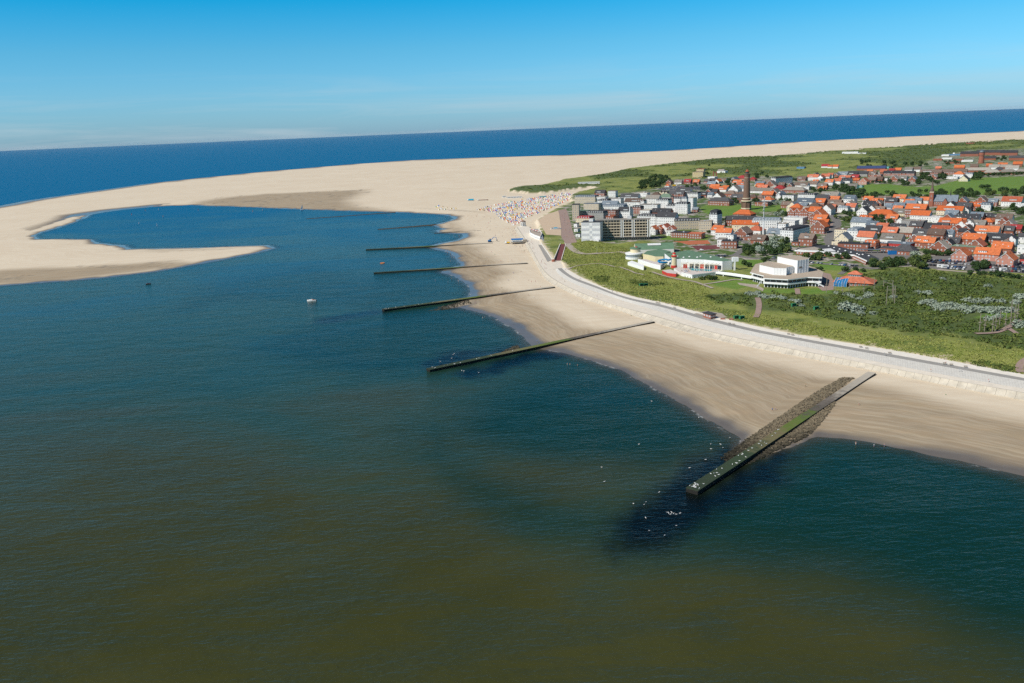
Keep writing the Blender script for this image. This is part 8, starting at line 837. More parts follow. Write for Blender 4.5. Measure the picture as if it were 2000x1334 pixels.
for k, (sp, lb) in enumerate((('caravan1', 'white camper van with red stripe at the left of the car park'), ('caravan2', 'square white caravan, second one from the left of the car park'), ('caravan3', 'large white camper van in the right half of the car park'))):
    e = empty('caravan', (*SP[sp], 5.7), -.25+.2*k, lb, 'caravan'); MB().prism([(-3, .5), (2.6, .5), (3.1, 1.4), (2.7, 2.8), (-3, 2.9)], -1.1, 1.1).obj('body', M['trim_white'], e).rotation_euler = (math.pi/2, 0, 0)
    MB().box(-2, 1.6, -1.13, -1.1, 1.6, 2.3).obj('window_band', M['glass_dark'], e)
    for x in (-1.8, 1.9):
        for s in (-1, 1): o = MB().lathe([(.36, -.12), (.36, .12)], 10).obj('wheel', M['black_paint'], e, loc=(x, s, .36)); o.rotation_euler = (math.pi/2, 0, 0)
e = landmark('dome_hall', 'tepee', 'small white dome beside the blue flat building behind the meadow', 'building'); MB().lathe([(4.5, 0), (4.2, 3), (2.8, 6), (.6, 7.6)], 14).obj('dome', M['trim_white'], e); MB().lathe([(4.7, -.5), (4.7, .6)], 14).obj('plinth', M['roof_s'], e)
def beachhut(spot, L, d, m, rm, label, rz=0.05, flagged=False):
    e = empty('beach_hut', (*SP[spot], 1.5), rz, label, 'beach hut'); MB().box(-L/2, L/2, -d/2, d/2, -1, 3.2).obj('walls', M[m], e); MB().box(-L/2-.4, L/2+.4, -d/2-.6, d/2+.3, 3.2, 3.5).obj('roof', M[rm], e)
    for x in np.arange(-L/2+1.5, L/2-1, 3.2): win(e, x, -d/2-.02, 1.6, 'f', 1.7, 1.5, 'd')
    MB().box(-L/2-2, L/2+2, -d/2-4, -d/2-.1, -.6, .1).obj('deck', M['wood_grey'], e)
beachhut('beachH1', 30, 6, 'trim_white', 'roof_w', 'long low white beach hut behind the field of beach tents'); beachhut('beachH2', 13, 6, 'wall_T', 'wall_T', 'low turquoise-roofed beach hut behind the beach tents'); beachhut('beachH3', 8, 5, 'trim_white', 'roof_w', 'small white beach hut left of the long white one')
# ---- boats
def hull(L, w, h, m, name='hull', parent=None, n=9):
    b = MB(); vs = []
    for i in range(n+1):
        t = i/n; x = -L/2+L*t; hw = w/2*(1-max(0, (t-.45)/.55)**2.2)*(.9+.1*min(1, t*4)); zt = h*(1+.35*max(0, t-.4)); vs += [(x, -hw, zt), (x, -hw*.72, -.15), (x, hw*.72, -.15), (x, hw, zt)]
    fs = [(0,1,2,3)]
    for i in range(n): fs += [(4*i+k, 4*i+4+k, 4*i+5+k, 4*i+1+k) for k in range(3)] + [(4*i+3, 4*i+7, 4*i+4, 4*i)]
    return b.add(vs, fs).obj(name, m, parent)
e = empty('motorboat', (*SP['boat'], 0), 3.0, 'white motorboat lying on the open water beyond the groynes', 'boat'); hull(8.6, 2.8, 1.0, M['trim_white'], parent=e); MB().box(-.6, 1.9, -.95, .95, 1.0, 1.5).obj('cuddy', M['trim_white'], e); MB().add([(1.2,-.9,1.5),(1.2,.9,1.5),(.5,.75,2.2),(.5,-.75,2.2)], [(0,1,2,3)]).obj('windscreen', M['glass_dark'], e); MB().bar((.2, -1, 1.4), (-.2, -1, 2.5), .06).bar((.2, 1, 1.4), (-.2, 1, 2.5), .06).bar((-.2, -1, 2.5), (-.2, 1, 2.5), .07).obj('radar_arch', M['trim_white'], e); MB().box(-3.6, -2.2, -1, 1, .95, 1.3).obj('sun_pad', M['wood_grey'], e); MB().box(-4.6, -4.2, -.3, .3, .2, 1.3).obj('outboard', M['black_paint'], e); MB().box(-1.6, -.9, -.7, .7, .9, 1.6).obj('seat', M['clay'], e)
e = empty('dinghy', (*SP['dinghy'], 0), .4, 'tiny dark dinghy alone on the water below the sand spit', 'boat'); hull(5, 2, .7, M['maroon'], parent=e); MB().box(-.6, .2, -.8, .8, .6, 1.1).obj('thwart', M['black_paint'], e)
e = empty('inflatable', (*SP['inflatable'], 0), .1, 'small orange inflatable raft floating above the fifth groyne', 'boat'); b = MB()
for k in range(12): a, a2 = k*math.pi/6, (k+1)*math.pi/6; b.bar((2.4*math.cos(a), 1.2*math.sin(a), .2), (2.4*math.cos(a2), 1.2*math.sin(a2), .2), .35, seg=6)
b.obj('tube', M['orange_paint'], e); MB().lathe([(1.9, .05), (1.8, .12)], 12).obj('floor', M['yellow_paint'], e)
def sail(x, y, col, label, s=1.0):
    e = empty('sailboat', (x, y, 0), .6, label, 'sailboat', 'small sailing craft in the lagoon'); hull(5*s, 1.6*s, .4*s, M['trim_white'], parent=e); MB().bar((.3*s, 0, .3), (.3*s, 0, 7*s), .08).obj('mast', M['steel'], e); MB().add([(.2*s,.03,1),(-2.6*s,.35,1.1),(.2*s,.03,6.9*s),(.2*s,.07,1),(-2.6*s,.39,1.1),(.2*s,.07,6.9*s)], [(0,1,2),(5,4,3),(0,3,4,1),(1,4,5,2),(2,5,3,0)]).obj('sail', col, e); MB().bar((.2*s, 0, 1), (-2.7*s, .3, 1.05), .06).obj('boom', M['steel'], e)
sail(*SP['cat'], M['trim_white'], 'white-sailed catamaran drawn up at the lagoon shore', 1.5)
for i, (x, y, c_) in enumerate(D['SAILS']): sail(x, y, M[{'r': 'red_paint', 'o': 'orange_paint', 'w': 'trim_white'}[c_]], {'r': 'red', 'o': 'orange', 'w': 'white'}[c_]+' sail on the lagoon, '+['first', 'second', 'third', 'fourth', 'fifth', 'sixth', 'seventh', 'eighth', 'ninth'][sorted(q[0]/q[1] for q in D['SAILS']).index(x/y)]+' from the left of the lagoon sails', .55)
e = empty('play_ship', (*SP['fountain'], 5.75), .05, 'white and blue play ship standing on the sandy terrace', 'play ship'); hull(15, 4.2, 1.5, M['trim_white'], parent=e); MB().box(-3, 2, -1.2, 1.2, 1.3, 2.6).obj('cabin', M['cyan_paint'], e); MB().lathe([(1.2, 1.2), (1.1, 1.9)], 10, c=(4, 0)).obj('drum', M['blue_paint'], e); MB().box(-6, -3.8, -1.4, 1.4, 1.2, 2.2).obj('stern_box', M['glass_dark'], e)
# ---- promenade furniture
bm_ = MB().box(-.9, .9, -.25, .25, .42, .5).box(-.9, .9, .22, .3, .55, .95); legm = MB().box(-.05, .05, -.22, .28, 0, .5)
bme, lme = bm_.mesh('bench_seat', [M['wood_grey']]), legm.mesh('bench_leg', [M['steel']])
for i, (x, y) in enumerate(D['BENCH']):
    e = empty('bench', (x, y, 5.84), -.3); e['category'] = 'bench'; link('seat', bme, e)
    for s in (-.7, .7): link('leg', lme, e, loc=(s, 0, 0))
    REG.append((e, 'promenade bench', x, y, 'benches along the promenade'))
for i, (x, y) in enumerate(D['LAMPS']):
    e = empty('street_lamp', (x, y, gz(x, y)+.1), -.3); e['category'] = 'lamp'; MB().bar((0, 0, 0), (0, 0, 6.5), .08).obj('post', M['steel'], e); MB().bar((0, 0, 6.4), (0, -1.1, 6.7), .05).obj('arm', M['steel'], e); MB().box(-.2, .2, -1.5, -.9, 6.6, 6.78).obj('lamp_head', M['steel'], e); REG.append((e, 'grey street lamp', x, y, 'street lamps'))
for i, (x, y) in enumerate(D['SHED']):
    e = empty('bicycle_shelter', (x, y, gz(x, y)), .2); e['category'] = 'shelter'; MB().box(-1.7, 1.7, .8, 1.1, -.3, 2.1).obj('back_wall', M['green_paint'], e); MB().box(-1.7, -1.55, -.9, .8, -.3, 2.0).obj('side_wall', M['green_paint'], e); MB().box(1.55, 1.7, -.9, .8, -.3, 2.0).obj('side_wall', M['green_paint'], e); MB().add([(-1.9,-1.2,2.35),(1.9,-1.2,2.35),(1.9,1.3,2.05),(-1.9,1.3,2.05),(-1.9,-1.2,2.45),(1.9,-1.2,2.45),(1.9,1.3,2.15),(-1.9,1.3,2.15)], [(3,2,1,0),(4,5,6,7),(0,1,5,4),(1,2,6,5),(2,3,7,6),(3,0,4,7)]).obj('roof', M['green_paint'], e); MB().box(-1.5, 1.5, -.2, .7, 0, .5).obj('seat', M['wood_grey'], e); REG.append((e, 'green dune shelter', x, y, 'green dune shelters'))
# ================================================================ vegetation
def leafmat(name, c1, c2, c3):
    m = bpy.data.materials.new(name); m.use_nodes = True; t = m.node_tree; p = t.nodes['Principled BSDF']; p.inputs['Roughness'].default_value = .7; p.inputs['Specular IOR Level'].default_value = .25
    pos = N(t, 'ShaderNodeNewGeometry').outputs['Position']; n1 = noise(t, pos, .9, 3, .6, lo=.3, hi=.7); oi = N(t, 'ShaderNodeObjectInfo')
    c = mixrgb(t, oi.outputs['Random'], c1, c2); c = mixrgb(t, mth(t, 'MULTIPLY', n1, .55), c, c3); t.links.new(c, p.inputs['Base Color']); M[name] = m
leafmat('leaf_d', (.022, .05, .012), (.034, .066, .018), (.055, .09, .022)); leafmat('leaf_o', (.055, .085, .016), (.075, .10, .022), (.10, .125, .03)); leafmat('leaf_s', (.20, .25, .185), (.25, .30, .225), (.34, .375, .30))
mat('bark', (.09, .07, .05), .9, .2, 2)
def crown(seed, m, n=400, flat=.8, q=.17):
    r = np.random.default_rng(seed); k = 10; cs = []
    for i in range(k):
        a = r.random()*6.28; rad = .62*math.sqrt(r.random()); cs.append((rad*math.cos(a), rad*math.sin(a), flat*(-.12+.85*r.random()*(1-rad*.6)), .34+.20*r.random()))
    V = []; F = []
    for i in range(n):
        c = cs[i % k]; d = r.normal(size=3); d[2] = abs(d[2])*1.0-.42; d /= np.linalg.norm(d); p = np.array(c[:3])+d*c[3]*(.75+.35*r.random())
        nn = d+r.normal(size=3)*.55; nn /= np.linalg.norm(nn); u = np.cross(nn, r.normal(size=3)); u /= np.linalg.norm(u); v = np.cross(nn, u); s = q*(.55+.8*r.random())
        b = len(V); V += [p+u*s, p+v*s*.7, p-u*s, p-v*s*.7]; F.append((b, b+1, b+2, b+3))
    me = bpy.data.meshes.new('crown'); me.from_pydata([tuple(x) for x in V], [], F); me.materials.append(m); me.update(); return me
def trunkmesh(seed):
    r = random.Random(seed); b = MB(); b.lathe([(.075, -.9), (.06, -.3), (.045, .1)], 6)
    for k in range(4): a = k*1.6+r.random(); b.bar((0, 0, -.25), (.42*math.cos(a), .42*math.sin(a), .35), .026, seg=5)
    return b.mesh('trunk', [M['bark']])
CR = {k: [crown(10+i+ord(k), M['leaf_'+k]) for i in range(5)] for k in 'dos'}; TK = [trunkmesh(i) for i in range(3)]
CB = [crown(70+i, M['leaf_s'], 420, .62, .13) for i in range(4)]
tr_ = random.Random(21); TR = sorted(D['TREES'], key=lambda q: math.hypot(q[0], q[1])); TZ = ground([q[0] for q in TR], [q[1] for q in TR]); FV, FF, FM = [], [], []
for i, (x, y, r_, k) in enumerate(TR):
    hgt = r_*.62; rot = tr_.random()*6.28; me = tr_.choice(CR[k]); tk = tr_.choice(TK)
    if i < 300:
        e = empty('tree', (x, y, TZ[i]), rot); e['category'] = 'tree'; link('crown', me, e, loc=(0, 0, hgt), scale=(r_*1.15, r_*1.15, r_*1.2)); link('trunk', tk, e, loc=(0, 0, hgt), scale=(r_, r_, r_*1.0))
        REG.append((e, ('large ' if r_ > 4.4 else 'small ' if r_ < 2.8 else '')+{'d': 'dark green', 'o': 'olive', 's': 'silvery'}[k]+' tree', x, y, 'trees about the town'))
    else:
        co = np.array([v.co for v in me.vertices]); c_, s_ = math.cos(rot), math.sin(rot); q = np.stack([x+(co[:, 0]*c_-co[:, 1]*s_)*r_*1.15, y+(co[:, 0]*s_+co[:, 1]*c_)*r_*1.15, TZ[i]+hgt+co[:, 2]*r_*1.2], -1); FF.append(np.arange(len(q)).reshape(-1, 4)+sum(len(v) for v in FV)); FV.append(q)
tag(link('far_trees', npmesh('far_trees', np.concatenate(FV), np.concatenate(FF), {}, [M['leaf_d']], smooth=False)), 'dark green trees of the far gardens and meadow edges behind the town', 'trees', kind='stuff')
for x, y, r_ in D['BUSHES']:
    r_ = round(r_*1.2, 2)
    e = empty('silver_bush', (x, y, gz(x, y)), tr_.random()*6.28); e['category'] = 'bush'; link('crown', tr_.choice(CB), e, loc=(0, 0, r_*.1), scale=(r_, r_, r_*.85)); link('trunk', tr_.choice(TK), e, loc=(0, 0, r_*.2), scale=(r_*.6, r_*.6, r_*.4)); REG.append((e, ('large ' if r_ > 4.6 else 'small ' if r_ < 3.1 else '')+'silvery bush', x, y, 'silvery bushes in the scrub'))
def scatter(name, P, z, n, rad, hz, q, m, seed, spread=1.0):
    """leafy clumps at the points P, joined: nobody could count them"""
    r = np.random.default_rng(seed); N_ = len(P)*n; ci = np.repeat(np.arange(len(P)), n)
    d = r.normal(size=(N_, 3)); d[:, 2] = np.abs(d[:, 2]); d /= np.linalg.norm(d, axis=1)[:, None]; R = rad[ci]
    p = np.stack([P[ci, 0]+d[:, 0]*R*spread, P[ci, 1]+d[:, 1]*R*spread, z[ci]+d[:, 2]*R*hz], -1); nn = d+r.normal(size=d.shape)*.6; nn /= np.linalg.norm(nn, axis=1)[:, None]
    u = np.cross(nn, r.normal(size=d.shape)); u /= np.linalg.norm(u, axis=1)[:, None]; v = np.cross(nn, u); s = (R*q*(.6+.8*r.random(N_)))[:, None]
    V = np.stack([p+u*s, p+v*s*.7, p-u*s, p-v*s*.7], 1).reshape(-1, 3); F = np.arange(N_*4).reshape(-1, 4); return link(name, npmesh(name, V, F, {}, [m], smooth=False))
ms_ = bpy.data.materials.new('scrub_leaf'); ms_.use_nodes = True; t = ms_.node_tree; p = t.nodes['Principled BSDF']; p.inputs['Roughness'].default_value = .75; p.inputs['Specular IOR Level'].default_value = .2
pos = N(t, 'ShaderNodeNewGeometry').outputs['Position']; n1 = noise(t, pos, .035, 4, .6, lo=.3, hi=.7); n2 = noise(t, pos, .22, 4, .65, lo=.35, hi=.7); n3 = noise(t, pos, .08, 3, .6, lo=.6, hi=.75)
cc = mixrgb(t, n1, (.062, .108, .021), (.115, .155, .03)); cc = mixrgb(t, mth(t, 'MULTIPLY', n2, .6), cc, (.125, .125, .038)); cc = mixrgb(t, mth(t, 'MULTIPLY', n3, .5), cc, (.17, .20, .12)); t.links.new(cc, p.inputs['Base Color'])
def keep(P, zs_): return zs_
big = pts_in(D['SCRUB'][0], 3300, np.random.default_rng(8)); ok = (anysdf(D['LAWN'], big[:, 0], big[:, 1], 30) < -3) & (sdf(D['UPLAND'], big[:, 0], big[:, 1]) > 9)
for n_, m_, w_, ln in D['ROADS']:
    for a, b_ in zip(ln[:-1], ln[1:]):
        a, b_ = np.array(a), np.array(b_); u = np.clip(((big-a)@(b_-a))/((b_-a)@(b_-a)), 0, 1); ok &= np.linalg.norm(big-a-u[:, None]*(b_-a), axis=1) > w_/2+1.6
ok &= np.hypot(big[:, 0]-D['REST'][0][0], big[:, 1]-D['REST'][0][1]) > 24
big = big[ok]; rd_ = 1.1+1.7*np.random.default_rng(9).random(len(big))**1.5
tag(scatter('scrub', big, ground(big[:, 0], big[:, 1])-.2, 30, rd_, .85, .30, ms_, 10), 'dense dark green sea-buckthorn scrub covering the dunes behind the promenade', 'scrub', kind='stuff')
rb_ = np.random.default_rng(33); far_ = pts_in(D['BACK'], 9000, rb_); ok = (fbm(far_[:, 0]*.6, far_[:, 1]*.45, 95, 4, 61) > .47) & (sdf(D['UPLAND'], far_[:, 0], far_[:, 1]) > 25) & (sdf(D['TOWN'], far_[:, 0], far_[:, 1]) < -8) & (anysdf(D['LAWN'], far_[:, 0], far_[:, 1], 30) < -4); far_ = far_[ok]
tag(scatter('far_scrub', far_, ground(far_[:, 0], far_[:, 1])-.4, 10, 2.2+3.0*rb_.random(len(far_))**2, .5, .42, ms_, 40), 'scattered dark scrub on the dunes behind the town', 'scrub', kind='stuff')
nr_ = np.concatenate([pts_in(pl, n, np.random.default_rng(30+i)) for i, (pl, n) in enumerate(zip([D['SCRUB'][k] for k in (1, 2, 9, 10)], (120, 90, 60, 60)))])
tag(scatter('dune_scrub', nr_, ground(nr_[:, 0], nr_[:, 1])-.3, 18, 1.0+.8*np.random.default_rng(34).random(len(nr_)), .6, .36, ms_, 41), 'low dark scrub patches in the dune grass by the promenade', 'scrub', kind='stuff')
hx, hy, hw_, hd_, ha = [np.array([q[k] for q in D['HOUSES']]) for k in (0, 1, 2, 3, 9)]; gp = pts_in(D['TOWN'], 2600, np.random.default_rng(71)); okg = np.ones(len(gp), bool)
for x, y, w, d, a in zip(hx, hy, hw_, hd_, ha):
    c_, s_ = math.cos(R_(a)), math.sin(R_(a)); dx, dy = gp[:, 0]-x, gp[:, 1]-y; okg &= ~((np.abs(dx*c_-dy*s_) < w/2+1.2) & (np.abs(dx*s_+dy*c_) < d/2+1.2))
for n_, m_, z_, pl in D['SHEET']: okg &= sdf(pl, gp[:, 0], gp[:, 1], 10) < -1
for n_, m_, w_, ln in D['ROADS']:
    for a, b_ in zip(ln[:-1], ln[1:]):
        a, b_ = np.array(a), np.array(b_); u = np.clip(((gp-a)@(b_-a))/((b_-a)@(b_-a)), 0, 1); okg &= np.linalg.norm(gp-a-u[:, None]*(b_-a), axis=1) > w_/2+1.5
okg &= (anysdf(D['LAWN'], gp[:, 0], gp[:, 1], 20) < -1) & (anysdf([D['STATION']['roof'], D['HALL']['roof'], D['POOL']['main']], gp[:, 0], gp[:, 1], 20) < -2) & (np.hypot(gp[:, 0], gp[:, 1]) < 1900) & (gp[:, 0]/gp[:, 1] > .16); gp = gp[okg]
tag(scatter('garden_shrubs', gp, ground(gp[:, 0], gp[:, 1])-.2, 26, .9+1.5*np.random.default_rng(72).random(len(gp))**2, .95, .34, ms_, 73), 'countless small garden shrubs and hedges between the houses', 'shrubs', kind='stuff')
mg_ = bpy.data.materials.new('dune_grass'); mg_.use_nodes = True; t = mg_.node_tree; p = t.nodes['Principled BSDF']; p.inputs['Roughness'].default_value = .8; p.inputs['Specular IOR Level'].default_value = .2
pos = N(t, 'ShaderNodeNewGeometry').outputs['Position']; n1 = noise(t, pos, .05, 4, .6, lo=.3, hi=.7); n2 = noise(t, pos, .5, 3, .6, lo=.3, hi=.7); cc = mixrgb(t, n1, (.17, .22, .03), (.26, .275, .065)); cc = mixrgb(t, mth(t, 'MULTIPLY', n2, .5), cc, (.36, .34, .13)); t.links.new(cc, p.inputs['Base Color'])
def tufts(poly, n, seed, name, label, dmin=1.0):
    r = np.random.default_rng(seed); P = pts_in(poly, n, r); dd = sdf(D['UPLAND'], P[:, 0], P[:, 1]); fl = np.maximum(anysdf(D['LAWN'], P[:, 0], P[:, 1], 20), anysdf(D['FLAT'], P[:, 0], P[:, 1], 20)); s_ = anysdf(D['SCRUB'][:1], P[:, 0], P[:, 1], 20); P = P[(dd > dmin) & (fl < -1) & (s_ < 4)]; z = ground(P[:, 0], P[:, 1]); k = 4; ci = np.repeat(np.arange(len(P)), k)
    a = r.random(len(ci))*6.28; h = .25+.4*r.random(len(ci)); w = .5+.5*r.random(len(ci)); c = P[ci]+r.normal(size=(len(ci), 2))*.35; u = np.stack([np.cos(a), np.sin(a)], -1); ln = r.normal(size=(len(ci), 2))*.28
    V = np.stack([np.concatenate([c-u*w[:, None]*.5, (z[ci]-.1)[:, None]], 1), np.concatenate([c+u*w[:, None]*.5, (z[ci]-.1)[:, None]], 1), np.concatenate([c+ln+u*w[:, None]*.15, (z[ci]+h)[:, None]], 1), np.concatenate([c+ln-u*w[:, None]*.15, (z[ci]+h)[:, None]], 1)], 1).reshape(-1, 3)
    tag(link(name, npmesh(name, V, np.arange(len(V)).reshape(-1, 4), {}, [mg_], smooth=False)), label, 'grass', kind='stuff')
tufts(D['SLAWN'], 17000, 5, 'dune_grass', 'tufted yellow-green dune grass between the promenade and the town')
# ================================================================ cars
def carmesh():
    prof = [(-2.1, .45), (-2.15, .75), (-1.95, .95), (-1.55, 1.38), (-.9, 1.47), (.25, 1.44), (.95, .98), (1.85, .86), (2.1, .66), (2.1, .40)]; b = MB(); n = len(prof); vs = []
    for s in (-1, 1):
        for x, z in prof: vs.append((x, s*(.86-.20*max(0, (z-.95)/.5)), z))
    b.add(vs, [tuple(range(n))[::-1], tuple(range(n, 2*n))] + [(i, i+1, n+i+1, n+i) for i in range(n-1)] + [(n-1, 0, n, 2*n-1)]); return b
def carglass():
    b = MB()
    for s in (-1, 1): b.add([(-1.6, s*.83, 1.0), (.75, s*.83, 1.0), (.22, s*.70, 1.38), (-1.4, s*.70, 1.34)], [(0,1,2,3) if s < 0 else (3,2,1,0)])
    b.add([(.93,-.76,1.02),(.93,.76,1.02),(.30,.64,1.43),(.30,-.64,1.43)], [(0,1,2,3)]); b.add([(-1.97,-.76,1.0),(-1.97,.76,1.0),(-1.60,.64,1.37),(-1.60,-.64,1.37)], [(3,2,1,0)]); return b.mesh('windows', [M['glass_dark']])
paints = {'black': (.012, .013, .015), 'dark blue': (.02, .04, .10), 'grey': (.13, .135, .14), 'silver': (.42, .43, .44), 'white': (.70, .70, .69), 'red': (.40, .025, .02), 'blue': (.03, .13, .30)}
for k, v in paints.items(): mat('car_'+k, v, .3, .03, metal=.2, spec=.5)
cm_ = carmesh(); CBm = {k: cm_.mesh('body', [M['car_'+k]]) for k in paints}; CG = carglass(); wm_ = MB().lathe([(.32, -.1), (.32, .1), (.2, .11)], 10).mesh('wheel', [M['black_paint']]); cr_ = random.Random(5)
for line, parts in D['CARROWS']:
    for i, (x, y) in enumerate(line):
        if cr_.random() < .04 and len(line) > 12: continue
        k = cr_.choices(list(paints), [5, 4, 5, 4, 3, 1, 1.4])[0]; a, b_ = line[max(0, i-1)], line[min(len(line)-1, i+1)]
        row = len(line) > 5 and abs(a[0]-b_[0]) < 14; rz = math.atan2(b_[1]-a[1], b_[0]-a[0])+math.pi/2 if row else cr_.choice([-.5, .2, 2.6, -.4])
        x += cr_.uniform(-.35, .35); y += cr_.uniform(-.5, .5); e = empty('parked_car', (x, y, 5.78), rz+cr_.choice([0, math.pi])+cr_.uniform(-.06, .06)); e['category'] = 'car'; link('body', CBm[k], e); link('windows', CG, e)
        if parts:
            for wx in (-1.3, 1.3):
                for s in (-1, 1): o = link('wheel', wm_, e, loc=(wx, s*.78, .32)); o.rotation_euler = (math.pi/2, 0, 0)
        e.scale = (1, 1, cr_.choice([1, 1, 1.08, 1.2])); REG.append((e, k+' parked car', x, y, 'parked cars'))
# ================================================================ people, beach tents, gulls
def skinbody(name, V, E, Rr):
    me = bpy.data.meshes.new(name+'_rig'); me.from_pydata(V, E, []); o = bpy.data.objects.new(name+'_rig', me); C.objects.link(o); md = o.modifiers.new('s', 'SKIN'); sv = me.skin_vertices[0].data
    for i, r in enumerate(Rr): sv[i].radius = (r, r)
    sv[0].use_root = True; sb_ = o.modifiers.new('b', 'SUBSURF'); sb_.levels = 1
    dg = bpy.context.evaluated_depsgraph_get(); m2 = bpy.data.meshes.new_from_object(o.evaluated_get(dg)); bpy.data.objects.remove(o); bpy.data.meshes.remove(me); m2.name = name; return m2
EB = [(0,1),(1,2),(2,3),(3,4),(2,5),(5,6),(6,7),(2,8),(8,9),(9,10),(0,11),(11,12),(12,13),(13,14),(0,15),(15,16),(16,17),(17,18)]; RB = [.14,.15,.13,.06,.10,.06,.045,.04,.06,.045,.04,.09,.07,.05,.045,.09,.07,.05,.045]
POSE = {'s': [(0,0,.95),(0,0,1.15),(0,0,1.4),(0,0,1.52),(0,.02,1.66),(.19,0,1.4),(.25,0,1.12),(.25,-.1,.88),(-.19,0,1.4),(-.25,0,1.12),(-.24,-.08,.88),(.1,0,.9),(.11,-.02,.5),(.11,.02,.08),(.11,-.12,.03),(-.1,0,.9),(-.11,0,.5),(-.11,.04,.08),(-.11,-.1,.03)],
        'c': [(0,0,.95),(0,0,1.15),(0,-.02,1.4),(0,-.03,1.52),(0,-.03,1.66),(.19,0,1.4),(.25,.12,1.14),(.23,.05,.9),(-.19,0,1.4),(-.25,-.12,1.14),(-.23,-.24,.95),(.1,0,.9),(.11,-.18,.52),(.11,-.22,.08),(.11,-.34,.04),(-.1,0,.9),(-.11,.12,.5),(-.11,.34,.12),(-.11,.26,.03)],
        'l': [(0,0,.14),(0,.22,.15),(0,.46,.17),(0,.58,.19),(0,.74,.2),(.19,.46,.15),(.34,.3,.1),(.3,.1,.06),(-.19,.46,.15),(-.34,.34,.1),(-.3,.56,.06),(.1,-.05,.13),(.12,-.45,.2),(.12,-.85,.08),(.12,-.88,.18),(-.1,-.05,.13),(-.12,-.45,.11),(-.12,-.88,.08),(-.12,-.92,.17)]}
mat('skin', (.46, .25, .17), .7, .08); mat('hair', (.05, .03, .02), .8, .1)
CL = {'white': (.72, .72, .70), 'red': (.60, .035, .03), 'blue': (.03, .15, .48), 'black': (.015, .015, .018), 'yellow': (.78, .50, .03), 'pink': (.60, .18, .24), 'green': (.05, .32, .10), 'orange': (.60, .18, .03)}
for k, v in CL.items(): mat('cloth_'+k, v, .9, .1, 3)
PM = {}
def person_mesh(pose, top, bottom, bare):
    key = (pose, top, bottom, bare)
    if key in PM: return PM[key]
    if pose not in PM: PM[pose] = skinbody('person', POSE[pose], EB, RB)
    me = PM[pose].copy(); me.name = 'person'; me.materials.clear()
    for m in ('skin', 'cloth_'+top, 'cloth_'+bottom, 'hair'): me.materials.append(M[m])
    for f in me.polygons:
        c = f.center; q = c.z if pose != 'l' else .95+c.y; ax = abs(c.x)
        f.material_index = 3 if q > 1.66 and (c.y > -.02 or pose == 'l') else 0 if q > 1.5 else (0 if bare and top != 'white' else 1) if q > 1.02 and ax < .24 else 2 if .6 < q <= 1.02 and ax < .2 else 0 if ax >= .2 or q < .6 else 2; f.use_smooth = True
    PM[key] = me; return me
pr_ = random.Random(31); cols = list(CL)
def person(x, y, z, k, label=None, group=None):
    top, bot = pr_.choice(cols), pr_.choice(['blue', 'black', 'white', 'red', 'green']); bare = k in 'w' or (k in 'bs' and pr_.random() < .45); pose = {'w': 's', 'b': pr_.choice('sscl'), 's': pr_.choice('sc'), 'c': pr_.choice('sc'), 'l': 'l'}[k]
    o = link('person', person_mesh(pose, top, bot, bare), loc=(x, y, z), rz=pr_.random()*6.28); o['category'] = 'person'
    if label: tag(o, label, 'person', group)
    else: REG.append((o, ('bather in '+bot+' swimwear' if k == 'w' else 'person lying in '+bot+' swimwear' if pose == 'l' else 'person in '+(bot+' shorts' if bare and top != 'white' else top+' top')), x, y, 'people on the beach and promenade'))
for x, y, k in D['PEOPLE']:
    z = gz(x, y); z = max(z, -1.0) if k == 'w' else z; dl = np.min(((lip[:, :2]-(x, y))**2).sum(1))**.5
    if k != 'w':
        for ln_, zz in ((WL['prom'], None),):
            pp = np.array([(q[0], q[1]) for q in D['UPLAND']]); 
        on = sdf(D['UPLAND'], np.array([x]), np.array([y]))[0]
        if on < 0 and dl < 40 and y > np.interp(x, lip[:, 0], lip[:, 1]): 
            allp = np.concatenate([WL[q] for q in ('lip', 'prom', 'slab', 'road', 'inner')]); z = float(allp[np.argmin(((allp[:, :2]-(x, y))**2).sum(1)), 2])+.1
    person(x, y, z, k)
for pi, (pl, n, k) in enumerate(D['PEOPLEPOLY']):
    P = pts_in(pl, n, np.random.default_rng(60+pi)); Z = ground(P[:, 0], P[:, 1])
    if k == 'c': Z = np.maximum(Z, 4.15 if pi == 9 else 5.8)
    if k == 'w': Z = np.clip(Z, -1.1, 9)
    lb = ['bather or sunbather on the pale sand below the music pavilion', 'beachgoer in the small crowd right of the beach bar', 'beachgoer between the seawall and the beach tents', 'bather in the shallow bathing bay by the far rubble groynes', 'bather in the little bay left of the excavator', 'bather wading off the bay below the excavator groyne', 'beachgoer on damp sand below the excavator', 'beachgoer on sand above the groyne pointing at the motorboat', 'stroller on the brick upper promenade', 'stroller on the pale promenade along the seawall', 'beachgoer at the far lagoon shore', 'pedestrian before the orange-roofed brick gables'][pi]
    for (x, y), z in zip(P, Z): person(x, y, float(z), k, lb, lb.replace('bather', 'bathers').replace('beachgoer', 'beachgoers')[:60])
def tentmesh(c1, c2):
    b = MB(); n = 6; vs = []
    for s in (-.75, .75):
        for i in range(n+1): a = math.pi*.5*i/n; vs.append((s, -.55+1.25*math.sin(a)-.1, 1.75*math.cos(a)))
    b.add(vs, [(i, i+1, n+2+i, n+1+i) for i in range(n)], 0); b.add(vs+[(-.75, -.65, 0), (.75, -.65, 0)], [tuple(range(n+1))+(2*n+2,), tuple(range(n+1, 2*n+2))[::-1]+(2*n+3,)][:1], 1); b.add([vs[n+1+i] for i in range(n+1)]+[(.75, -.65, 0)], [tuple(range(n+2))[::-1]], 1); b.box(-.7, .7, -.55, .3, .3, .45, 1)
    return b.mesh('beach_tent', [M[c1], M[c2]])
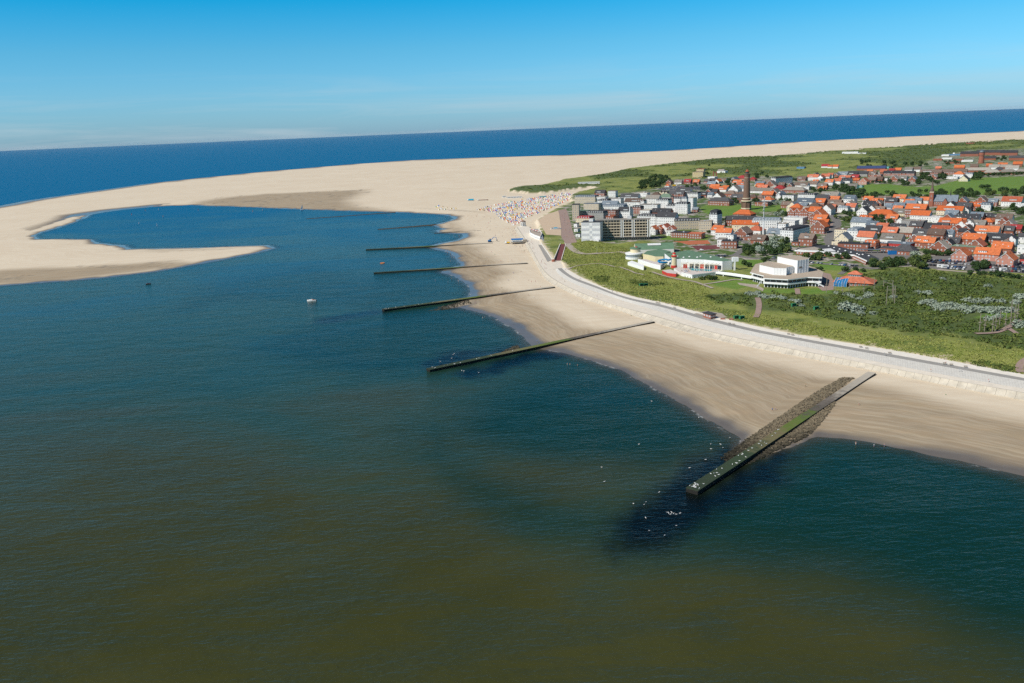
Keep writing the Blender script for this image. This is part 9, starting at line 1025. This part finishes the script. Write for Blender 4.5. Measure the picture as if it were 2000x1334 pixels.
mat('canvas', (.66, .60, .48), .9, .1, 2); mat('wicker', (.33, .22, .10), .9, .2, 3)
TC = [('white', 'cloth_white', 'canvas'), ('blue', 'cloth_blue', 'cloth_white'), ('red', 'cloth_red', 'cloth_white'), ('yellow', 'cloth_yellow', 'cloth_white'), ('canvas', 'canvas', 'wicker'), ('green', 'cloth_green', 'cloth_white'), ('white and blue', 'cloth_white', 'cloth_blue'), ('black', 'cloth_black', 'canvas'), ('orange', 'cloth_orange', 'cloth_white')]
TM = [(n_, tentmesh(a, b_)) for n_, a, b_ in TC]; wts = [6, 4, 3, 3, 2.5, 1, 3, .6, 1.5]
P = np.concatenate([pts_in(D['TENTPOLY'], 2000, np.random.default_rng(90)), pts_in(D['TENTROW'], 34, np.random.default_rng(91))]); P = P[(fbm(P[:, 0], P[:, 1], 22, 2, 81)+.25*np.random.default_rng(5).random(len(P)) > .52)]; P = P[np.argsort(np.hypot(P[:, 0], P[:, 1]))]; Z = ground(P[:, 0], P[:, 1]); tr2 = random.Random(8)
for (x, y), z in list(zip(P, Z))[:300]:
    n_, me = tr2.choices(TM, wts)[0]; s = tr2.uniform(.9, 1.3); o = link('beach_tent', me, loc=(x, y, z-.05), rz=3.6+tr2.uniform(-.6, .6), scale=(s, s, s)); tag(o, f'{n_} hooded beach tent in the crowded tent field beside the music pavilion', 'beach tent', n_+' beach tents')
rest = {}
for (x, y), z in list(zip(P, Z))[300:]: rest.setdefault(tr2.choices(range(len(TM)), wts)[0], []).append((x, y, z))
b = MB(); slots = []
for k, pts in rest.items():
    me = TM[k][1]; vs = [v.co for v in me.vertices]
    for x, y, z in pts:
        a = 3.6+tr2.uniform(-.6, .6); ca, sa_ = math.cos(a), math.sin(a); s = tr2.uniform(.95, 1.35); base_ = [(x+s*(v.x*ca-v.y*sa_), y+s*(v.x*sa_+v.y*ca), z+s*v.z) for v in vs]
        for mi in (0, 1): pass
        i0 = len(b.v); b.v += base_
        for f in me.polygons: b.f.append(tuple(i0+q for q in f.vertices)); b.m.append(2*k+f.material_index)
o = b.obj('beach_tents', [M[q] for t_ in TC for q in t_[1:]]); tag(o, 'hundreds of farther coloured beach tents crowding the pale sand', 'beach tents', kind='stuff')
gb = MB(); gb.lathe([(.02, -.30), (.09, -.12), (.11, .05), (.07, .2), (.02, .3)], 7); gm_ = gb.mesh('gull', [M['trim_white']]); gl_ = MB()
g2 = MB(); n = 7
for i in range(6):
    pass
def gullmesh():
    b = MB(); ring = [(-.34, .02, .19), (-.16, .08, .17), (.04, .11, .17), (.2, .08, .2), (.27, .055, .27), (.33, .06, .34), (.38, .03, .33), (.45, .008, .31)]; vs = []
    for x, r, z in ring:
        for k in range(6): a = k*math.pi/3; vs.append((x, r*math.cos(a), z+r*math.sin(a)))
    b.add(vs, [(6*i+k, 6*i+(k+1) % 6, 6*i+6+(k+1) % 6, 6*i+6+k) for i in range(len(ring)-1) for k in range(6)] + [tuple(range(6))[::-1]], 0)
    for s in (-1, 1): b.add([(.12, s*.10, .26), (-.32, s*.05, .24), (-.42, s*.02, .22), (-.05, s*.125, .16)], [(0,1,2,3) if s > 0 else (3,2,1,0)], 1); b.box(-.01, .01, s*.04-.01, s*.04+.01, 0, .1, 2)
    return b.mesh('gull', [M['trim_white'], M['roof_w'], M['orange_paint']])
gme = gullmesh(); gr_ = random.Random(2)
for x, y, z in D['GULLS']:
    o = link('gull', gme, loc=(x, y, -.06), rz=gr_.random()*6.28, scale=(1.25,)*3); tag(o, 'white gull resting on the water off the groynes', 'gull', 'gulls on the water')
for gi, n in ((7, 44), (6, 12), (5, 14)):
    a, b_, w, z0, z1, Ln, rz = GRN[gi]
    for i in range(n):
        t_ = gr_.random()**2.4*(.42 if gi == 7 else .4); q = a.lerp(b_, t_+.01); s = gr_.uniform(-.42, .42)*w*(1-.2*t_); x, y = q.x-math.sin(rz)*s, q.y+math.cos(rz)*s
        o = link('gull', gme, loc=(x, y, z0+(z1-z0)*t_**1.3+.1), rz=gr_.random()*6.28, scale=(1.25,)*3); tag(o, ['', '', '', '', '', 'gull on the end of the groyne pointing at the motorboat', 'gull on the outer half of the second nearest groyne', 'white gull standing on the seaward end of the nearest groyne'][gi], 'gull', 'gulls on the groynes '+'abc'[gi-5])

# ================================================================ the air
hz = bpy.data.materials.new('haze'); hz.use_nodes = True; t = hz.node_tree; t.nodes.clear(); ou = N(t, 'ShaderNodeOutputMaterial'); pv = N(t, 'ShaderNodeVolumePrincipled')
pv.inputs['Color'].default_value = (.80, .90, 1, 1); pv.inputs['Density'].default_value = 5e-6; pv.inputs['Anisotropy'].default_value = .0; t.links.new(pv.outputs[0], ou.inputs['Volume'])
tag(MB().box(-65000, 65000, -600, 61500, -6, 152).obj('haze', hz), kind='stuff')

# ================================================================ labels by neighbourhood
ORD = ['', ' second', ' third', ' fourth', ' fifth', ' sixth', ' seventh', ' eighth', ' ninth', ' tenth', ' eleventh', ' twelfth', ' thirteenth', ' fourteenth', ' fifteenth', ' sixteenth', ' seventeenth', ' eighteenth', ' nineteenth', ' twentieth']
def autolabel():
    keys = {}
    for o, desc, x, y, grp in REG:
        az, r = math.atan2(x, y), math.hypot(x, y); best = None
        for nm, lx, ly in D['MARKS']:
            la, lr = math.atan2(lx, ly), math.hypot(lx, ly); lat = (az-la)*(r+lr)/2; rad = r-lr; m = abs(lat)+abs(rad)*.45
            if best is None or m < best[0]: best = (m, nm, lat, rad)
        m, nm, lat, rad = best
        rel = ('right of' if lat > 0 else 'left of') if abs(lat) > abs(rad)*.6 else ('behind' if rad > 0 else 'in front of')
        keys.setdefault((desc, rel, nm), []).append((m, o, grp))
    for (desc, rel, nm), L in keys.items():
        L.sort(key=lambda q: q[0])
        for i, (m, o, grp) in enumerate(L):
            if len(L) == 1: o['label'] = f'{desc} {rel} {nm}'
            elif i == 0: o['label'] = f'{desc} {rel} {nm}, nearest to it'
            elif i < len(ORD): o['label'] = f'{desc} {rel} {nm},{ORD[i]} nearest to it'
            else: o['label'] = f'{desc} far {rel} {nm}, beyond the twentieth nearest'
            o['group'] = grp
autolabel()
